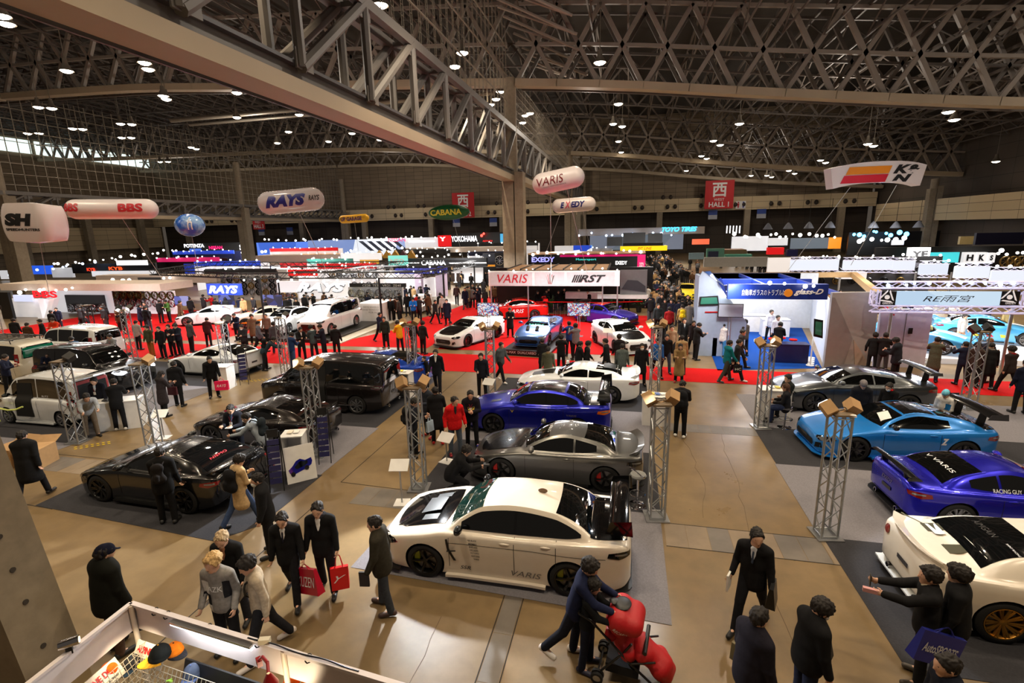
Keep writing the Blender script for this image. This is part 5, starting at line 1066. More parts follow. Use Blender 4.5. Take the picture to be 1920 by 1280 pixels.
a = person('blond young man in grey hoodie and two-tone jacket', PH(408, 1050, 1.6), 190, dict(STAND, yaw=12, armL=(-4, 12, 35, 10), armR=(-4, 12, 35, 10)), (140, 136, 130), (28, 28, 30), hairc=BLOND, hair='bushy', hood=True, res=.011, patchc=[(.34, .15, .06, .1, (222, 220, 214)), (.14, .15, .07, .09, (30, 30, 32)), (-.02, .15, .07, .07, (214, 210, 200)), (.3, -.16, .05, .14, (34, 34, 38))], motif=('AZK', .28, .22, .08, white))
a = person('man with grey blond hair in black jacket', PH(427, 1000, 1.6), 192, dict(LOOK), (24, 24, 25), (40, 40, 46), hairc=(176, 152, 116), hair='short', res=.011, badge=False, collar=(160, 110, 80))
a = person('young man in beige jacket with a black cross strap', PH(484, 1050, 1.6), 140, dict(WALK, pitch=20, yaw=-5), (176, 160, 136), (30, 30, 34), (200, 190, 180), hair='bushy', res=.011, hood=True)
J, sc, _ = PLIB[a.name]; st = MB().path([V(tuple(J['P']+q*J['t']+r*J['tf']+s*A_(1, 0, 0))) for q, r, s in ((.5, .03, -.1), (.42, .14, -.06), (.3, .165, 0), (.15, .165, .08), (.02, .1, .17))], .018, 5).build('cross_strap', blackm, a)
a = person('man in black suit carrying a large magenta paper bag', PH(533, 965, 1.6), 200, dict(WALK, pitch=15, armL=(6, 10, 18, 0), armR=(0, 8, 10, 0)), K, (26, 26, 30), style='suit', collar=(230, 228, 226), tie=(26, 26, 40), res=.011, glasses=True)
carry(a, 'L', 'large magenta paper bag with white lettering held by suited man', .58, .44, .14, mag, -.35, text='KUZEN', tm=white, shear=.5, tilt=-.3, handle=.08, thw=(.9, .4))
a = person('man in black suit and scarf with bright red carrier', PH(600, 955, 1.6), 195, dict(STAND, legL=(10, 6), legR=(-8, 6), pitch=14), (24, 24, 26), (24, 24, 28), style='suit', collar=(236, 236, 236), scarf=(40, 40, 48), res=.011, h=1.76, glasses=True)
carry(a, 'L', 'bright red paper carrier held by the man with scarf', .3, .4, .16, redb, .5, text='Y', tm=white, shear=.6, handle=.24)
a = person('man in black with white face mask behind the suited pair', PH(493, 900, 1.6), 130, dict(STAND, pitch=8), (26, 26, 28), (28, 28, 32), mask=True, bulk=1.25, style='suit', collar=(200, 196, 190))
a = person('man in red jacket and grey jeans with hands in pockets', P(855, 852), 215, dict(POCKET, yaw=-25), (208, 22, 26), (78, 88, 100), (150, 24, 36), res=.012, hood=True, bulk=1.2, collar=(40, 40, 42))
a = person('young man in black hoodie with badge and blue shoes', P(886, 836), 200, dict(FOLD, pitch=14), (26, 24, 32), (26, 26, 28), (30, 60, 190), badge=True, bulk=1.2, res=.012, motif=('CUSCO', .3, .2, .06, mat('decal_gold', (210, 180, 60), .5)))
a = person('person in long black coat and red shoes at the tower', P(822, 832), 20, dict(STAND, armR=(20, 10, 110, 40), yaw=-20), (24, 24, 26), K, (206, 30, 34), style='coat', bulk=1.15)
a = person('man in dark blue jacket behind the person with red shoes', P(806, 818), 160, dict(PHONE), (44, 48, 58), (30, 30, 34), (160, 30, 34), style='suit', bulk=1.1)
a = person('person in dark clothes with carrier bag behind the tower by the tilted stand', P(776, 855), 280, dict(PHONE), (30, 32, 40), (28, 30, 36), bulk=1.1); pack(a, 'dark backpack worn behind the tower by the tilted stand'); carry(a, 'L', 'pale blue carrier bag held behind the tower', .26, .3, .1, plain((170, 190, 206)), 1.2)
a = person('person in black crouching to photograph the gunmetal coupe', P(850, 925), 290, CROUCH, (20, 20, 22), (22, 22, 24), hair='bushy', bulk=1.2); hold(a, 'R', 'camera held low at the gunmetal coupe', (.13, .07, .09), blackm, 'camera', 'camera', lens_=True)
a = person('woman in tan coat and blue jeans walking with backpack', P(455, 985), 340, dict(WALK2, armL=(15, 5, 95, 30), armR=(10, 5, 60, 30), pitch=20), (196, 166, 122), (56, 74, 110), (26, 26, 30), hair='bushy', style='coat', h=1.64, res=.011); pack(a, 'black backpack on the woman in tan coat', (22, 22, 25), 1.1)
a = person('man in black leaning beside the black coupe with pale bag', P(318, 980), 30, dict(STAND, lean=10, armL=(25, 8, 70, 20)), (16, 16, 17), (18, 18, 20), style='suit', bulk=1.2); carry(a, 'L', 'pale cream carrier bag beside the black coupe', .36, .5, .14, plain((206, 196, 180)), .4, handle=.12); pack(a, 'dark shoulder pack on the man at the black coupe', (30, 27, 27), .8)
a = person('man in dark suit with red badge reading papers', P(452, 865), 195, dict(PHONE, pitch=26), (24, 26, 34), (24, 26, 36), collar=(70, 84, 110), badge=True, style='suit', glasses=True); hold(a, 'L', 'white leaflet in the hands of the man with red badge', (.16, .11, .015), white)
a = person('man in light grey jacket bent over the dark brown coupe', PH(488, 785, 1.5), 110, dict(BEND, lean=26), (150, 160, 170), (40, 44, 54), (120, 30, 34)); pack(a, 'dark teal backpack on the man in light grey', (38, 46, 52))
a = person('woman in dark coat and black tights seen from behind', P(310, 781), 350, dict(PHONE), (46, 40, 42), (22, 22, 24), style='coat', hood=(1), hair='long', h=1.64); carry(a, 'L', 'dark red bag against the woman in dark coat', .34, .3, .1, plain((70, 24, 32)), .2)
a = person('man in black with grey fur collar beside the woman in dark coat', P(338, 762), 20, dict(STAND, legL=(8, 4)), (22, 22, 24), (20, 20, 23), bulk=1.25, scarf=(150, 142, 128))
a = person('man in black leaning back with a bright pink bag', P(403, 745), 230, dict(STAND, lean=14, pitch=16), (20, 20, 22), (20, 20, 24), bulk=1.15); carry(a, 'L', 'bright pink shopping bag held by the leaning man', .5, .36, .14, mat('pink_paper', (226, 24, 84), .4), .4, text='RAYS', tm=white, shear=.4, handle=.12)
a = person('man with lanyard and white badges behind the counter by the white van', PH(183, 715, 1.55), 200, dict(LOOK), (28, 30, 42), (26, 26, 30), collar=(206, 216, 226), badge=True, bulk=1.15)
a = person('man in grey bending under the raised tailgate', PH(160, 752, 1.2), 240, dict(BEND), (150, 154, 158), (110, 96, 80))
a = person('man in black leaning on the counter by the white van', P(228, 806), 40, dict(STAND, lean=16, armL=(40, 8, 40, 10), armR=(40, 8, 40, 10)), (20, 20, 22), (22, 22, 26), (210, 210, 210), style='suit')
a = person('suited man with white face mask walking with a boy', P(822, 735), 190, dict(WALK), (22, 24, 32), (22, 24, 32), mask=True, style='suit', collar=(226, 226, 226), h=1.76)
a = person('boy in black held by the hand of the masked man', P(801, 727), 150, dict(STAND), (26, 26, 28), (24, 24, 27), (200, 200, 200), h=1.32, cat='boy')
a = person('man in dark shirt with white shoes beside the tower at the white fastback', P(905, 745), 190, dict(STAND, armR=(15, 6, 70, 30)), (28, 30, 40), (24, 24, 28), (226, 226, 226))
a = person('man in grey padded jacket walking past the tower at the white fastback', P(938, 715), 240, WALK2, (76, 82, 84), (28, 28, 32), (226, 226, 226), hood=True, hair='short')
a = person('man with large black backpack standing alone in the aisle', P(1274, 819), 350, dict(PHONE, splay=3), (28, 28, 32), (18, 18, 20), (236, 236, 236), hood=True); pack(a, 'large black backpack on the man alone in the aisle', (22, 24, 28), 1.35)
a = person('woman in camel duffle coat looking at her phone', P(1272, 717), 180, dict(PHONE, pitch=12), (150, 122, 82), (22, 22, 26), (150, 40, 36), hair='long', style='long', h=1.6, scarf=(40, 36, 36), res=.013); hold(a, 'L', 'phone held by the woman in camel coat', (.08, .15, .012), blackm, 'phone', 'phone')
a = person('person in teal jacket with black waist bag', P(1358, 716), 290, dict(WALK, armL=(20, 8, 60, 20)), (16, 110, 120), (58, 60, 56), (60, 64, 70), hood=True); carry(a, 'R', 'black bag with white letters hanging from the person in teal', .34, .3, .1, blackm, .2, text='HC', tm=white, handle=.1)
a = person('person in dark jacket striding behind the one in teal', P(1375, 712), 250, WALK2, (36, 40, 42), (30, 32, 36), (220, 220, 220))
a = person('man in black jacket seated on a stool at the counter', (5.15, 16.95, 0), 110, dict(SIT), (30, 34, 34), (26, 26, 30), hair='short')
a = person('woman in black seated on a stool with long brown hair', (4.9, 16.2, 0), 70, dict(SIT), (26, 26, 30), (40, 50, 82), (16, 16, 16), hairc=(74, 44, 26), hair='long', h=1.6)
a = person('man in dark jacket and patterned cap between grey and light blue coupes', PH(1617, 720, 1.6), 170, dict(STAND, pitch=20), (26, 28, 36), (24, 26, 32), cap=((120, 116, 120), 'beanie'), bulk=1.25)
a = person('masked person with red hood between grey and light blue coupes', PH(1672, 722, 1.55), 130, dict(STAND, pitch=25, armL=(15, 5, 70, 10)), (20, 20, 22), K, mask=True, scarf=(216, 30, 34), h=1.62)
a = person('person in light blue bobble hat and white jacket', PH(1777, 735, 1.5), 130, dict(STAND, pitch=15, armL=(15, 5, 40, 10)), (206, 206, 204), (26, 60, 110), cap=((120, 200, 230), 'beanie'), h=1.55, patchc=[(.22, -.13, .07, .2, (24, 100, 160))])
a = person('suited man carrying white papers and shoulder bag in the right aisle', P(1405, 1168), 155, dict(WALK2, yaw=-25, pitch=6, armL=(2, 10, 15, 0), armR=(-8, 12, 45, 5)), (24, 24, 26), (24, 25, 30), (18, 18, 20), style='suit', collar=(220, 226, 236), tie=(60, 70, 90), res=.011, h=1.76); hold(a, 'R', 'white papers under the arm of the man in the right aisle', (.03, .2, .27), white); carry(a, 'L', 'black shoulder bag beside the man in the right aisle', .32, .34, .14, blackm, 1.2, handle=-.2)
a = person('man in dark navy suit at bottom edge with an olive satchel', PH(1411, 1172, 1.6), 300, dict(STAND, yaw=-12), (28, 26, 36), (24, 24, 30), style='suit', glasses=True, res=.011, bulk=1.25, h=1.76, collar=(210, 206, 200)); J, sc, _ = PLIB[a.name]; carry(a, 'L', 'olive satchel of the man in navy suit', .3, .22, .12, plain((92, 82, 52)), 2.4, handle=-.12)
a = person('person in black hooded jacket with white face mask near bottom edge', PH(1521, 1148, 1.58), 285, dict(STAND, pitch=25, armL=(10, 8, 40, 20)), (20, 20, 22), (34, 42, 66), mask=True, hood=True, res=.011, bulk=1.3, hair='bushy'); carry(a, 'L', 'black pouch held by the masked person near bottom edge', .3, .2, .16, blackm, 1.0, handle=0)
a = person('man in black with cream hood photographing the white car', PH(1757, 1088, 1.6), 75, dict(STAND, armL=(68, 5, 20, 15), armR=(66, 5, 20, 15), pitch=0), (24, 24, 26), (22, 22, 24), (70, 64, 56), hair='bushy', scarf=(206, 190, 160), res=.011, bulk=1.2)
hold(a, 'R', 'phone raised toward the white car with gold wheels', (.08, .01, .16), blackm, 'phone', 'phone'); hold(a, 'L', 'rolled pink leaflet in the outstretched hand', (.05, .24, .06), plain((206, 150, 150)), 'leaflet', 'leaflet')
J, sc, _ = PLIB[a.name]; sh = joint(a, 'SR'); bag(a.location+V((.05, -.28, 1.12)), 'large blue tote bag with white lettering on the photographer', .62, .42, .14, mat('blue_tote', (22, 30, 118), .5), .25, text='AutoSPORTS', tm=plain((190, 190, 196)), shear=.15, handle=.1, tilt=.35, thw=(.8, .3), name='tote_bag', bold=.02)
a = person('man in black jacket close behind the photographer', PH(1812, 1090, 1.62), 60, dict(STAND, yaw=18, pitch=2), (22, 22, 24), (22, 22, 26), hair='bushy', res=.011, bulk=1.25, h=1.76, hood=True)
a = person('man in dark blue jacket at the bottom right corner', PH(1795, 1255, 1.6), 90, dict(STAND, pitch=10), (22, 26, 38), (24, 24, 28), hair='short', res=.011, bulk=1.2)
# ---- family with the pushchair
dad = person('man in navy quilted jacket pushing the red pushchair', P(1048, 1228), 262, dict(legL=(-4, 4), legR=(-24, 18), armL=(42, 4, 30, 12), armR=(42, 4, 30, 12), lean=12, pitch=16), (26, 32, 60), (24, 28, 40), (222, 218, 214), res=.011, hair='bushy', bulk=1.15)
mum = person('smaller person in black beside the pushchair handle', P(1098, 1250), 262, dict(STAND, armL=(40, 4, 35, 12), armR=(40, 4, 35, 12), pitch=18), (20, 22, 24), (24, 28, 44), (30, 34, 60), h=1.46, res=.011, hair='bushy')
def pushchair(loc, rz):
    R = thing('pushchair', 'red pushchair with black hood disc and crumpled red cover', 'pushchair', pos(loc), rz); rd = mat('pushchair_red', (176, 14, 22), .55, bump=.4, nscale=9); dk = blackm
    fr = MB()
    for s in (-.24, .24):
        fr.path([(s, -.62, 1.02), (s, -.45, .95), (s, .1, .42), (s, .5, .1)], .017, 8).path([(s, -.35, .12), (s*.9, .0, .55), (s*.9, .1, .72)], .017, 8).path([(s, .1, .42), (s, .42, .55)], .015, 6)
    fr.tube((-.24, -.62, 1.02), (.24, -.62, 1.02), .02, 8).tube((-.24, -.35, .12), (.24, -.35, .12), .014, 6).tube((-.24, .5, .1), (.24, .5, .1), .014, 6).build('frame', dk, R, 50)
    for x, y in ((-.27, -.35), (.27, -.35), (-.25, .5), (.25, .5)):
        for o_ in (-.035, .035):
            w_ = MB().lathe([(.055, -.02), (.085, -.02), (.09, 0), (.085, .02), (.055, .02)], (x+o_, y, .1), 18, 'X').build('wheel', rubber, R, 50); MB().lathe([(.001, -.012), (.055, -.012), (.055, .012), (.001, .012)], (x+o_, y, .1), 14, 'X').build('wheel_hub', alu, w_, 40)
    net_obj('seat', [(A_(-.14, .05, .5), A_(.14, .05, .5), .12, .12, .05), (A_(-.14, -.12, .85), A_(.14, -.12, .85), .09, .09, .05), (A_(0, .02, .5), A_(0, -.14, .85), .17, .15, .06)], .015, rd, R)
    hd = net_obj('hood', [(A_(-.15, -.08, .98), A_(.15, -.08, .98), .17, .17, .03), (A_(-.15, .1, .95), A_(.15, .1, .95), .14, .14, .05), (A_(-.14, -.2, .7), A_(.14, -.2, .7), .08, .08, .06)], .015, rd, R, [(A_(0, 0, .62), A_(0, .2, -1))])
    MB().ell((0, -.06, 1.15), (.14, .12, .03), 18, 8).ell((0, -.16, 1.155), (.07, .09, .02), 12, 6).build('hood_disc', dk, R, 60)
    bv = bvh_of(hd); patch_text(bv, 'RECARO', (2, -.05, .92), (0, .85, -.5), (0, .5, .85), .2, .055, white, 'lettering', R, shear=.2)
    net_obj('foot_cover', [(A_(-.12, .2, .5), A_(.13, .25, .52), .13, .12, .05), (A_(-.12, .45, .36), A_(.12, .48, .34), .12, .13, .06), (A_(0, .2, .52), A_(.02, .5, .35), .17, .15, .06), (A_(.1, .55, .25), A_(-.06, .58, .24), .1, .1, .05)], .014, rd, R)
    MB().tube((-.26, .28, .66), (.26, .28, .66), .03, 8).build('bumper_bar', dk, R, 50); MB().bb((-.2, -.25, .16), (.2, .2, .3)).build('basket', mat('mesh_black', (24, 24, 26), .9), R); return R
pushchair(P(1172, 1262), math.radians(262-360))
# ================================================================ exhibition stands
def PB(x0, y0, x1, y1, Y): mx, my = (x0+x1)/2, (y0+y1)/2; return PY(x0, my, Y).x, PY(x1, my, Y).x, PY(mx, y1, Y).z, PY(mx, y0, Y).z
def slab(mb, px, Y, d=.3, mi=0): x0, x1, z0, z1 = PB(*px, Y); mb.bb((x0, Y, z0), (x1, Y+d, z1), mi); return x0, x1, z0, z1
def stand(label, at, name='exhibition_stand', cat='stand', group=None): return thing(name, label, cat, (at[0], at[1], 0), 0, group)
def part(R, name, m, px, Y, d=.3):
    mb = MB(); b = slab(mb, px, Y, d); mb.v = [(v[0]-R.location.x, v[1]-R.location.y, v[2]) for v in mb.v]; mb.build(name, m, R); return b
def partw(R, name, m, fn, smooth=None): mb = MB(); fn(mb); mb.v = [(v[0]-R.location.x, v[1]-R.location.y, v[2]) for v in mb.v]; return mb.build(name, m, R, smooth)
def words(R, s, px, Y, m, **k):
    x0, x1, z0, z1 = PB(*px, Y); return sign_text(s, 'lettering', ((x0+x1)/2-R.location.x, Y-R.location.y, (z0+z1)/2), (1, 0, 0), (0, 0, 1), x1-x0, z1-z0, m, R, .03, **k)
bulbw = glow((255, 250, 240), 7.); bulbb = glow((190, 214, 255), 6.)
def lamps(R, a, b, n, r=.09, m=None):
    for i in range(n):
        j_ = random.uniform(-.42, .42); r_ = r*random.uniform(.55, 1.1); p = V(a)+(V(b)-V(a))*(i+.5+j_)/n+V((0, 0, random.uniform(-1.5, .8)*r)); MB().ell((p.x-R.location.x, p.y-R.location.y, p.z), (r_, r_, r_), 8, 6).build('spot_lamp', m or bulbw, R)
def ltruss(mb, a, b, w=.3, r=.025, step=.45):
    a, b = V(a), V(b); d = b-a; n = max(2, int(d.length/step)); u = V((0, 0, w/2)); s = d.cross(V((0, 0, 1))); s = V((w/2, 0, 0)) if s.length < 1e-3 else s.normalized()*w/2
    if abs(d.normalized().z) > .9: u = V((0, w/2, 0))
    cs = [u+s, u-s, -u-s, -u+s]
    for c in cs: mb.tube(a+c, b+c, r, 5)
    for i in range(n):
        p, q = a+d*i/n, a+d*(i+1)/n
        for c, e in zip(cs, cs[1:]+cs[:1]): mb.tube(p+(c if i % 2 else e), q+(e if i % 2 else c), r*.6, 4)
lit = lambda k=1.0: glow((246, 246, 250), round(k*(.55 if k < 1.2 else .8), 2))  # also put on plain walls, columns and decks, glow standing in for lamp light
warmw = plain((226, 214, 200)); offw = plain((238, 238, 240)); black = plain((18, 18, 20), .4)
def wheels(R, x0, x1, z0, z1, Y, nx, nz, r, ms):
    for i in range(nx):
        for j in range(nz):
            c = (x0+(x1-x0)*(i+.5)/nx-R.location.x, Y-.12-R.location.y, z0+(z1-z0)*(j+.5)/nz); m = ms[(i*3+j*2) % len(ms)]
            mb = MB().lathe([(r*.86, .1), (r, .08), (r, -.06), (r*.9, -.08), (r*.84, -.04), (r*.8, .06)], c, 18, 'Y')
            for k in range(8): t = 2*PI*k/8+i; mb.bar((c[0], c[1]-.03, c[2]), (c[0]+r*.86*math.cos(t), c[1]-.05, c[2]+r*.86*math.sin(t)), .035, .03)
            mb.build('display_wheel', m, R, 50)
# ---- stand with the four tuned cars
R = stand('white header stand over the red carpet cars with three grey name panels', (-4, 34)); Y = 34.
x0, x1, z0, z1 = part(R, 'header', offw, (916, 508, 1162, 536), Y, .35)
for a, b in ((919, 998), (1003, 1058), (1063, 1152)): part(R, 'name_panel', plain((206, 208, 214)), (a, 510, b, 534), Y-.04, .04)  # name panels are plain grey boards
words(R, 'VARIS', (933, 514, 990, 530), Y-.05, tx_r, shear=.25); words(R, 'RST', (1086, 515, 1136, 529), Y-.05, tx_d, shear=.4, bold=.03)
for k in range(4): xx = PY(1073+4*k, 522, Y).x; partw(R, 'logo_bar', tx_d, lambda mb: mb.prism([(xx-.05, Y-.06, z0+.25), (xx+.05, Y-.06, z0+.25), (xx+.25, Y-.06, z0+.75), (xx+.15, Y-.06, z0+.75)], (0, .01, 0)))
xc = PY(1031, 522, Y).x
for k in range(-2, 3): partw(R, 'claw_mark', tx_r if k % 2 else tx_g, lambda mb: mb.prism([(xc+k*.05, Y-.06, z0+.15), (xc+k*.05+.04, Y-.06, z0+.15), (xc+k*.15+.03, Y-.06, z1-.15-.06*abs(k)), (xc+k*.12-.02, Y-.06, z1-.2-.06*abs(k))], (0, .01, 0)))
for px in (920, 990, 1130, 1158): xx = PY(px, 536, Y+.2).x; partw(R, 'post', alu, lambda mb: mb.tube((xx, Y+.2, 0), (xx, Y+.2, z0), .05, 8))
partw(R, 'back_wall', black, lambda mb: mb.bb((x0-1, 40, 0), (x1+2.4, 40.2, 3.2)))
partw(R, 'ceiling_panel', plain((176, 138, 104)), lambda mb: mb.bb((x0+1.2, 34.6, z1+.02), (x1-.8, 39.5, z1+.06)))
for k in range(8): xx = x0+1.2+(x1-x0-2)*k/7; partw(R, 'ceiling_beam', black, lambda mb: mb.bb((xx-.04, 34.5, z1), (xx+.04, 39.6, z1+.14)))
lamps(R, (x0, Y-.15, z1+.12), (x1, Y-.15, z1+.12), 9, .07)
part(R, 'side_wall', plain((120, 120, 124)), (1163, 506, 1213, 556), 36.5, .15)
x0_, x1_, z0_, z1_ = PB(1163, 506, 1213, 556, 36.5)
partw(R, 'race_car_picture', plain((56, 58, 66)), lambda mb: mb.prism([(x0_+.1, 36.44, z0_+.55), (x1_-.1, 36.44, z0_+.35), (x1_-.1, 36.44, z0_+.75), (x0_+1.2, 36.44, z0_+1.15), (x0_+.5, 36.44, z0_+1.2)], (0, .02, 0)))
part(R, 'white_plinth', offw, (1120, 553, 1215, 560), 36.2, .4); part(R, 'shelf_unit', offw, (1060, 548, 1130, 560), 37.5, .6)
for i, (px, py) in enumerate(((988, 565), (1034, 564), (1150, 560), (1198, 570), (1052, 562))):
    p = PY(px, py, 37.2+.3*i); g = thing('potted_palm', ('potted palm behind the red saloon', 'potted palm right of the red saloon', 'potted palm behind the purple coupe', 'tall potted palm at the right end of the race car picture', 'small potted palm beside the shelf unit')[i], 'plant', (p.x, p.y, 0))
    MB().lathe([(.001, 0), (.17, 0), (.22, .4), (.001, .38)], n=14).build('pot', black, g, 40); random.seed(i); lf = MB()
    for k in range(26):
        t = random.random()*6.28; L = .5+.4*random.random(); e = random.uniform(.2, 1.2); c0 = V((0, 0, .4)); c1 = V((math.cos(t)*L*.5*math.cos(e), math.sin(t)*L*.5*math.cos(e), .5+L*math.sin(e))); c2 = c1+V((math.cos(t)*.35, math.sin(t)*.35, -.05)); sd = V((-math.sin(t), math.cos(t), 0))*.05
        lf.add([c0, c1-sd, c2, c1+sd], [(0, 1, 2, 3)])
    lf.build('fronds', plain((46, 84, 40)), g)
for i in range(4): p = PY(1000+22*i, 583, 36.); t_ = thing('folding_chair', 'folding chair behind the red barrier tape of the four-car stand', 'chair', (p.x, p.y, 0), .3*i, 'folding chairs behind the red tape'); MB().bb((-.2, -.2, .42), (.2, .2, .46)).build('seat', black, t_); MB().bb((-.2, .2, .5), (.2, .23, .85)).build('backrest', black, t_); [MB().tube((a, b, 0), (a, b, .45 if b < 0 else .85), .014, 5).build('leg', alu, t_) for a in (-.18, .18) for b in (-.18, .2)]
tag(MB().path([PY(1000, 566, 35.2), PY(1050, 566, 35.2), PY(1130, 567, 35.2), PY(1205, 565, 35.2)], .03, 5).build('barrier_tape', red_c), 'red barrier tape strung behind the four tuned cars', 'tape')
tvm = screen('car_video', [(90, 140, 90), (200, 210, 220), (60, 90, 170), (190, 60, 50), (230, 230, 230), (120, 160, 210)], .8, 17)
p = PY(915, 580, 26.5); tv((p.x, p.y, 0), 'television on a lattice post beside the white coupe', 1.25, p.z-.35, tvm); p = PY(1085, 580, 29); tv((p.x, p.y, 0), 'television on a thin stand between powder blue and white cars', 1.35, p.z-.4, tvm)
rp = thing('car_ramp', 'low black ramp with white lettering under the powder blue coupe', 'ramp', (-4.75, 26.9, 0), math.radians(-6)); mb = MB(); mb.bb((-1.3, -2.9, 0), (1.3, 2.6, .13)); mb.build('deck', black, rp); mb = MB(); mb.prism([(1.3, -2.7, 0), (1.3, -2.7, .02), (2.2, -2.2, .0)], (0, 2.5, 0)); MB().bb((-1.32, -2.95, .0), (1.32, -2.9, .3)).build('front_board', black, rp); sign_text('V-MAX  DUALCARBON', 'lettering', (0, -2.96, .18), (1, 0, 0), (0, 0, 1), 1.7, .13, tx_w, rp)
pl = thing('car_platform', 'low white and black platform under the white minivan', 'platform', (-19.9, 28.3, 0)); MB().bb((-3.2, -2.9, 0), (3.0, 3.4, .2)).build('deck', black, pl); MB().bb((3.0, -2.9, 0), (3.8, 5, .06)).build('step', plain((206, 200, 186)), pl); MB().path([(3.4, -2.9, .3), (3.4, 3.4, .3)], .03, 6).build('rail', black, pl)
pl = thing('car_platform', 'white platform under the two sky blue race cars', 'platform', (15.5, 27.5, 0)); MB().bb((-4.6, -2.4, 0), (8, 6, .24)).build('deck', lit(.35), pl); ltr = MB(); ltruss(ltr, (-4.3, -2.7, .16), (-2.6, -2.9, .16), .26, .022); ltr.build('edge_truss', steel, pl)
# ---- clutch maker's stand behind
R = stand('black stand with magenta end wall and a row of bulbs behind the four-car stand', (-2, 48)); Y = 48.
b = part(R, 'fascia', black, (990, 476, 1210, 511), Y, .4); part(R, 'magenta_panel', glow((214, 16, 104), .5), (1195, 477, 1210, 508), Y-.06, .05); part(R, 'magenta_stripe', glow((190, 10, 96), .35), (1050, 477, 1196, 481), Y-.05, .04)
words(R, 'EXEDY', (997, 482, 1040, 491), Y-.05, glow((150, 150, 255), 1.2), bold=.03); words(R, 'EXEDY', (1154, 489, 1176, 496), Y-.05, lit(1.2), bold=.03); words(R, 'EXEDY', (1199, 492, 1207, 505), Y-.08, lit(.8)); words(R, 'Motorsport', (1080, 484, 1118, 489), Y-.05, glow((60, 210, 200), 1))
lamps(R, (b[0], Y-.3, b[3]+.2), (b[1], Y-.3, b[3]+.2), 14, .13); partw(R, 'wood_edge', plain((176, 138, 104)), lambda mb: mb.bb((b[0], Y-.1, b[3]), (b[1], Y+3, b[3]+.12)))
part(R, 'white_box', lit(.6), (1040, 461, 1075, 474), 60, .5); part(R, 'blue_white_sign', screen('sign_bluewhite', [(230, 235, 240), (30, 70, 190), (245, 245, 245), (90, 150, 220)], .8, .8), (1075, 460, 1110, 473), 60, .5)
# ---- far stands, back to front
R = stand('white header stand with glowing blue tyre-maker letters before the far wall', (0, 100)); Y = 100.
part(R, 'header', plain((206, 196, 188)), (1085, 427, 1321, 440), Y, .6); words(R, 'TOYO TIRES', (1241, 425, 1307, 434), Y-.1, glow((70, 190, 235), 1.6), shear=.3, bold=.04)
part(R, 'screen_wall', screen('grey_screens', [(120, 130, 140), (134, 140, 156), (126, 134, 150)], .5, .1), (1106, 437, 1281, 468), Y+2, .4)
for a, b_, c, d in ((1138, 444, 1167, 461), (1168, 436, 1210, 455), (1215, 437, 1242, 454)): part(R, 'hanging_screen', plain((90, 96, 104)), (a, b_, c, d), Y-2, .3)
part(R, 'yellow_banner', glow((240, 196, 20), .9), (1163, 461, 1251, 470), 84, .3); words(R, 'PIT LINE', (1196, 463, 1222, 468), 83.9, tx_r, shear=.2); part(R, 'black_band', black, (1168, 455, 1243, 461), 84, .3)
lamps(R, PY(1080, 438, 99), PY(1270, 438, 99), 9, .25, bulbb)
R = stand('long row of blue and white screen walls before the far wall', (-40, 100)); Y = 100.
part(R, 'blue_wall', screen('blue_wall', [(70, 110, 210), (90, 130, 230), (60, 100, 200)], .9, .08), (482, 454, 578, 480), Y, .5); part(R, 'white_wall', screen('white_wall', [(225, 228, 235), (200, 208, 225), (120, 140, 190), (235, 235, 240)], .9, .12), (578, 449, 760, 479), Y, .5); part(R, 'white_wall', lit(.75), (690, 446, 822, 468), Y, .5)
for k in range(5): xx = 672+16*k; a, b_ = PY(xx, 452, Y-.1), PY(xx+22, 470, Y-.1); partw(R, 'diagonal_stripe', plain((96, 104, 130)), lambda mb: mb.prism([a, a+V((1, 0, 0)), b_+V((1, 0, 0)), b_], (0, .1, 0)))
words(R, 'NISSAN', (728, 446, 760, 453), Y-.1, glow((230, 30, 90), 1.)); words(R, 'Innovation that excites', (766, 450, 815, 454), Y-.1, lit(1.3)); lamps(R, PY(485, 450, 99), PY(820, 443, 99), 22, .2)
R = stand('red and black tyre-maker stand beside the white screen walls', (-20, 98)); Y = 98.
part(R, 'black_wall', black, (845, 436, 946, 466), Y, .5); part(R, 'red_wall', glow((206, 16, 20), .8), (821, 441, 846, 462), Y-.1, .5); words(R, 'YOKOHAMA', (846, 442, 895, 453), Y-.2, lit(1.5), bold=.03); words(R, 'Y', (824, 444, 836, 452), Y-.2, lit(1.2), bold=.05)
words(R, 'ADVAN', (905, 450, 923, 453), Y-.2, glow((230, 30, 30), 1.5)); part(R, 'light_blue_edge', glow((70, 170, 220), .7), (938, 438, 946, 462), Y-.2, .3); lamps(R, PY(900, 438, 97), PY(912, 440, 97), 2, .25, glow((255, 60, 50), 5))
R = stand('black sign stands with white and pink letters far left of the pillars', (-90, 105)); Y = 105.
part(R, 'black_wall', black, (338, 455, 468, 485), Y, .5); words(R, 'POTENZA', (345, 457, 383, 464), Y-.1, lit(1.5), bold=.04); words(R, 'NISSAN', (392, 461, 417, 467), Y-.1, glow((240, 30, 110), 1.2), bold=.02); words(R, 'S', (449, 458, 456, 469), Y-.1, lit(1.5), bold=.05); part(R, 'blue_screen', screen('blue_wall', [], 1), (356, 466, 377, 480), Y-.2, .2); part(R, 'red_strip', glow((200, 40, 30), .8), (392, 476, 412, 484), Y-.2, .2); lamps(R, PY(300, 470, 100), PY(468, 474, 100), 12, .3)
R = stand('strip of bright stands with a black banner of red letters at far left', (-75, 62)); Y = 62.
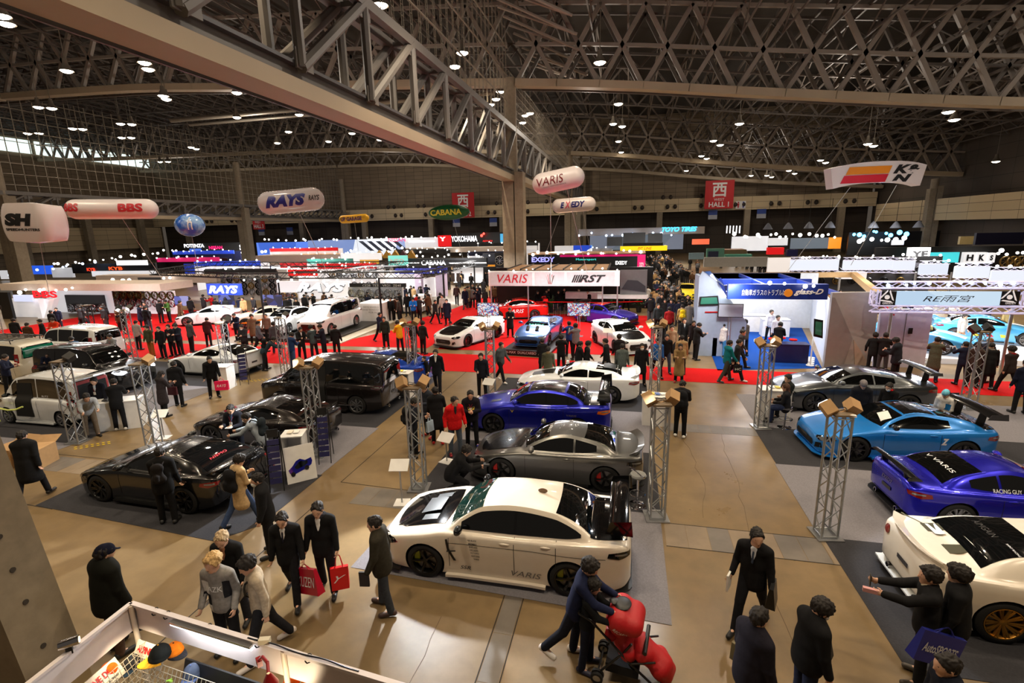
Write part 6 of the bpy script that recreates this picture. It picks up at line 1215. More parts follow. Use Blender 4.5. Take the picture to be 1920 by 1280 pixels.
part(R, 'white_wall', lit(.8), (0, 507, 40, 523), Y, .4); part(R, 'blue_wall', glow((40, 90, 220), .8), (45, 498, 96, 514), Y, .4); part(R, 'white_wall', lit(.5), (97, 502, 135, 520), Y, .4); part(R, 'black_wall', black, (135, 494, 292, 512), Y, .4); words(R, 'KYB', (163, 502, 179, 508), Y-.1, glow((240, 60, 30), 1.3), bold=.03); words(R, 'KYB', (204, 500, 230, 506), Y-.1, glow((240, 80, 30), 1.3), bold=.03); part(R, 'white_wall', lit(1.), (172, 508, 290, 518), Y-.5, .3); part(R, 'lit_name_board', lit(1.5), (218, 488, 275, 497), Y-.2, .2)
lamps(R, PY(90, 497, 61), PY(300, 474, 70), 16, .2); lamps(R, PY(2, 520, 55), PY(180, 488, 61), 9, .2, bulbb)
R = stand('dark row of car-maker stands under hanging lamps at the far right', (40, 100)); Y = 100.
part(R, 'screen_wall', lit(.7), (1372, 443, 1440, 470), Y, .4); part(R, 'screen_wall', lit(.55), (1440, 446, 1477, 460), Y-1, .4); part(R, 'screen_wall', screen('grey_screens', [], 1), (1483, 446, 1555, 466), Y-1, .4); part(R, 'orange_wall', glow((236, 130, 30), .9), (1554, 445, 1577, 466), Y-1.2, .4); part(R, 'red_counter', glow((200, 20, 24), .7), (1440, 464, 1470, 477), 84, 1); part(R, 'navy_counter', plain((24, 24, 90)), (1476, 468, 1496, 480), 84, 1)
part(R, 'black_wall', black, (1590, 434, 1760, 478), Y-4, .4); part(R, 'lit_case', lit(1.), (1673, 450, 1695, 459), Y-6, .3); part(R, 'navy_wall', plain((16, 20, 54)), (1830, 436, 1920, 458), 70, .4); part(R, 'cream_box', plain((206, 190, 140)), (1800, 443, 1828, 458), 74, .4)
for k in range(12): xx = 1362+k*3; part(R, 'white_light_bar', lit(1.4), (xx, 423, xx+2, 437), Y-3, .1) if k < 10 and k % 2 == 0 else None
lamps(R, PY(1375, 441, 96), PY(1572, 441, 96), 16, .3); lamps(R, PY(1592, 437, 92), PY(1702, 436, 92), 9, .35, glow((90, 190, 255), 5)); lamps(R, PY(1600, 452, 90), PY(1705, 448, 90), 7, .35)
for px, py in ((1440, 424), (1478, 423), (1517, 422), (1557, 421), (1638, 421), (1680, 421), (1723, 420)):
    p = PY(px, py, 90); t_ = thing('hanging_lamp', 'white bell lamp hanging over the dark far right stands', 'lamp', p, 0, 'bell lamps over the far right stands'); MB().lathe([(.1, .5), (.35, .2), (.75, -.5), (.7, -.5), (.3, .15)], n=14).build('shade', plain((150, 156, 170)), t_, 50); MB().ell((0, 0, -.1), (.2, .2, .2), 8, 6).build('bulb', bulbw, t_); MB().tube((0, 0, .4), (0, 0, 4), .03, 5).build('cord', blackm, t_)
# ---- mid distance left: parts makers
R = stand('black fascia parts stand with wide white name letters left of the pillar', (-19, 54)); Y = 54.
b = part(R, 'fascia', plain((26, 28, 32)), (765, 484, 912, 500), Y, .6); words(R, 'CABANA', (790, 488, 836, 497), Y-.1, lit(1.6), bold=.03); part(R, 'white_line', lit(.8), (735, 492, 786, 494), Y-.08, .05); part(R, 'white_line', lit(.8), (842, 492, 912, 494), Y-.08, .05); part(R, 'side_fascia', plain((30, 34, 50)), (905, 475, 942, 496), 56, .4); words(R, 'CABANA', (893, 481, 908, 490), 55.8, lit(1.)); part(R, 'wheel_poster', plain((20, 22, 24)), (928, 474, 947, 502), 52, .2)
x0, x1, z0, z1 = PB(928, 474, 947, 502, 52); wheels(R, x0, x1, z0, z1, 52, 1, 1, (x1-x0)*.45, [rims]); part(R, 'white_wall', lit(.5), (850, 502, 905, 530), 55, .3); part(R, 'back_wall', black, (850, 500, 948, 545), 58, .3); lamps(R, PY(770, 480, 53), PY(940, 477, 53), 12, .12)
part(R, 'teal_sign', glow((110, 190, 180), .8), (728, 479, 763, 498), 53, .3); words(R, 'NEO', (732, 485, 758, 494), 52.9, white, bold=.03)
R = stand('blue and white stand with lilac columns left of the red aisle', (-20, 42)); Y = 42.
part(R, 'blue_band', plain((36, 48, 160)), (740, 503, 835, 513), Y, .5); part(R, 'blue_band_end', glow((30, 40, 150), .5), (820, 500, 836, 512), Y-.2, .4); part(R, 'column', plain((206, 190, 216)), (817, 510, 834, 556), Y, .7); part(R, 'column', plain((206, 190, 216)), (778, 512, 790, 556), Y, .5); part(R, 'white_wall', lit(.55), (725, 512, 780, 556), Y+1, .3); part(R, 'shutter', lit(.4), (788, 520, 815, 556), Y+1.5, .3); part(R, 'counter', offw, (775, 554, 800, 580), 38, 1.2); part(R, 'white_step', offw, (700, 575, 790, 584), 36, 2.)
for i, px in enumerate((842, 852, 862)): part(R, 'notice', plain((70, 60, 54)), (px-6, 512, px, 528), Y+3, .1)
R = stand('wheel maker stand with white letters, black trusses and a wall of wheels', (-20, 37)); Y = 37.
x0, x1, z0, z1 = part(R, 'wheel_wall', plain((224, 224, 226)), (655, 538, 756, 590), Y, .2); wheels(R, x0, x1, z0+.3, z1-.2, Y, 6, 3, .36, [mat('wheel_dark', (40, 40, 44), .3, .8), rims, mat('wheel_black', (20, 20, 22), .3, .5)])
part(R, 'black_strip', black, (655, 531, 760, 538), Y-.3, .2); words(R, 'CE28  TE37  VR21  ZE40', (680, 533, 752, 537), Y-.35, white); part(R, 'white_wall', lit(.7), (520, 527, 655, 560), Y+1.5, .3); words(R, 'RAYS', (556, 530, 648, 547), Y+.5, glow((250, 250, 255), 1.6), shear=.35, bold=.05); words(R, 'RAYS', (556.5, 531, 649, 548.5), Y+.6, tx_d, shear=.35, bold=.075)
x0, x1, z0, z1 = part(R, 'wheel_wall', plain((210, 210, 214)), (520, 548, 560, 590), Y+1, .2); wheels(R, x0, x1, z0+.2, z1, Y+1, 4, 3, .3, [rims, mat('wheel_gold', (150, 120, 60), .3, .8)])
part(R, 'white_cube', plain((228, 226, 224)), (671, 569, 715, 608), 31.5, 2.2); words(R, 'RAYS WHEELS', (682, 574, 710, 577), 31.4, tx_g); words(R, 'ADVANCED TECHNOLOGY', (675, 579, 711, 582), 31.4, tx_g); words(R, 'FOR ALL', (692, 584, 710, 587), 31.4, tx_g)
mb = MB(); zt = 3.35; A = [(-40, 35.5, zt), (-28, 32, zt), (-13.6, 32, zt), (-13.6, 44, zt), (-28, 44, zt), (-44, 46, zt)]
for a, b_ in zip(A, A[1:]+A[:1]): ltruss(mb, a, b_, .4, .03, .5)
ltruss(mb, (-28, 38, zt), (-13.6, 38, zt), .4, .03, .5); ltruss(mb, (-21, 32, zt), (-21, 44, zt), .4, .03, .5); mb.v = [(v[0]+20, v[1]-37, v[2]) for v in mb.v]; mb.build('black_truss', blackm, R)
for x, y in ((-15.9, 30.2), (-13.6, 36), (-13.6, 44), (-24.4, 29.5), (-28, 36)): partw(R, 'black_post', blackm, lambda mb: mb.tube((x, y, 0), (x, y, zt), .07, 8))
lamps(R, (-28, 31.8, zt-.3), (-13.6, 31.8, zt-.3), 12, .09); lamps(R, (-28, 37.8, zt-.3), (-13.6, 37.8, zt-.3), 12, .09); lamps(R, (-28, 43.8, zt-.2), (-14, 43.8, zt-.2), 10, .1)
part(R, 'teal_band', plain((40, 120, 110)), (486, 520, 530, 531), 44, .3); part(R, 'red_band', glow((220, 30, 30), .6), (540, 505, 604, 517), 47, .3); part(R, 'lit_sign', glow((40, 70, 190), .8), (388, 532, 450, 553), 33, .25); words(R, 'RAYS', (391, 535, 447, 550), 32.9, lit(1.6), shear=.3, bold=.05)
for a in ((327, 555, 352, 573), (410, 553, 438, 572), (490, 553, 528, 572)): part(R, 'screen', screen('wheel_video', [(40, 50, 110), (90, 100, 170), (30, 30, 60), (150, 150, 200)], .9, 2), a, 32.5, .1)
part(R, 'notice_board', offw, (398, 572, 437, 583), 31, .1); words(R, 'DO NOT', (402, 574, 424, 577), 30.9, tx_r); words(R, 'TOUCH CARS', (402, 578, 432, 581), 30.9, tx_r)
R = stand('white wheel maker stand with red letters at left, long pale canopy', (-38, 32)); Y = 32.
x0, x1, z0, z1 = part(R, 'white_wall', lit(.6), (95, 545, 330, 640), 34, .3); part(R, 'canopy', plain((216, 200, 186)), (0, 532, 300, 545), 31, 3.); part(R, 'canopy_side', plain((206, 190, 178)), (180, 516, 390, 530), 40, 1.5); part(R, 'black_panel', black, (124, 553, 195, 585), 33.6, .2); part(R, 'black_panel', black, (212, 545, 268, 575), 33.6, .2); part(R, 'photo_panel', plain((60, 60, 62)), (260, 520, 300, 545), 36, .2); part(R, 'dark_panel', black, (0, 548, 20, 600), 30.5, .2)
words(R, 'BBS', (62, 545, 108, 558), 30.4, glow((214, 30, 40), 1.1), bold=.04); part(R, 'lit_sign', glow((190, 200, 240), .8), (25, 553, 60, 565), 30.4, .15); part(R, 'white_partition', lit(.5), (30, 560, 100, 640), 31.5, .3)
for px in (62, 82): a = PY(px, 560, 31); b_ = PY(px+10, 600, 31); partw(R, 'slanted_column', lit(.55), lambda mb: mb.prism([a, a+V((.5, 0, 0)), (b_.x+.5, 31, 0), (b_.x, 31, 0)] if px < 70 else [a+V((.6, 0, 0)), a+V((1.1, 0, 0)), (b_.x, 31, 0), (b_.x-.5, 31, 0)], (0, .4, 0)))
x0, x1, z0, z1 = PB(130, 565, 200, 590, 33.5); wheels(R, x0, x1, z0, z1, 33.5, 5, 1, .36, [rims, chrome]); x0, x1, z0, z1 = PB(215, 546, 330, 575, 33.5); wheels(R, x0, x1, z0, z1, 33.5, 8, 2, .34, [rims, mat('wheel_gold', (150, 120, 60), .3, .8), mat('wheel_olive', (110, 120, 70), .3, .6)]); x0, x1, z0, z1 = PB(262, 522, 285, 544, 36); wheels(R, x0, x1, z0, z1, 35.9, 1, 1, .5, [rims])
lamps(R, PY(30, 545, 30.5), PY(150, 540, 30.5), 7, .14); lamps(R, PY(190, 527, 36), PY(330, 520, 40), 9, .16)
R = stand('pale roofed stands with orange checks and yellow peaks in the middle distance', (-28, 60)); Y = 60.
part(R, 'canopy', plain((208, 190, 180)), (480, 478, 640, 497), Y, 3); part(R, 'canopy', plain((208, 196, 190)), (760, 464, 946, 473), 70, 3); part(R, 'white_box', lit(.85), (638, 475, 712, 488), Y, .6); part(R, 'orange_check_wall', screen('orange_check', [(226, 160, 40), (240, 180, 60), (214, 140, 40)], .7, .6), (655, 487, 708, 500), Y-3, .4)
for k in range(5): a = PY(700+15*k, 484, 66); partw(R, 'yellow_peak', plain((200, 150, 36)) if k != 3 else plain((90, 40, 50)), lambda mb: mb.prism([a, a+V((1.6, 0, 0)), a+V((.9, 0, 1.1))], (0, .5, 0)))
part(R, 'red_band', glow((200, 30, 40), .5), (525, 493, 585, 502), 58, .3); lamps(R, PY(400, 505, 50), PY(640, 500, 58), 16, .16); lamps(R, PY(480, 473, 80), PY(760, 466, 80), 18, .22); lamps(R, PY(640, 472, 64), PY(940, 466, 72), 12, .2)
part(R, 'white_wall', lit(.6), (400, 505, 480, 520), 52, .3); part(R, 'white_wall', lit(.5), (560, 516, 760, 530), 50, .3)
# ---- the thicket of smaller stands in between
def filler(label, x0, x1, y, h, wallm, fm, n=6, wh=None, tx=None, tm=None, dm=None):
    R = stand(label, ((x0+x1)/2, y)); L_ = x1-x0
    partw(R, 'back_wall', wallm, lambda mb: mb.bb((x0, y+1.4, 0), (x1, y+1.6, h-.2))); partw(R, 'fascia', fm, lambda mb: mb.bb((x0, y, h-.55), (x1, y+.15, h))); partw(R, 'side_wall', wallm, lambda mb: mb.bb((x0, y, 0), (x0+.15, y+1.5, h-.2)))
    if dm: partw(R, 'display_panel', dm, lambda mb: mb.bb((x0+L_*.3, y+1.3, .9), (x0+L_*.62, y+1.4, h-.9)))
    if wh: wheels(R, x0+.4, x1-.4, .5, h-.8, y+1.4, wh[0], wh[1], .32, [rims, MATS['wheel_dark'], MATS['wheel_gold'], MATS['wheel_black']])
    for x in (x0+.1, x1-.1): partw(R, 'post', blackm, lambda mb: mb.tube((x, y+.1, 0), (x, y+.1, h-.5), .05, 6))
    if tx: sign_text(tx, 'lettering', (0, -.02, h-.28), (1, 0, 0), (0, 0, 1), min(L_*.5, 3), .32, tm or lit(1.4), R, .02, bold=.03)
    lamps(R, (x0, y-.2, h+.1), (x1, y-.2, h+.1), n, .1); return R
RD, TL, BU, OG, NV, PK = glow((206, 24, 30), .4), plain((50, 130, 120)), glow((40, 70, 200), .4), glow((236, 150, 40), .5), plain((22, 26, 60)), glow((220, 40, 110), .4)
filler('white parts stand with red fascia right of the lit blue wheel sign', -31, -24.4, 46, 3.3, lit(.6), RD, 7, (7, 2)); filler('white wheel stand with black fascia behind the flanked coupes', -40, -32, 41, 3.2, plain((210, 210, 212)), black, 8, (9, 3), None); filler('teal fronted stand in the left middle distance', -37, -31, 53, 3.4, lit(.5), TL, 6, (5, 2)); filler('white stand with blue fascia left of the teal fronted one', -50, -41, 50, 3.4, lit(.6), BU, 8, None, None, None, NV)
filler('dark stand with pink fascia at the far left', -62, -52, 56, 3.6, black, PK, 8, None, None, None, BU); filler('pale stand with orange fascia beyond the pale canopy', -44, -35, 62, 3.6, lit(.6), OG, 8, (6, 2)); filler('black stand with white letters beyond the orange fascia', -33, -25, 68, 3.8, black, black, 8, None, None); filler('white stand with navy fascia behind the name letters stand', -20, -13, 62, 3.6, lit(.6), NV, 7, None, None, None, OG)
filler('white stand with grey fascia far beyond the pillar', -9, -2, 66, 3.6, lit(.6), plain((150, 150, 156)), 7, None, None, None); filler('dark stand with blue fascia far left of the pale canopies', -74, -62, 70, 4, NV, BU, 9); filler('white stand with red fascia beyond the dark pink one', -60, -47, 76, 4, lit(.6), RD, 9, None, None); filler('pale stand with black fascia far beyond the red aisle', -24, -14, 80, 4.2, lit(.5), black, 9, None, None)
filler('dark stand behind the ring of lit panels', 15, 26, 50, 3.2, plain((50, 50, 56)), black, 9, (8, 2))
# ---- blue glass repair stand
R = stand('blue and white windscreen repair stand with slanted pale end wall', (7, 26)); Y = 23.7; pale = plain((196, 202, 212)); bl_ = mat('stand_blue', (14, 42, 128), .45); bl2 = mat('stand_blue_dark', (14, 24, 78), .5)
def W(name, m, fn): return partw(R, name, m, fn)
H_ = 3.3; x0, x1, z0, z1 = PB(1365, 533, 1553, 561, Y)
W('header', bl_, lambda mb: mb.bb((x0, Y, z0), (x1, Y+.3, z1)))
sign_text('自動車ガラスのトラブルは', 'lettering', ((PY(1432, 547, Y).x)-7, Y-26, PY(1432, 548, Y).z), (1, 0, 0), (0, 0, 1), PY(1468, 547, Y).x-PY(1386, 547, Y).x, .27, white, R, .02)
sign_text('glass-D', 'lettering', ((PY(1516, 548, Y).x)-7, Y-26, PY(1516, 548, Y).z), (1, 0, 0), (0, 0, 1), PY(1542, 547, Y).x-PY(1487, 547, Y).x, .3, white, R, .02, shear=.4, bold=.03); c = PY(1478, 549, Y); W('emblem', mat('emblem_orange', (236, 150, 40), .4), lambda mb: mb.tube((c.x, Y-.03, c.z), (c.x, Y, c.z), .17, 18))
for k, yy in enumerate((26.5, 29.5, 33)): W('blue_beam', bl_ if k % 2 else bl2, lambda mb: mb.bb((4.3, yy, H_-.55), (x1+.7+k*.5, yy+.25, H_)))
W('roof_blue', bl2, lambda mb: mb.bb((4.4, 33.2, H_-.7), (11, 33.5, H_)))
for xx in (6.6, 8.8): W('roof_rail', bl_, lambda mb: mb.bb((xx, Y+.3, H_-.2), (xx+.12, 33, H_)))
W('wood_beam', plain((196, 160, 112)), lambda mb: mb.bb((x1-.1, 33.5, H_-.3), (13.2, 33.7, H_))); W('wood_beam', plain((196, 160, 112)), lambda mb: mb.prism([(10.3, 24.2, H_), (10.6, 24.2, H_), (13.2, 33.5, H_), (12.9, 33.5, H_)], (0, 0, -.3)))
W('left_wall', plain((150, 168, 198)), lambda mb: mb.prism([(4.1, 33, 0), (4.1, 25.2, 0), (4.1, 25.2, .9), (4.1, 27.8, H_), (4.1, 33, H_)], (.2, 0, 0)))
lf_ = [PY(a, b, 25.2) for a, b in ((1311, 520), (1318, 508), (1345, 527), (1400, 604))]; W('left_front_wall', plain((168, 184, 208)), lambda mb: mb.prism([(lf_[0].x, 25.2, 0), (lf_[3].x, 25.2, 0), lf_[3], lf_[2], lf_[1], lf_[0]], (0, .15, 0))); W('red_stripe', red_c, lambda mb: mb.prism([PY(1322, 586, 25.15), PY(1348, 586, 25.15), PY(1348, 584, 25.15), PY(1322, 584, 25.15)], (0, .03, 0)))
for k, q in enumerate((((1345, 527), (1352, 520), (1366, 556), (1366, 562)), ((1320, 509), (1332, 508), (1362, 540), (1345, 527)))): W('slanted_glass', (bl_, mat('blue_glass', (60, 90, 150), .1, coat=1))[k], lambda mb: mb.prism([PY(a, b, 25.0-.6*(a > 1352)) for a, b in q], (0, .08, 0)))
W('back_wall', plain((226, 232, 240)), lambda mb: mb.bb((4.3, 33, 0), (11, 33.2, H_))); W('right_wall', plain((214, 222, 236)), lambda mb: mb.prism([(8.55, Y+.1, 0), (8.75, Y+.1, 0), (11.0, 33, 0), (10.8, 33, 0)], (0, 0, H_-.6)))
W('end_wall', plain((176, 174, 176)), lambda mb: mb.prism([(8.5, Y, 0), (10.45, Y+.35, 0), (10.45, Y+.35, H_), (8.5, Y, H_)], (0, .2, 0))); W('end_facet', plain((146, 142, 146)), lambda mb: mb.prism([(8.5, Y-.03, 0), (9.3, Y+.12, 0), (9.55, Y+.16, 1.3), (8.62, Y-.01, 3.1), (8.5, Y-.03, 3.1)], (0, .02, 0))); W('end_facet', plain((190, 172, 160)), lambda mb: mb.prism([(9.6, Y+.17, 1.25), (10.4, Y+.31, .1), (9.8, Y+.2, .0)], (0, .02, 0)))
W('whiteboard', plain((244, 246, 250)), lambda mb: mb.prism([(9.05, 25.6, .9), (9.95, 29.4, .9), (9.95, 29.4, 2.1), (9.05, 25.6, 2.1)], (-.06, .02, 0)))
gl = mat('windscreen_sample', (60, 130, 110), .08, coat=1)
W('windscreen_sample', blackm, lambda mb: mb.prism([PY(a, b, 25.15) for a, b in ((1311, 573), (1348, 572), (1346, 554), (1313, 556))], (0, -.04, 0))); W('windscreen_glass', gl, lambda mb: mb.prism([PY(a, b, 25.1) for a, b in ((1313, 570), (1346, 569), (1344, 557), (1315, 558))], (0, -.03, 0)))
W('windscreen_sample', blackm, lambda mb: mb.prism([PY(a, b, 23.6) for a, b in ((1526, 597), (1543, 600), (1542, 634), (1525, 630))], (0, -.04, 0))); W('windscreen_glass', gl, lambda mb: mb.prism([PY(a, b, 23.55) for a, b in ((1529, 602), (1541, 604), (1540, 629), (1528, 626))], (0, -.03, 0)))
for xx, yy, w_ in ((5.6, 27.4, .9), (5.9, 28.6, .8), (8.2, 30.5, 1.4), (7.2, 31.8, 1.6)): counter((xx, yy), 'rounded white counter inside the blue repair stand, '+{5.6: 'nearest the aisle', 5.9: 'behind the nearest one', 8.2: 'by the right wall', 7.2: 'before the back wall'}[xx], w_, .7, .95)
counter((7.3, 24.6), 'navy counter at the front of the blue repair stand', 1.5, .6, .85, 0, bl2)
for k, p in enumerate(((7.0, 26.2), (7.5, 26.5), (7.9, 26.1))): stool(p, 'red-topped stool inside the blue repair stand', red_c, .68, False, 0, 'red stools of the blue stand')
p = PY(1370, 583, 24.9); tv((p.x, p.y, 0), 'pale screen on a white pole before the blue repair stand', 1.1, p.z-.3, plain((176, 184, 200)))
lamps(R, (5.3, Y-.3, z1+.05), (x1, Y-.3, z1+.05), 4, .09); lamps(R, (4.6, 26.2, H_-.3), (9.6, 26.2, H_-.3), 4, .1); lamps(R, (4.4, 25.1, 3.1), (4.6, 25.1, 3.1), 1, .16)
for k in range(5): g = thing('rope_post', 'white rope post in the row beside the right wall of the blue stand', 'post', (8.05+.12*k, 24.0+.35*k, 0), 0, 'white rope posts'); MB().lathe([(.001, 0), (.17, 0), (.16, .03), (.03, .05)], n=14).build('base', white, g, 40); MB().tube((0, 0, .04), (0, 0, .95), .025, 8).build('post', white, g, 40)
# ---- white truss stand with the race cars
R = stand('white lit truss stand with race team name over the sky blue cars', (14, 24)); Y = 23.2
x0, x1, z0, z1 = PB(1648, 545, 1912, 572, Y); mb = MB()
for z in (z1+.22, z0-.18): ltruss(mb, (x0-.2, Y+.1, z), (x1+.4, Y+.1, z), .26, .03, .4)
for x in (x0-.1, x1+.2): ltruss(mb, (x, Y+.1, z0), (x, Y+.1, z1), .26, .03, .4)
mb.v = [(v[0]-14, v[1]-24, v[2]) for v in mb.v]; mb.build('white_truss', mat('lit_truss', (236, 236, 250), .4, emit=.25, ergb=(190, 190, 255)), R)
part(R, 'name_panel', screen('ice_panel', [(190, 216, 240), (206, 228, 246), (176, 206, 234)], .75, .25), (1680, 546, 1877, 572), Y, .05); part(R, 'black_end_panel', black, (1648, 546, 1680, 572), Y-.02, .06); part(R, 'black_end_panel', black, (1877, 546, 1912, 572), Y-.02, .06); words(R, 'RE雨宮', (1730, 553, 1826, 566), Y-.05, tx_d, shear=.35)
for px in (1664, 1894):
    c = PY(px, 557, Y-.08)
    for k in range(3): t = PI/2+2*PI*k/3; partw(R, 'rotor_mark', lit(.6), lambda mb: mb.prism([(c.x+.3*math.cos(t), Y-.06, c.z+.3*math.sin(t)), (c.x+.3*math.cos(t+1.8), Y-.06, c.z+.3*math.sin(t+1.8)), (c.x+.22*math.cos(t+1.8), Y-.06, c.z+.22*math.sin(t+1.8)), (c.x+.22*math.cos(t), Y-.06, c.z+.22*math.sin(t))], (0, .01, 0)))
    partw(R, 'rotor_hub', lit(.6), lambda mb: mb.tube((c.x, Y-.07, c.z), (c.x, Y-.05, c.z), .09, 14)); words(R, 'GREDDY', (px-10, 566, px+10, 570), Y-.06, lit(.6))
partw(R, 'corner_wall', plain((206, 200, 222)), lambda mb: mb.prism([(10.6, 24.1, 0), (12.4, 24.3, 0), (12.4, 24.3, 2.55), (10.6, 24.1, 2.55)], (0, .2, 0))); partw(R, 'corner_wall_side', plain((214, 208, 230)), lambda mb: mb.prism([(12.4, 24.3, 0), (12.6, 24.3, 0), (12.9, 26, 0), (12.7, 26, 0)], (0, 0, 2.55)))
partw(R, 'door_seam', tx_g, lambda mb: mb.bb((11.6, 24.18, .0), (11.615, 24.2, 2.5))); partw(R, 'door_plate', blackm, lambda mb: mb.bb((11.75, 24.17, 1.5), (11.9, 24.2, 1.75))); partw(R, 'exit_mark', tx_r, lambda mb: mb.bb((10.9, 24.07, 2.3), (11.1, 24.1, 2.36)))
for x in (x1+.1, 10.75): partw(R, 'post', alu, lambda mb: mb.tube((x, Y+.4, 0), (x, Y+.4, z0), .06, 8))
lamps(R, (x0, Y-.1, z1+.3), (x1, Y-.1, z1+.3), 10, .07, bulbb)
R = stand('ring of white lit fascia panels above the crowd behind the race cars', (16, 38))
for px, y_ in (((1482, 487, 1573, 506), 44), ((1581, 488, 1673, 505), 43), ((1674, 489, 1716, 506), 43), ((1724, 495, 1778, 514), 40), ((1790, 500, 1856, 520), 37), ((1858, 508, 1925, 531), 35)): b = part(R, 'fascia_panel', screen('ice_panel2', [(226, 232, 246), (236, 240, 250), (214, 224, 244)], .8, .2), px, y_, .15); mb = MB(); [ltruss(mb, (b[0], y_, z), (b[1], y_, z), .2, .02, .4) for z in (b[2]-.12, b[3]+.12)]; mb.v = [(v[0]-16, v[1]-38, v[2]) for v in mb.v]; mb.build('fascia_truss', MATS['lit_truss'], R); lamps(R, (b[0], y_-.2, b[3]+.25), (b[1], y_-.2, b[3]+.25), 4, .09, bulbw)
for px in (1576, 1785, 1718): p = PY(px, 510, 42); partw(R, 'post', alu, lambda mb: mb.tube((p.x, 42, 0), (p.x, 42, p.z), .08, 8))
part(R, 'black_backdrop', black, (1600, 515, 1730, 545), 52, .3); part(R, 'grey_fascia', plain((176, 176, 172)), (1320, 482, 1440, 500), 60, .4); part(R, 'white_wall', lit(.5), (1440, 483, 1482, 510), 48, .3); part(R, 'lit_floor_counter', lit(.6), (1575, 510, 1625, 523), 46, 1)
R = stand('black tuning-parts stand with big white letter cubes at right', (30, 60)); Y = 58.
part(R, 'black_wall', black, (1640, 462, 1930, 515), Y, .4)
for k, (c, px) in enumerate((('H', (1808, 473, 1829, 493)), ('K', (1831, 473, 1850, 493)), ('S', (1852, 474, 1866, 492)))): part(R, 'letter_cube', lit(.9), px, Y-.6, .5); words(R, c, (px[0]+4, px[1]+4, px[2]-4, px[3]-4), Y-.66, tx_d, bold=.06)
part(R, 'letter_cube', lit(1.), (1705, 464, 1744, 487), 52, .5); words(R, 'YE', (1709, 470, 1740, 482), 51.9, tx_d, bold=.05); part(R, 'teal_panel', glow((60, 190, 200), .7), (1745, 473, 1798, 492), 55, .2); x0, x1, z0, z1 = PB(1878, 478, 1920, 502, 54); wheels(R, x0, x1, z0, z1, 54, 3, 1, .5, [mat('wheel_gold', (150, 120, 60), .3, .8)]); lamps(R, PY(1865, 470, 55), PY(1920, 474, 55), 5, .2); part(R, 'white_lightbox', glow((150, 160, 220), .7), (1655, 469, 1680, 482), 60, .3)
R = stand('green and brown roofed stand right of the crowded aisle', (12, 62)); Y = 62.
part(R, 'green_wall', plain((90, 150, 130)), (1325, 466, 1358, 484), Y, .4); part(R, 'navy_screen', plain((20, 24, 60)), (1328, 471, 1347, 482), Y-.1, .1); part(R, 'teal_canopy', plain((80, 160, 140)), (1360, 477, 1410, 484), Y, 1); part(R, 'wood_roof', plain((120, 84, 56)), (1352, 468, 1400, 477), Y+1, 3); part(R, 'picture_wall', plain((130, 160, 176)), (1292, 474, 1320, 486), 58, .3); part(R, 'red_sign', glow((230, 90, 60), .9), (1298, 448, 1330, 458), 90, .3)
car('coupe', 'coupe_car', 'yellow coupe standing at the right side of the crowded aisle beyond the blue stand', 'car', (5.1, 46, 0), math.radians(-100), yelp)
lamp('stand_light', 'AREA', (4.4, 23.2, 3.7), 90, (1, .97, .95), (4.7, 25.2, 1.3), .8)
# stand lighting: the lamps on the fascias as they fall on floor, walls and people
for x, y, e in ((-5, 30, 900), (-1, 30, 700), (-36, 27, 1000), (-28, 29, 1000), (-20, 27, 900), (-20, 38, 1100), (-13, 44, 700), (-18, 52, 900), (6.5, 29, 1000), (7, 25, 250), (14, 28, 1300), (18, 36, 1300), (2, 42, 500), (2.5, 62, 800), (-6, 50, 700), (-36, 50, 1500), (25, 50, 1500), (-60, 70, 3000), (-30, 80, 3500), (5, 85, 3000), (35, 85, 2500), (-95, 95, 4000)): lamp('stand_light', 'AREA', (x, y, 4.2 if y < 60 else 6.5), e*.42, (1, .97, .95), (x, y, 0), 3.0)
# ================================================================ banners and balloons
jr = mat('banner_red', (190, 16, 24), .6)
for px, jt_, t2, t3, lab in (((1322, 338, 1376, 391), '西', 'WEST', 'HALL 1', 'red hanging banner reading hall 1'), ((848, 361, 889, 408), '西', 'WEST', 'HALL 2', 'red hanging banner reading hall 2, partly behind the green balloon'), ((474, 411, 496, 430), '', 'WEST', 'HALL 3', 'red hall 3 sign beside the clear balloon')):
    Y = 117. if px[0] > 500 else 112.; R = thing('hall_banner', lab, 'banner', PY(px[0], px[1], Y)); x0, x1, z0, z1 = PB(*px, Y); mb = MB(); mb.bb((x0, Y, z0), (x1, Y+.15, z1)); mb.v = [tuple(V(v)-R.location) for v in mb.v]; mb.build('cloth', jr, R)
    def bw(s, a, b, c, d, **k): sign_text(s, 'lettering', V((x0+(x1-x0)*(a+c)/2, Y, z0+(z1-z0)*(b+d)/2))-R.location, (1, 0, 0), (0, 0, 1), (x1-x0)*(c-a), (z1-z0)*(d-b), white, R, .05, **k)
    if jt_: bw(jt_, .25, .42, .75, .92, bold=.02)
    bw(t2, .32, .28, .68, .37) if jt_ else bw(t2, .2, .6, .7, .85); bw(t3, .15, .06, .85, .24, bold=.02) if jt_ else bw(t3, .1, .12, .9, .5, bold=.02)
bwht = mat('balloon_white', (232, 222, 222), .35, coat=.3); bbl = mat('balloon_blue', (36, 104, 200), .2, coat=.6); byel = mat('balloon_yellow', (236, 176, 20), .35); bgrn = mat('balloon_green', (20, 92, 46), .35); bclr = mat('balloon_clear', (206, 200, 202), .08, .0, 1., alpha=.62)
k = lambda px, D: px/963*D
def cap_b(label, px, py, Y, wpx, hpx, m, tx, roll=0, **kw): p = PY(px, py, Y); D = (p-V((0, 0, CAMH))).dot(CF); w, h = wpx/FPX*D, hpx/FPX*D; return balloon(label, px, py, Y, capsule(h/2, w), m, [(s, a*w, b*h, c*w, d*h, mm, kk) for s, a, b, c, d, mm, kk in tx], roll, **kw)
tb = tx_d
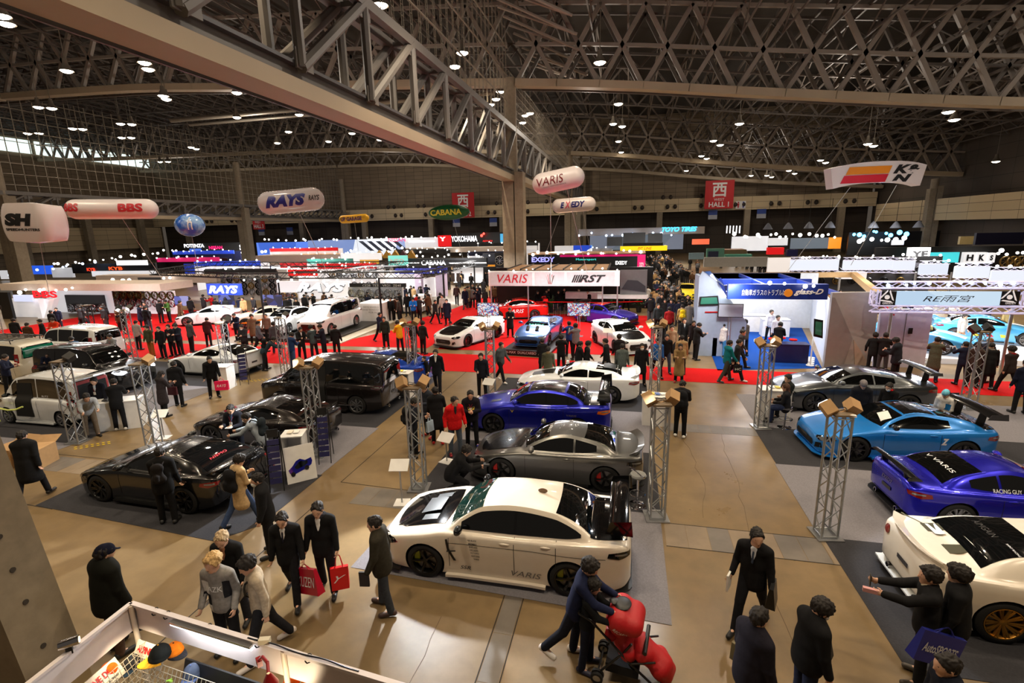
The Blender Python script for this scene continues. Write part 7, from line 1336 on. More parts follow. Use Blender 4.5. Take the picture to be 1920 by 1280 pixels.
cap_b('white capsule balloon with red and grey script above the four-car stand', 1047, 338, 31, 99, 39, bwht, [('VARIS', -.17, .05, .5, .38, mat('decal_maroon', (120, 20, 30), .5), dict(shear=.25)), ('HIGH PERFORMANCE', -.1, -.22, .42, .05, tx_g, {})], .16, ropes=((-1.5, 1), (1, 2)))
cap_b('white capsule balloon with blue letters and a pink X', 1076, 384, 46, 82, 26, bwht, [('E', -.28, .02, .1, .42, mat('decal_navy', (20, 24, 110), .5), dict(shear=.3, bold=.05)), ('X', -.16, .02, .14, .46, mat('decal_pinkred', (220, 90, 110), .5), dict(shear=.3, bold=.05)), ('EDY', .07, .02, .34, .42, MATS.get('decal_navy') or mat('decal_navy', (20, 24, 110), .5), dict(shear=.3, bold=.05))], .03, ropes=((-3, 3), (2, 4)))
cap_b('long white capsule balloon with red letters at both ends', 210, 392, 30, 168, 36, bwht, [('BBS', -.375, .08, .17, .42, mat('decal_bbs', (196, 40, 50), .5), dict(bold=.05)), ('BBS', .28, .05, .27, .42, mat('decal_bbs', (196, 40, 50), .5), dict(bold=.05))], -.04, ropes=((1.5, 2),))
cap_b('clear capsule balloon with navy italic letters', 546, 377, 33, 124, 42, bclr, [('RAYS', -.02, .0, .62, .5, mat('decal_navy', (20, 24, 110), .5), dict(shear=.35, bold=.07)), ('RAYS', .40, .02, .14, .22, tb, dict(shear=.3, bold=.03))], .05, ropes=((1, 2),))
cap_b('small yellow capsule balloon with dark letters', 664, 410, 62, 56, 15, byel, [('UP GARAGE', -.06, 0, .7, .5, mat('decal_plum', (90, 50, 90), .5), dict(bold=.05))], .02)
p = PY(842, 398, 54); D = (p-V((0, 0, CAMH))).dot(CF); rx, rz_ = 39/FPX*D, 14/FPX*D; balloon('green oval balloon with yellow letters', 842, 398, 54, MB().ell((0, 0, 0), (rx, rz_, rz_), 36, 20), bgrn, [('CABANA', -.12*rx, .0, 1.5*rx, .75*rz_, mat('decal_yellow', (230, 210, 60), .5), dict(bold=.03))], 0, ropes=((1, 2),))
sky_m, nt_, b_s = nodes('balloon_sky'); nt_.links.new(ramp(nt_, noise(nt_, 1.1, 5, nt_.nodes.new('ShaderNodeTexCoord').outputs['Object']), [(.42, (24, 92, 196)), (.6, (150, 190, 236))]), b_s.inputs['Base Color']); b_s.inputs['Roughness'].default_value = .2; b_s.inputs['Coat Weight'].default_value = .5
p = PY(356, 422, 34); D = (p-V((0, 0, CAMH))).dot(CF); r = 25/FPX*D; balloon('round blue balloon with white clouds', 356, 422, 34, MB().ell((0, 0, 0), (r, r, r*.84), 32, 18), sky_m, [('h', .5*r, .1*r, .3*r, .9*r, white, dict(shear=.2))], 0)
# barrel-shaped white balloon with two letters
p = PY(68, 418, 24); D = (p-V((0, 0, CAMH))).dot(CF); w, h = 82/FPX*D, 62/FPX*D; mb = MB(); n = 36; prof = []
for j in range(13):
    z = -h/2+h*j/12; t = abs(2*z/h); rr = w/2*(1-.10*t**2.2) if t < .99 else w/2*.88
    for i in range(n):
        a = 2*PI*(i+.5)/n; e = 1/max(abs(math.cos(a)), abs(math.sin(a))); kx = min(e, 1.22); mb.v.append((rr*math.cos(a)*kx*.92, rr*math.sin(a)*kx*.92, z+.06*h*(1 if z > 0 else -1)*(1-abs(math.cos(a))**2)*(t > .9)))
for j in range(12):
    for i in range(n): mb.f.append((j*n+i, j*n+(i+1) % n, (j+1)*n+(i+1) % n, (j+1)*n+i)); mb.m.append(0)
for j, s in ((0, -1), (12, 1)):
    mb.v.append((0, 0, s*h*.6)); q = len(mb.v)-1
    for i in range(n): mb.f.append((j*n+i, j*n+(i+1) % n, q) if s > 0 else (j*n+(i+1) % n, j*n+i, q)); mb.m.append(0)
balloon('squared white balloon with bold black letters at far left', 68, 418, 24, mb, bwht, [('SH', -.08*w, .08*h, .5*w, .36*h, tb, dict(shear=.15, bold=.08)), ('SPEEDHUNTERS', -.02*w, -.2*h, .62*w, .075*h, tb, dict(bold=.04))], -.06, face=YAW+.25)
# curved white panel balloon with stripes
p = PY(1646, 329, 36); D = (p-V((0, 0, CAMH))).dot(CF); w, h = 180/FPX*D, 42/FPX*D; mb = MB(); n = 16
sh = lambda t, s: V((t*w/2*(1-.09*(s < 0)), -.4*(1-t*t), s*h*.44+.20*h*(1-abs(t)**2.5)-.06*h))
for i in range(n+1):
    t = -1+2*i/n
    for s in (-1, 1): mb.v += [tuple(sh(t, s)), tuple(sh(t, s)+V((0, .7, 0)))]
for i in range(n): a = 4*i; b = a+4; mb.f += [(a, b, b+2, a+2), (a+1, a+3, b+3, b+1), (a+2, b+2, b+3, a+3), (a, a+1, b+1, b)]; mb.m += [0]*4
mb.f += [(0, 2, 3, 1), (4*n, 4*n+1, 4*n+3, 4*n+2)]; mb.m += [0, 0]
R, bv = balloon('curved white panel balloon with orange and red stripes', 1646, 329, 36, mb, bwht, [('K&', .52*w/2, .2*h+.02*h, .31*w, .38*h, tb, dict(shear=.35, bold=.05)), ('N', .42*w/2, -.18*h+.02*h, .23*w, .32*h, tb, dict(shear=.35, bold=.06))], -.01, ropes=((-4, 2), (3, 6)))
for nm, a, b_, c, d in (('orange_stripe', -.36, .09, .06, .38), ('red_stripe', -.40, .06, -.30, .03)): patch(bv, [(a*w, -6, c*h), ((b_-.03)*w, -6, c*h), (b_*w, -6, d*h), ((a+.03)*w, -6, d*h)], (0, 1, 0), mat(nm, (232, 140, 40) if 'o' == nm[0] else (206, 40, 60), .4), nm, R, .02, cell=.4)
# ================================================================ visitors in the middle distance
PO = dict(s=STAND, w=WALK, v=WALK2, p=PHONE, f=PHOTO, l=LOOK, o=POCKET, b=BEND)
ST = dict(j='jacket', s='suit', c='coat', l='long')
MID = [
(1028,728,5,'s',OL,K,'c','visitor in olive parka with fur hood before the powder blue coupe',dict(scarf=(140,112,76))),(1052,700,0,'f',K,K,'j','visitor in black photographing the powder blue coupe',{}),(1018,702,20,'s',DK,K,'c','small visitor in dark coat left of the olive parka',{'h':1.55}),
(1083,716,300,'w',K,K,'s','suited visitor walking left of the man with the shoulder bag',{}),(1097,716,285,'v',K,K,'s','suited visitor with white collar and black shoulder bag on the red strip',{'collar':(236,236,236)}),(1139,712,80,'w',K,K,'s','suited visitor striding before the white hatchback',{'collar':(236,236,236)}),
(1165,722,0,'s',(84,92,90),DK,'j','visitor in grey green hooded jacket seen from behind at the white hatchback',{'hood':True}),(1160,700,10,'s',(40,36,40),K,'j','visitor in dark plum jacket behind the grey green one',{}),(1201,722,185,'s',K,K,'c','masked visitor in long black coat at the nose of the white hatchback',{'mask':True}),
(1068,668,30,'f',(40,70,140),K,'j','visitor in blue jacket taking a photo by the powder blue coupe',{}),(1080,675,30,'f',GR,K,'j','visitor in grey hood beside the one in blue jacket',{'hood':True}),(957,632,200,'p',K,K,'c','visitor in black coat standing alone on red carpet between white and blue coupes',{}),
(777,660,0,'s',K,(90,84,80),'j','visitor in black with grey hood seen from behind on the red aisle',{'hood':True}),(794,664,345,'s',(34,40,40),K,'j','visitor in dark green black beside the one with grey hood',{}),(752,662,60,'p',(226,170,30),DK,'j','visitor in yellow jacket beside the lattice tower',{'hair':'bushy'}),(713,640,260,'w',NAVY,K,'s','suited visitor walking past the black post of the wheel stand',{}),
(777,604,200,'p',(30,110,200),K,'j','visitor in bright blue coat seated low by the white step',{}),(840,610,190,'s',NAVY,DK,'c','masked visitor in navy coat on the red aisle',{'mask':True}),(816,607,250,'w',DK,K,'j','visitor in charcoal jacket walking on the red aisle',{}),(827,592,10,'s',K,DK,'j','visitor in black with backpack straps on the red aisle',{}),(802,586,350,'s',K,K,'c','visitor in long black coat at the left edge of the red aisle',{}),(832,597,170,'s',LG,DK,'j','visitor in white jacket on the red aisle',{}),(857,572,10,'w',(70,50,50),K,'j','visitor in maroon jacket far along the red aisle',{}),(878,577,0,'s',(120,110,90),DK,'c','visitor in khaki coat far along the red aisle',{}),
(744,600,40,'p',(70,40,30),K,'j','visitor in brown jacket beside the wheel wall',{}),(735,602,200,'s',K,K,'j','visitor in black bending near the wheel wall',{}),(752,604,100,'l',(60,54,50),K,'j','visitor in grey brown jacket right of the wheel wall',{}),
(568,676,240,'p',K,K,'s','suited man holding papers before the white minivan',{'collar':(236,236,236)}),(592,674,70,'p',(66,80,84),DK,'j','visitor in grey green jacket with pale hood before the white minivan',{'hood':True,'scarf':(220,220,220)}),(611,672,110,'p',(28,32,46),K,'s','navy suited man facing the grey green jacket',{}),(633,670,20,'s',K,K,'s','black suited man seen from behind right of the minivan nose',{}),(550,690,350,'p',(30,52,92),(60,80,120),'j','visitor in blue jacket beside the tower with one lit lamp',{}),(498,694,310,'b',(46,60,70),K,'j','visitor bending with a black pack beside the brown minivan',{}),(725,652,190,'s',(40,50,46),K,'j','visitor in dark jacket behind the roof of the bright blue coupe',{}),
(520,664,40,'w',(70,66,72),(50,48,70),'j','visitor in grey walking left of the tower with one lit lamp',{}),(487,662,300,'w',(90,90,96),K,'j','visitor in pale grey jacket walking beyond the dark coupe',{}),(505,640,200,'s',(120,100,90),K,'j','visitor in taupe jacket by the white saloon nose',{}),
(287,668,185,'s',(70,72,50),(150,96,40),'j','visitor in camouflage green jacket and ochre trousers',{}),(309,672,190,'s',K,K,'s','visitor in black coat right of the camouflage jacket',{}),(327,668,190,'s',(30,30,34),K,'j','visitor in black with white lanyard behind the white coupe',{'badge':True}),(341,666,185,'p',(36,40,52),K,'j','visitor in dark blue with a drink behind the white coupe',{}),(361,660,350,'s',(74,74,74),K,'j','visitor in grey padded jacket behind the white coupe',{'hood':True}),(393,650,20,'l',(60,24,26),K,'j','visitor in dark red jacket near the orange flanked coupe',{}),(430,656,160,'s',K,K,'s','tall man in black suit standing beside the lattice tower of the white coupe',{'h':1.8}),(463,668,190,'p',(44,40,42),K,'j','masked visitor in patterned black at the leaning rack',{'mask':True}),(448,640,190,'p',NAVY,K,'j','visitor in navy sweater before the orange flanked coupe',{}),(478,645,230,'s',(110,90,70),K,'c','visitor with fur trimmed brown hood right of the orange flanked coupe',{'scarf':(150,110,70)}),
(278,624,0,'s',(24,26,32),(50,54,66),'j','visitor in black seen from behind left of the plain white coupe',{}),(262,656,10,'s',(150,146,140),K,'j','visitor in pale grey jacket beside the tower with two lit lamps',{}),(320,604,170,'p',(70,110,50),DK,'j','visitor in green jacket behind the plain white coupe',{}),(304,606,20,'s',K,K,'s','visitor in black behind the plain white coupe',{}),(222,690,180,'p',(130,132,134),DK,'j','man in grey sweatshirt beside the tail of the white off-road car',{'badge':True}),(172,668,60,'p',(74,66,58),DK,'j','man in brown taking notes beside the white off-road car',{}),(150,700,70,'l',(60,84,110),K,'j','man in blue with dark hair by the cream off-road car',{}),(104,706,200,'l',(140,20,30),K,'j','person in dark red top behind the small white van',{}),(85,708,30,'l',LG,DK,'j','person in white jacket behind the small white van',{}),(20,740,300,'p',(34,38,60),K,'j','man in navy seated area at the far left behind the van',{}),(40,716,250,'s',(54,28,34),K,'j','person in dark maroon at the far left behind the van',{}),
(112,650,200,'p',(206,60,30),K,'j','visitor in orange red jacket before the white wheel stand',{}),(90,655,160,'s',K,K,'j','visitor in black before the white partition',{}),(60,660,20,'s',(70,46,30),K,'j','visitor in brown at the left of the white wheel stand',{}),(35,650,30,'s',K,DK,'j','visitor in black at the left edge near the cream car',{}),
(1632,698,330,'o',K,K,'s','woman in black standing at the white corner wall',{'hair':'bushy','h':1.65}),(1651,702,340,'f',(30,26,28),(60,60,64),'j','man in black racing jacket with pale stripes at the corner wall',{'motif':('RACING',.3,.25,.05,redb)}),(1676,716,45,'p',(34,36,44),K,'s','man in dark padded jacket behind the roof of the grey coupe',{'bulk':1.3}),(1745,716,330,'f',(84,84,70),(30,34,60),'c','visitor in olive coat with brown fur hood photographing race cars',{'scarf':(110,80,56)}),(1800,722,0,'f',(30,34,56),NAVY,'j','visitor in dark navy behind the tower with steel panels',{}),(1820,726,340,'s',(60,44,40),K,'j','visitor in dark brown right of the tower with steel panels',{}),(1848,728,350,'l',K,DK,'c','visitor in black with grey fur hood and jeans before the race cars',{'scarf':(120,112,104)}),(1838,716,300,'p',(40,44,60),(60,40,40),'j','visitor with light brown hair before the race cars',{'hairc':(140,96,60),'hood':True}),(1888,738,20,'w',(50,40,40),K,'j','visitor in dark brown with a red collar at the right edge',{'scarf':(150,24,34)}),(1910,776,0,'s',NAVY,K,'s','man in navy suit seen from behind at the right edge',{}),(1880,634,190,'s',(190,172,120),(110,104,80),'c','man in beige coat among the crowd behind the race cars',{}),(1728,664,320,'s',(226,200,120),(190,150,120),'j','race hostess in yellow top beside the sky blue car',{'hair':'long','h':1.62}),(1796,650,200,'s',(226,226,226),(190,150,120),'j','race hostess in white top leaning by the sky blue car',{'hair':'long','h':1.62}),
(1327,664,10,'p',(228,234,240),K,'j','staff in white shirt at the nearest counter of the blue stand',{}),(1312,652,180,'s',(206,220,240),(60,110,170),'j','hostess in pale blue beside the sample windscreen',{'hair':'long','h':1.6}),(1303,675,300,'p',K,K,'s','man in black jacket with shoulder bag at the blue carpet edge',{}),(1352,668,330,'p',(232,226,226),(70,140,200),'j','hostess in white top and blue skirt before the blue stand',{'hair':'bushy','h':1.58}),(1456,672,330,'p',K,K,'j','visitor in black inside the blue stand',{}),(1440,640,200,'s',(236,236,240),K,'j','staff in white at the back wall of the blue stand',{}),(1452,655,190,'s',(220,224,230),K,'j','staff in white beside the whiteboard',{}),(1395,668,40,'s',(80,70,60),K,'j','visitor in brown cap before the navy counter',{'cap':((90,80,66),'beanie')}),(1382,690,250,'w',(44,40,40),K,'j','visitor with dark hair stepping on the blue carpet',{}),
(1276,702,5,'s',(170,140,100),K,'j','visitor in tan hooded jacket behind the woman in camel coat',{'hood':True}),(1230,706,190,'w',(50,110,190),K,'j','visitor in bright blue jacket beside the tower behind the counter',{}),(1247,697,185,'w',K,(50,60,80),'j','visitor in black walking toward the red strip',{}),(1256,676,190,'w',(160,134,104),K,'j','visitor in beige zip jacket entering from the aisle',{}),(1238,660,180,'f',K,K,'j','visitor in black holding a camera on the aisle',{}),(1279,660,190,'w',K,K,'s','man with striped tie in the aisle',{'collar':(230,234,240),'tie':(90,110,140)}),(1297,662,185,'w',(36,28,30),K,'s','man in black with dark red scarf in the aisle',{'scarf':(90,30,34)}),(1253,632,0,'s',(150,30,34),K,'j','visitor in red jacket with white cap in the aisle',{'cap':((220,220,220),'cap')}),(1277,626,5,'s',(160,140,90),K,'j','visitor with yellow backpack in the aisle',{}),(1232,624,190,'s',(40,50,54),K,'j','visitor in dark teal checking a phone in the aisle',{}),(1290,622,0,'s',(110,106,104),K,'c','visitor in long grey coat in the aisle',{}),
]
for i, (px, py, f, po, tp, lg, s, lab, kw) in enumerate(MID):
    R = person(lab, P(px, py), f, PO[po], tp, lg, style=ST[s], res=kw.pop('res', .021), **dict(dict(h=1.66+.02*(i % 6), hair=('short', 'bushy', 'short')[i % 3]), **kw))
    if 'yellow backpack' in lab: pack(R, 'yellow backpack worn in the crowded aisle', (226, 196, 30))
    if 'black pack' in lab: pack(R, 'black pack on the bending visitor by the brown minivan')
# ---- the dense crowd further away: one light body per pose, copied
def crowd_body(pose, style, hair, h):
    J = fk(pose); ft = (J['anL']+J['anR'])/2
    for k_, v in J.items():
        if k_ not in ('t', 'tf', 'hf', 'hu', 'hx', 'hdL', 'hdR'): v[0] -= ft[0]; v[1] -= ft[1]
    legp = [q for i in 'LR' for q in ((J['hip'+i], J['kn'+i], .1, .075, .02), (J['kn'+i], J['an'+i], .072, .06, .02))]; hem = {'jacket': .06, 'coat': .34}[style]
    G = [(torso(J, hem, 1.13)+arms(J, 1.1), 0, ()), (legp, 1, ()), (head_prims(J)+hand(J, 'L', -1)+hand(J, 'R', 1), 2, ())]; hp, pl = hair_parts(J, hair); G += [(hp, 3, pl), ([(J['heel'+i], J['toe'+i], .05, .042, .01) for i in 'LR'], 4, ())]
    me = bpy.data.meshes.new('visitor'); vs, fs, mi = [], [], []
    for p, m, pl in G:
        v, f = sdf_mesh(p, .03 if m not in (2, 3) else .022, pl); n = len(vs); vs += (v*h/1.72).tolist(); fs += [[x+n for x in q] for q in f]; mi += [m]*len(f)
    me.from_pydata(vs, [], fs)
    for m in (fabric(K), fabric(DK), skin, mat('hair_25_19_16', (25, 19, 16), .72, noise=.35, nscale=60), blackm): me.materials.append(m)
    me.polygons.foreach_set('material_index', mi); me.polygons.foreach_set('use_smooth', [True]*len(fs)); return me
CB = [crowd_body(PO[p], s, hr, h) for p, s, hr, h in (('s', 'jacket', 'short', 1.72), ('w', 'jacket', 'bushy', 1.68), ('v', 'coat', 'short', 1.74), ('p', 'jacket', 'bushy', 1.66), ('s', 'coat', 'long', 1.6), ('f', 'jacket', 'short', 1.7))]
TOPS = [('black', K, 7), ('charcoal', (50, 50, 54), 5), ('navy', NAVY, 4), ('brown', (92, 66, 46), 2), ('tan', TAN, 1), ('grey', (110, 110, 114), 2), ('red', (170, 24, 28), 1), ('white', (220, 220, 220), 1)]
random.seed(11); PICK = [t for t in TOPS for _ in range(t[2])]
def crowd(n, region, where, faces):
    placed = []; tries = 0
    while len(placed) < n and tries < n*40:
        tries += 1; x, y = region()
        if any((x-a)**2+(y-b)**2 < .3 for a, b in placed): continue
        placed.append((x, y)); nm, rgb, _ = random.choice(PICK); o = link('person', random.choice(CB), None, (x, y, .01)); o.rotation_euler = (0, 0, math.radians(random.choice(faces)+random.uniform(-25, 25)))
        for k, m in ((0, fabric(rgb)), (1, fabric(random.choice([K, DK, (40, 44, 56), (70, 70, 72)])))): o.material_slots[k].link = 'OBJECT'; o.material_slots[k].material = m
        o.scale = [random.uniform(.95, 1.04)]*3; tag(o, 'visitor in %s clothes %s' % (nm, where), 'person', '%s clad visitors %s' % (nm, where))
U = random.uniform
crowd(42, lambda: (U(1.5, 3.9), U(32.5, 48)), 'in the packed aisle left of the blue stand', (0, 180, 180))
crowd(26, lambda: (U(-35, -23.5), U(31.6, 33.2)) if U(0, 1) < .6 else (U(-39, -31), U(25, 30)), 'before the white wheel stand at left', (0, 30, 180))
crowd(24, lambda: (U(-27, -13.9), U(32.5, 36.3)), 'between the black trusses and the wheel wall', (0, 180, 90))
crowd(18, lambda: (U(-13.4, -10.8), U(38.5, 46)), 'far along the red aisle left of the pillar', (0, 180))
crowd(14, lambda: (U(-21.5, -16.5), U(39, 41)), 'around the lilac columns stand', (0, 180, 90))
crowd(18, lambda: (U(12, 21), U(33, 38)), 'behind the sky blue race cars', (180, 200, 90))
crowd(5, lambda: (U(16.6, 19), U(21.2, 23)), 'on the red strip at the right edge', (0, 20))
crowd(8, lambda: (U(-8, 0), U(37.2, 39.4)), 'behind the red barrier tape', (180, 200))
# beyond these, the mass of far heads and coats as one
FM = [fabric(t[1]) for t in TOPS[:4]]+[fabric(TAN), fabric((110, 110, 114)), skin, MATS['hair_25_19_16']]; mb = MB()
def far(n, region):
    for _ in range(n):
        x, y = region(); h = U(1.5, 1.78); t = random.choice((0, 0, 0, 1, 1, 2, 3, 4, 5)); q = random.choice((0, 1, 1))
        mb.tube((x-.09, y+U(-.1, .1), 0), (x-.1, y, h*.5), .07, 6, .1, q).tube((x+.09, y+U(-.1, .1), 0), (x+.1, y, h*.5), .07, 6, .1, q)
        mb.ell((x, y, h*.66), (.24, .17, h*.2), 8, 6, t); mb.tube((x-.25, y, h*.5), (x-.22, y, h*.8), .05, 5, .06, t).tube((x+.25, y, h*.5), (x+.22, y, h*.8), .05, 5, .06, t)
        mb.ell((x, y, h*.92), (.085, .1, .12), 8, 6, 6); mb.ell((x, y+.02, h*.95), (.098, .108, .105), 8, 6, 7)
far(70, lambda: (U(1.9, 6.5), U(48, 90))); far(30, lambda: (U(8, 30), U(56, 90))); far(30, lambda: (U(-60, -30), U(52, 80))); far(16, lambda: (U(-20, -12), U(50, 58)))
tag(mb.build('crowd', FM, None, 60), 'dense mass of far visitors in dark clothes between the distant stands', 'crowd', None, 'stuff')
# ================================================================ cap stall at the lower left
Ca = PY(246, 1131, 4.25); zt = Ca.z     # top corner of the white fascia
def on(px, py, z): return P(px, py, z)
e1, e2 = on(40, 1292, zt), on(800, 1300, zt); 
d1 = (e1-Ca).normalized(); d2 = (e2-Ca).normalized(); E1, E2 = Ca+d1*2.6, Ca+d2*6; hf = .36; dn = V((0, 0, -hf))
S = thing('cap_stall', 'white-fasciaed cap stall in the lower left corner with a lit tube', 'stall', (Ca.x, Ca.y, 0)); L_ = lambda p: V(p)-S.location
fw = plain((224, 214, 212)); inn = (d1+d2).normalized()
def fascia(a, b, nm):
    t = (b-a).normalized().cross(V((0, 0, 1)))*.03
    if t.dot(inn) > 0: t = -t
    mb = MB(); mb.prism([L_(a), L_(b), L_(b+dn), L_(a+dn)], t); mb.bar(L_(a), L_(b), .06, .035); mb.build(nm, fw, S)
fascia(Ca, E1, 'fascia_board'); fascia(Ca, E2, 'fascia_board')
for p in (Ca+inn*.05, Ca+d2*2.4+inn*.03, Ca+d1*2.2+inn*.03): MB().tube(L_(p), (L_(p).x, L_(p).y, 0), .03, 10).build('post', plain((216, 204, 186)), S, 40)
nz = lambda d: V((0, 0, 1)).cross(d) if V((0, 0, 1)).cross(d).dot(inn) > 0 else -V((0, 0, 1)).cross(d)
a_, b_ = Ca+d2*.75+nz(d2)*.05-V((0, 0, .06)), Ca+d2*2.0+nz(d2)*.05-V((0, 0, .06)); tb_ = MB().tube(L_(a_), L_(b_), .02, 10).build('light_tube', glow((236, 240, 255), 7), S, 50); MB().bar(L_(a_+V((0, 0, .035))), L_(b_+V((0, 0, .035))), .06, .03).build('tube_holder', alu, S)
mid = (a_+b_)/2; lamp('stall_tube_light', 'AREA', mid-V((0, 0, .03)), 9, (.95, .97, 1), mid-V((0, 0, 1))+nz(d2)*.1, 1.0)
lamp('stall_lamp_light', 'SPOT', Ca+d2*2.6+nz(d2)*.35-V((0, 0, .45)), 14, (1, .78, .5), Ca+d2*2.5-V((0, 0, .15)), .05, 100, .5); lamp('stall_warm_light', 'SPOT', Ca+inn*.5-V((0, 0, .1)), 16, (1, .8, .52), Ca+inn*.3-V((0, 0, 1.2)), .05, 110, .5)
for t in (.42, .62, 1.3, 2.05, 2.75): MB().path([L_(Ca+d2*t+V((.0, 0, .0)))+V((.04*math.cos(a), .035*math.sin(a), .03*math.sin(a)-.01)) for a in np.linspace(0, 6.28, 9)], .007, 5).build('cable_tie', blackm, S)
MB().path([L_(Ca+d2*t+V((0, 0, .03+.012*math.sin(9*t)))) for t in np.linspace(1.9, 3.4, 16)], .009, 5).build('cable', blackm, S); MB().box(L_(Ca+d2*2.15+V((0, 0, .05))), (.12, .06, .06), .3).build('plug_box', plain((206, 196, 170)), S)
c = Ca+d1*.75+V((0, 0, .05)); cl = thing('clip_lamp', 'chrome clip-on spotlight on the edge of the stall fascia', 'lamp', c, .8); MB().lathe([(.001, -.09), (.05, -.08), (.055, .1), (.045, .1), (.04, 0)], (0, 0, .06), 16, 'X').build('lamp_shade', chrome, cl, 40); MB().ell((.08, 0, .06), (.03, .035, .035), 10, 6).build('bulb', glow((255, 214, 150), 5), cl); MB().box((0, 0, -.02), (.06, .05, .1)).build('clip', blackm, cl)
# wire grids with caps, pegs and gloves
def gridwall(o, u, v, n, m_):
    mb = MB()
    for i in range(n+1): mb.tube(L_(o+u*i/n), L_(o+u*i/n+v), .004, 4)
    for j in range(m_+1): mb.tube(L_(o+v*j/m_), L_(o+u+v*j/m_), .004, 4)
    return mb.build('wire_grid', plain((176, 168, 150), .4), S)
nd1, nd2 = nz(d1), nz(d2); g1 = Ca+d1*.12+nd1*.25-V((0, 0, .42)); gridwall(g1, d1*1.6, nd1*.3-V((0, 0, 1.0)), 26, 16); g2 = Ca+d2*.18+nd2*.22-V((0, 0, .50)); gridwall(g2, d2*3.0, nd2*.5-V((0, 0, 1.0)), 46, 16)
MB().prism([L_(Ca+d2*.5+nd2*.5-V((0, 0, 1.6))), L_(Ca+d2*3.4+nd2*.5-V((0, 0, 1.6))), L_(Ca+d2*3.4+nd2*1.6-V((0, 0, 1.6))), L_(Ca+d2*.5+nd2*1.6-V((0, 0, 1.6)))], (0, 0, .03)).build('counter', black, S)
MB().prism([L_(Ca+d2*.9+nd2*.05-V((0, 0, .5))), L_(Ca+d2*4.4+nd2*.05-V((0, 0, .5))), L_(Ca+d2*4.4+nd2*.45-V((0, 0, 1.62))), L_(Ca+d2*.9+nd2*.45-V((0, 0, 1.62)))], nd2*.02).build('back_cloth', black, S)
pb = plain((222, 212, 196)); 
for d, nd, s0 in ((d1, nd1, .38), (d2, nd2, .14)):
    p0 = Ca+d*s0+nd*.08-V((0, 0, .42)); ux = d if d is d2 else -d; pp = thing('price_poster', 'cream price poster with red handwriting on the '+('left' if d is d1 else 'right')+' grid of the stall', 'poster', p0); q = d*.5; dwn = V((0, 0, -.2))+nd*.12
    MB().prism([V((0, 0, 0)), q, q+dwn, dwn], nd*.006).build('sheet', pb, pp); cc = q/2+dwn*.35+nd*.012; uz = -dwn.normalized()
    for k, (s, m_, hh, off) in enumerate((('ALPINE DUX', redb, .13, 0), ('CAP ALL 2,980', tx_d, .06, .5), ('GLOVES 1,500', tx_d, .045, .75))):
        vs, fs = text_fit(s, .42-.06*k, hh*.6, bold=.02); sg = 1 if ux.cross(uz).dot(nd) > 0 else -1; mb = MB(); mb.add([cc+dwn*off*.8+ux*(float(a)*sg)+uz*float(b)+nd*.003 for a, b in vs], fs); mb.build('lettering', m_, pp)
def cap_(p, label, crown, brim, rz, sc=1., name='baseball_cap', text=None, tm=None):
    R = thing(name, label, 'cap', p, rz); net_obj('crown', [(A_(0, 0, 0), A_(0, -.005, .025), .098*sc, .09*sc, .02)], .01, fabric(crown), R, [(A_(0, 0, -.02), A_(0, 0, -1))])
    vs = []; n = 13
    for i in range(n):
        a = PI*i/(n-1); r1, r2 = .095*sc, .185*sc; w_ = math.sin(a)**.5; vs += [(r1*math.cos(a), r1*math.sin(a), -.015), (r1*math.cos(a)*1.02, (r1+(r2-r1)*w_)*math.sin(a), -.025-.02*abs(math.cos(a)))]
    mb = MB(); 
    for i in range(n-1): k = 2*i; mb.add([V(v)+V((0, 0, z)) for z in (0, .006) for v in (vs[k], vs[k+1], vs[k+3], vs[k+2])], [(3, 2, 1, 0), (4, 5, 6, 7), (1, 2, 6, 5)])
    mb.build('brim', fabric(brim), R)
    MB().ell((0, 0, .118*sc), (.01, .01, .006), 8, 5).build('button', fabric(brim), R)
    if text: sign_text(text, 'emblem', (0, .1*sc, .045), (-1, 0, 0), (0, -.3, 1), .06, .07, tm, R, .004, bold=.05)
ORG = (232, 120, 20)
cp_ = lambda a, b, dz=.55: P(a, b, zt-dz)
cap_(cp_(300, 1228, .42), 'black cap with orange brim and green mark beside the stall post', (26, 28, 26), (226, 160, 40), math.radians(140), 1.25, text='M', tm=mat('decal_green', (120, 220, 40), .5)); cap_(cp_(328, 1220, .5), 'small orange cap hanging behind the black one', ORG, (40, 40, 44), math.radians(260))
cap_(cp_(205, 1258), 'orange peaked cap on the left grid of the stall', (226, 90, 20), (236, 110, 30), math.radians(60)); cap_(cp_(248, 1244, .62), 'dark grey cap on the left grid beside the stall post', (44, 46, 50), (40, 60, 80), math.radians(200), .95)
cap_(cp_(580, 1280, .7), 'bright orange cap lowest on the right grid', ORG, (240, 130, 30), math.radians(170)); cap_(cp_(548, 1275, .7), 'orange red cap at the bottom edge beside the bright orange one', (220, 90, 20), ORG, math.radians(150)); cap_(cp_(360, 1262, .6), 'blue grey cap low on the right grid', (70, 80, 100), (90, 110, 160), math.radians(190))
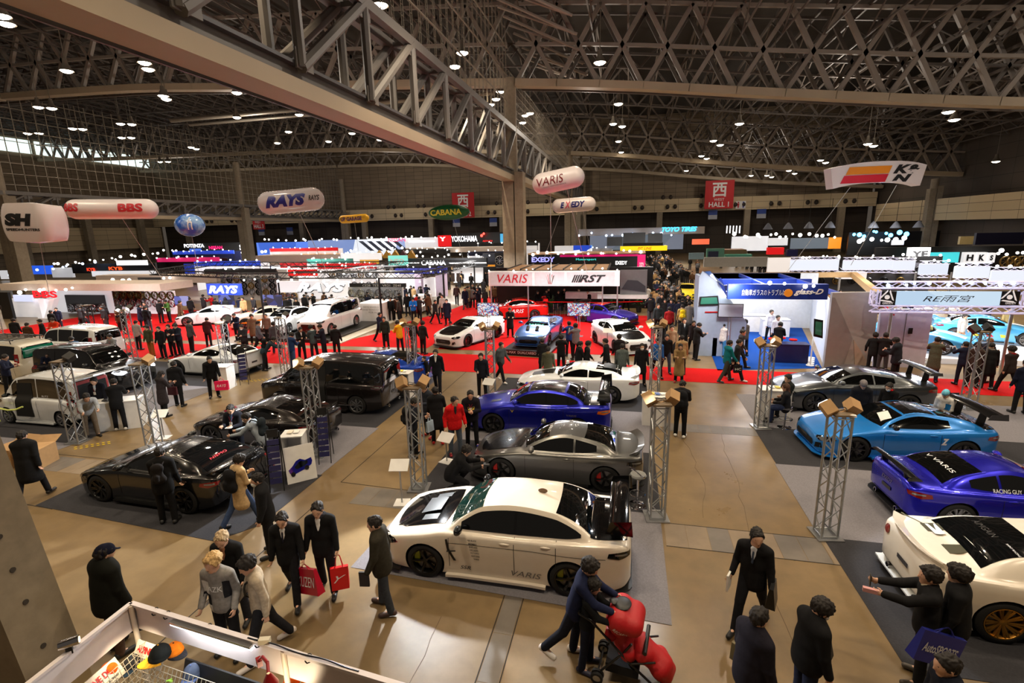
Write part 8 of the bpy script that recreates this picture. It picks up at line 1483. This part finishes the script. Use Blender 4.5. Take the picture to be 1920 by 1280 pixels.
for i in range(26):
    random.seed(i+3); t = U(.6, 3.4); f = U(.05, .95); p = g2+d2*(t-.18)+(nd2*.5-V((0, 0, 1.0)))*f*.55+nd2*.03; col = random.choice([(60, 190, 170), (236, 90, 70), (40, 110, 190), (236, 226, 210), (150, 200, 70), (250, 130, 40), (70, 76, 90)])
    o = MB().box((0, 0, 0), (.03, .085, .012), U(0, 3)).box((.014, .01, .006), (.012, .07, .012), U(0, 3)).build('clothes_peg', plain(col)); o.location = p; o.rotation_euler = (U(-.6, .6), .4, U(0, 3)); nm = {(60, 190, 170): 'teal', (236, 90, 70): 'coral', (40, 110, 190): 'blue', (236, 226, 210): 'cream', (150, 200, 70): 'green', (250, 130, 40): 'orange', (70, 76, 90): 'grey'}[col]; tag(o, nm+' clothes peg clipped to the wire grid of the stall', 'peg', nm+' pegs on the wire grid')
for i, (t, rgb, nm) in enumerate(((1.15, (40, 84, 40), 'dark green'), (1.3, (150, 180, 60), 'lime'), (1.45, (30, 60, 40), 'deep green'), (2.3, (230, 100, 20), 'orange'))):
    p = Ca+d2*t+nd2*.42-V((0, 0, .55)); R = thing('work_glove', nm+' glove hanging on the right grid of the stall', 'glove', p, .4*i)
    net_obj('glove_body', [(A_(0, 0, 0), A_(0, 0, -.09), .045, .05, .01, Yy, 1.8)]+[(A_(-.035+.023*k, 0, -.12), A_(-.042+.028*k, 0, -.2+.012*abs(k-1)), .013, .011, .008) for k in range(4)]+[(A_(.04, 0, -.06), A_(.085, 0, -.12), .014, .012, .01)], .008, fabric(rgb), R)
p = Ca+d2*2.55+nd2*.35+V((0, 0, -.02)); R = thing('clip_lamp', 'red clip-on lamp and clamp at the bottom edge of the stall', 'lamp', p, .9); rd_ = mat('lamp_red', (150, 14, 18), .35, coat=.5)
MB().lathe([(.02, .1), (.04, .06), (.085, -.04), (.08, -.04), (.03, .06)], n=18).build('lamp_shade', rd_, R, 50); MB().ell((0, 0, -.03), (.04, .04, .04), 10, 8).build('bulb', glow((255, 220, 160), 8), R); MB().path([(0, 0, .1), (.02, .1, .14), (.0, .24, .12), (-.03, .3, .05)], .018, 8).build('arm', rd_, R, 60); MB().box((-.03, .31, .02), (.05, .09, .07)).build('clip', rd_, R)
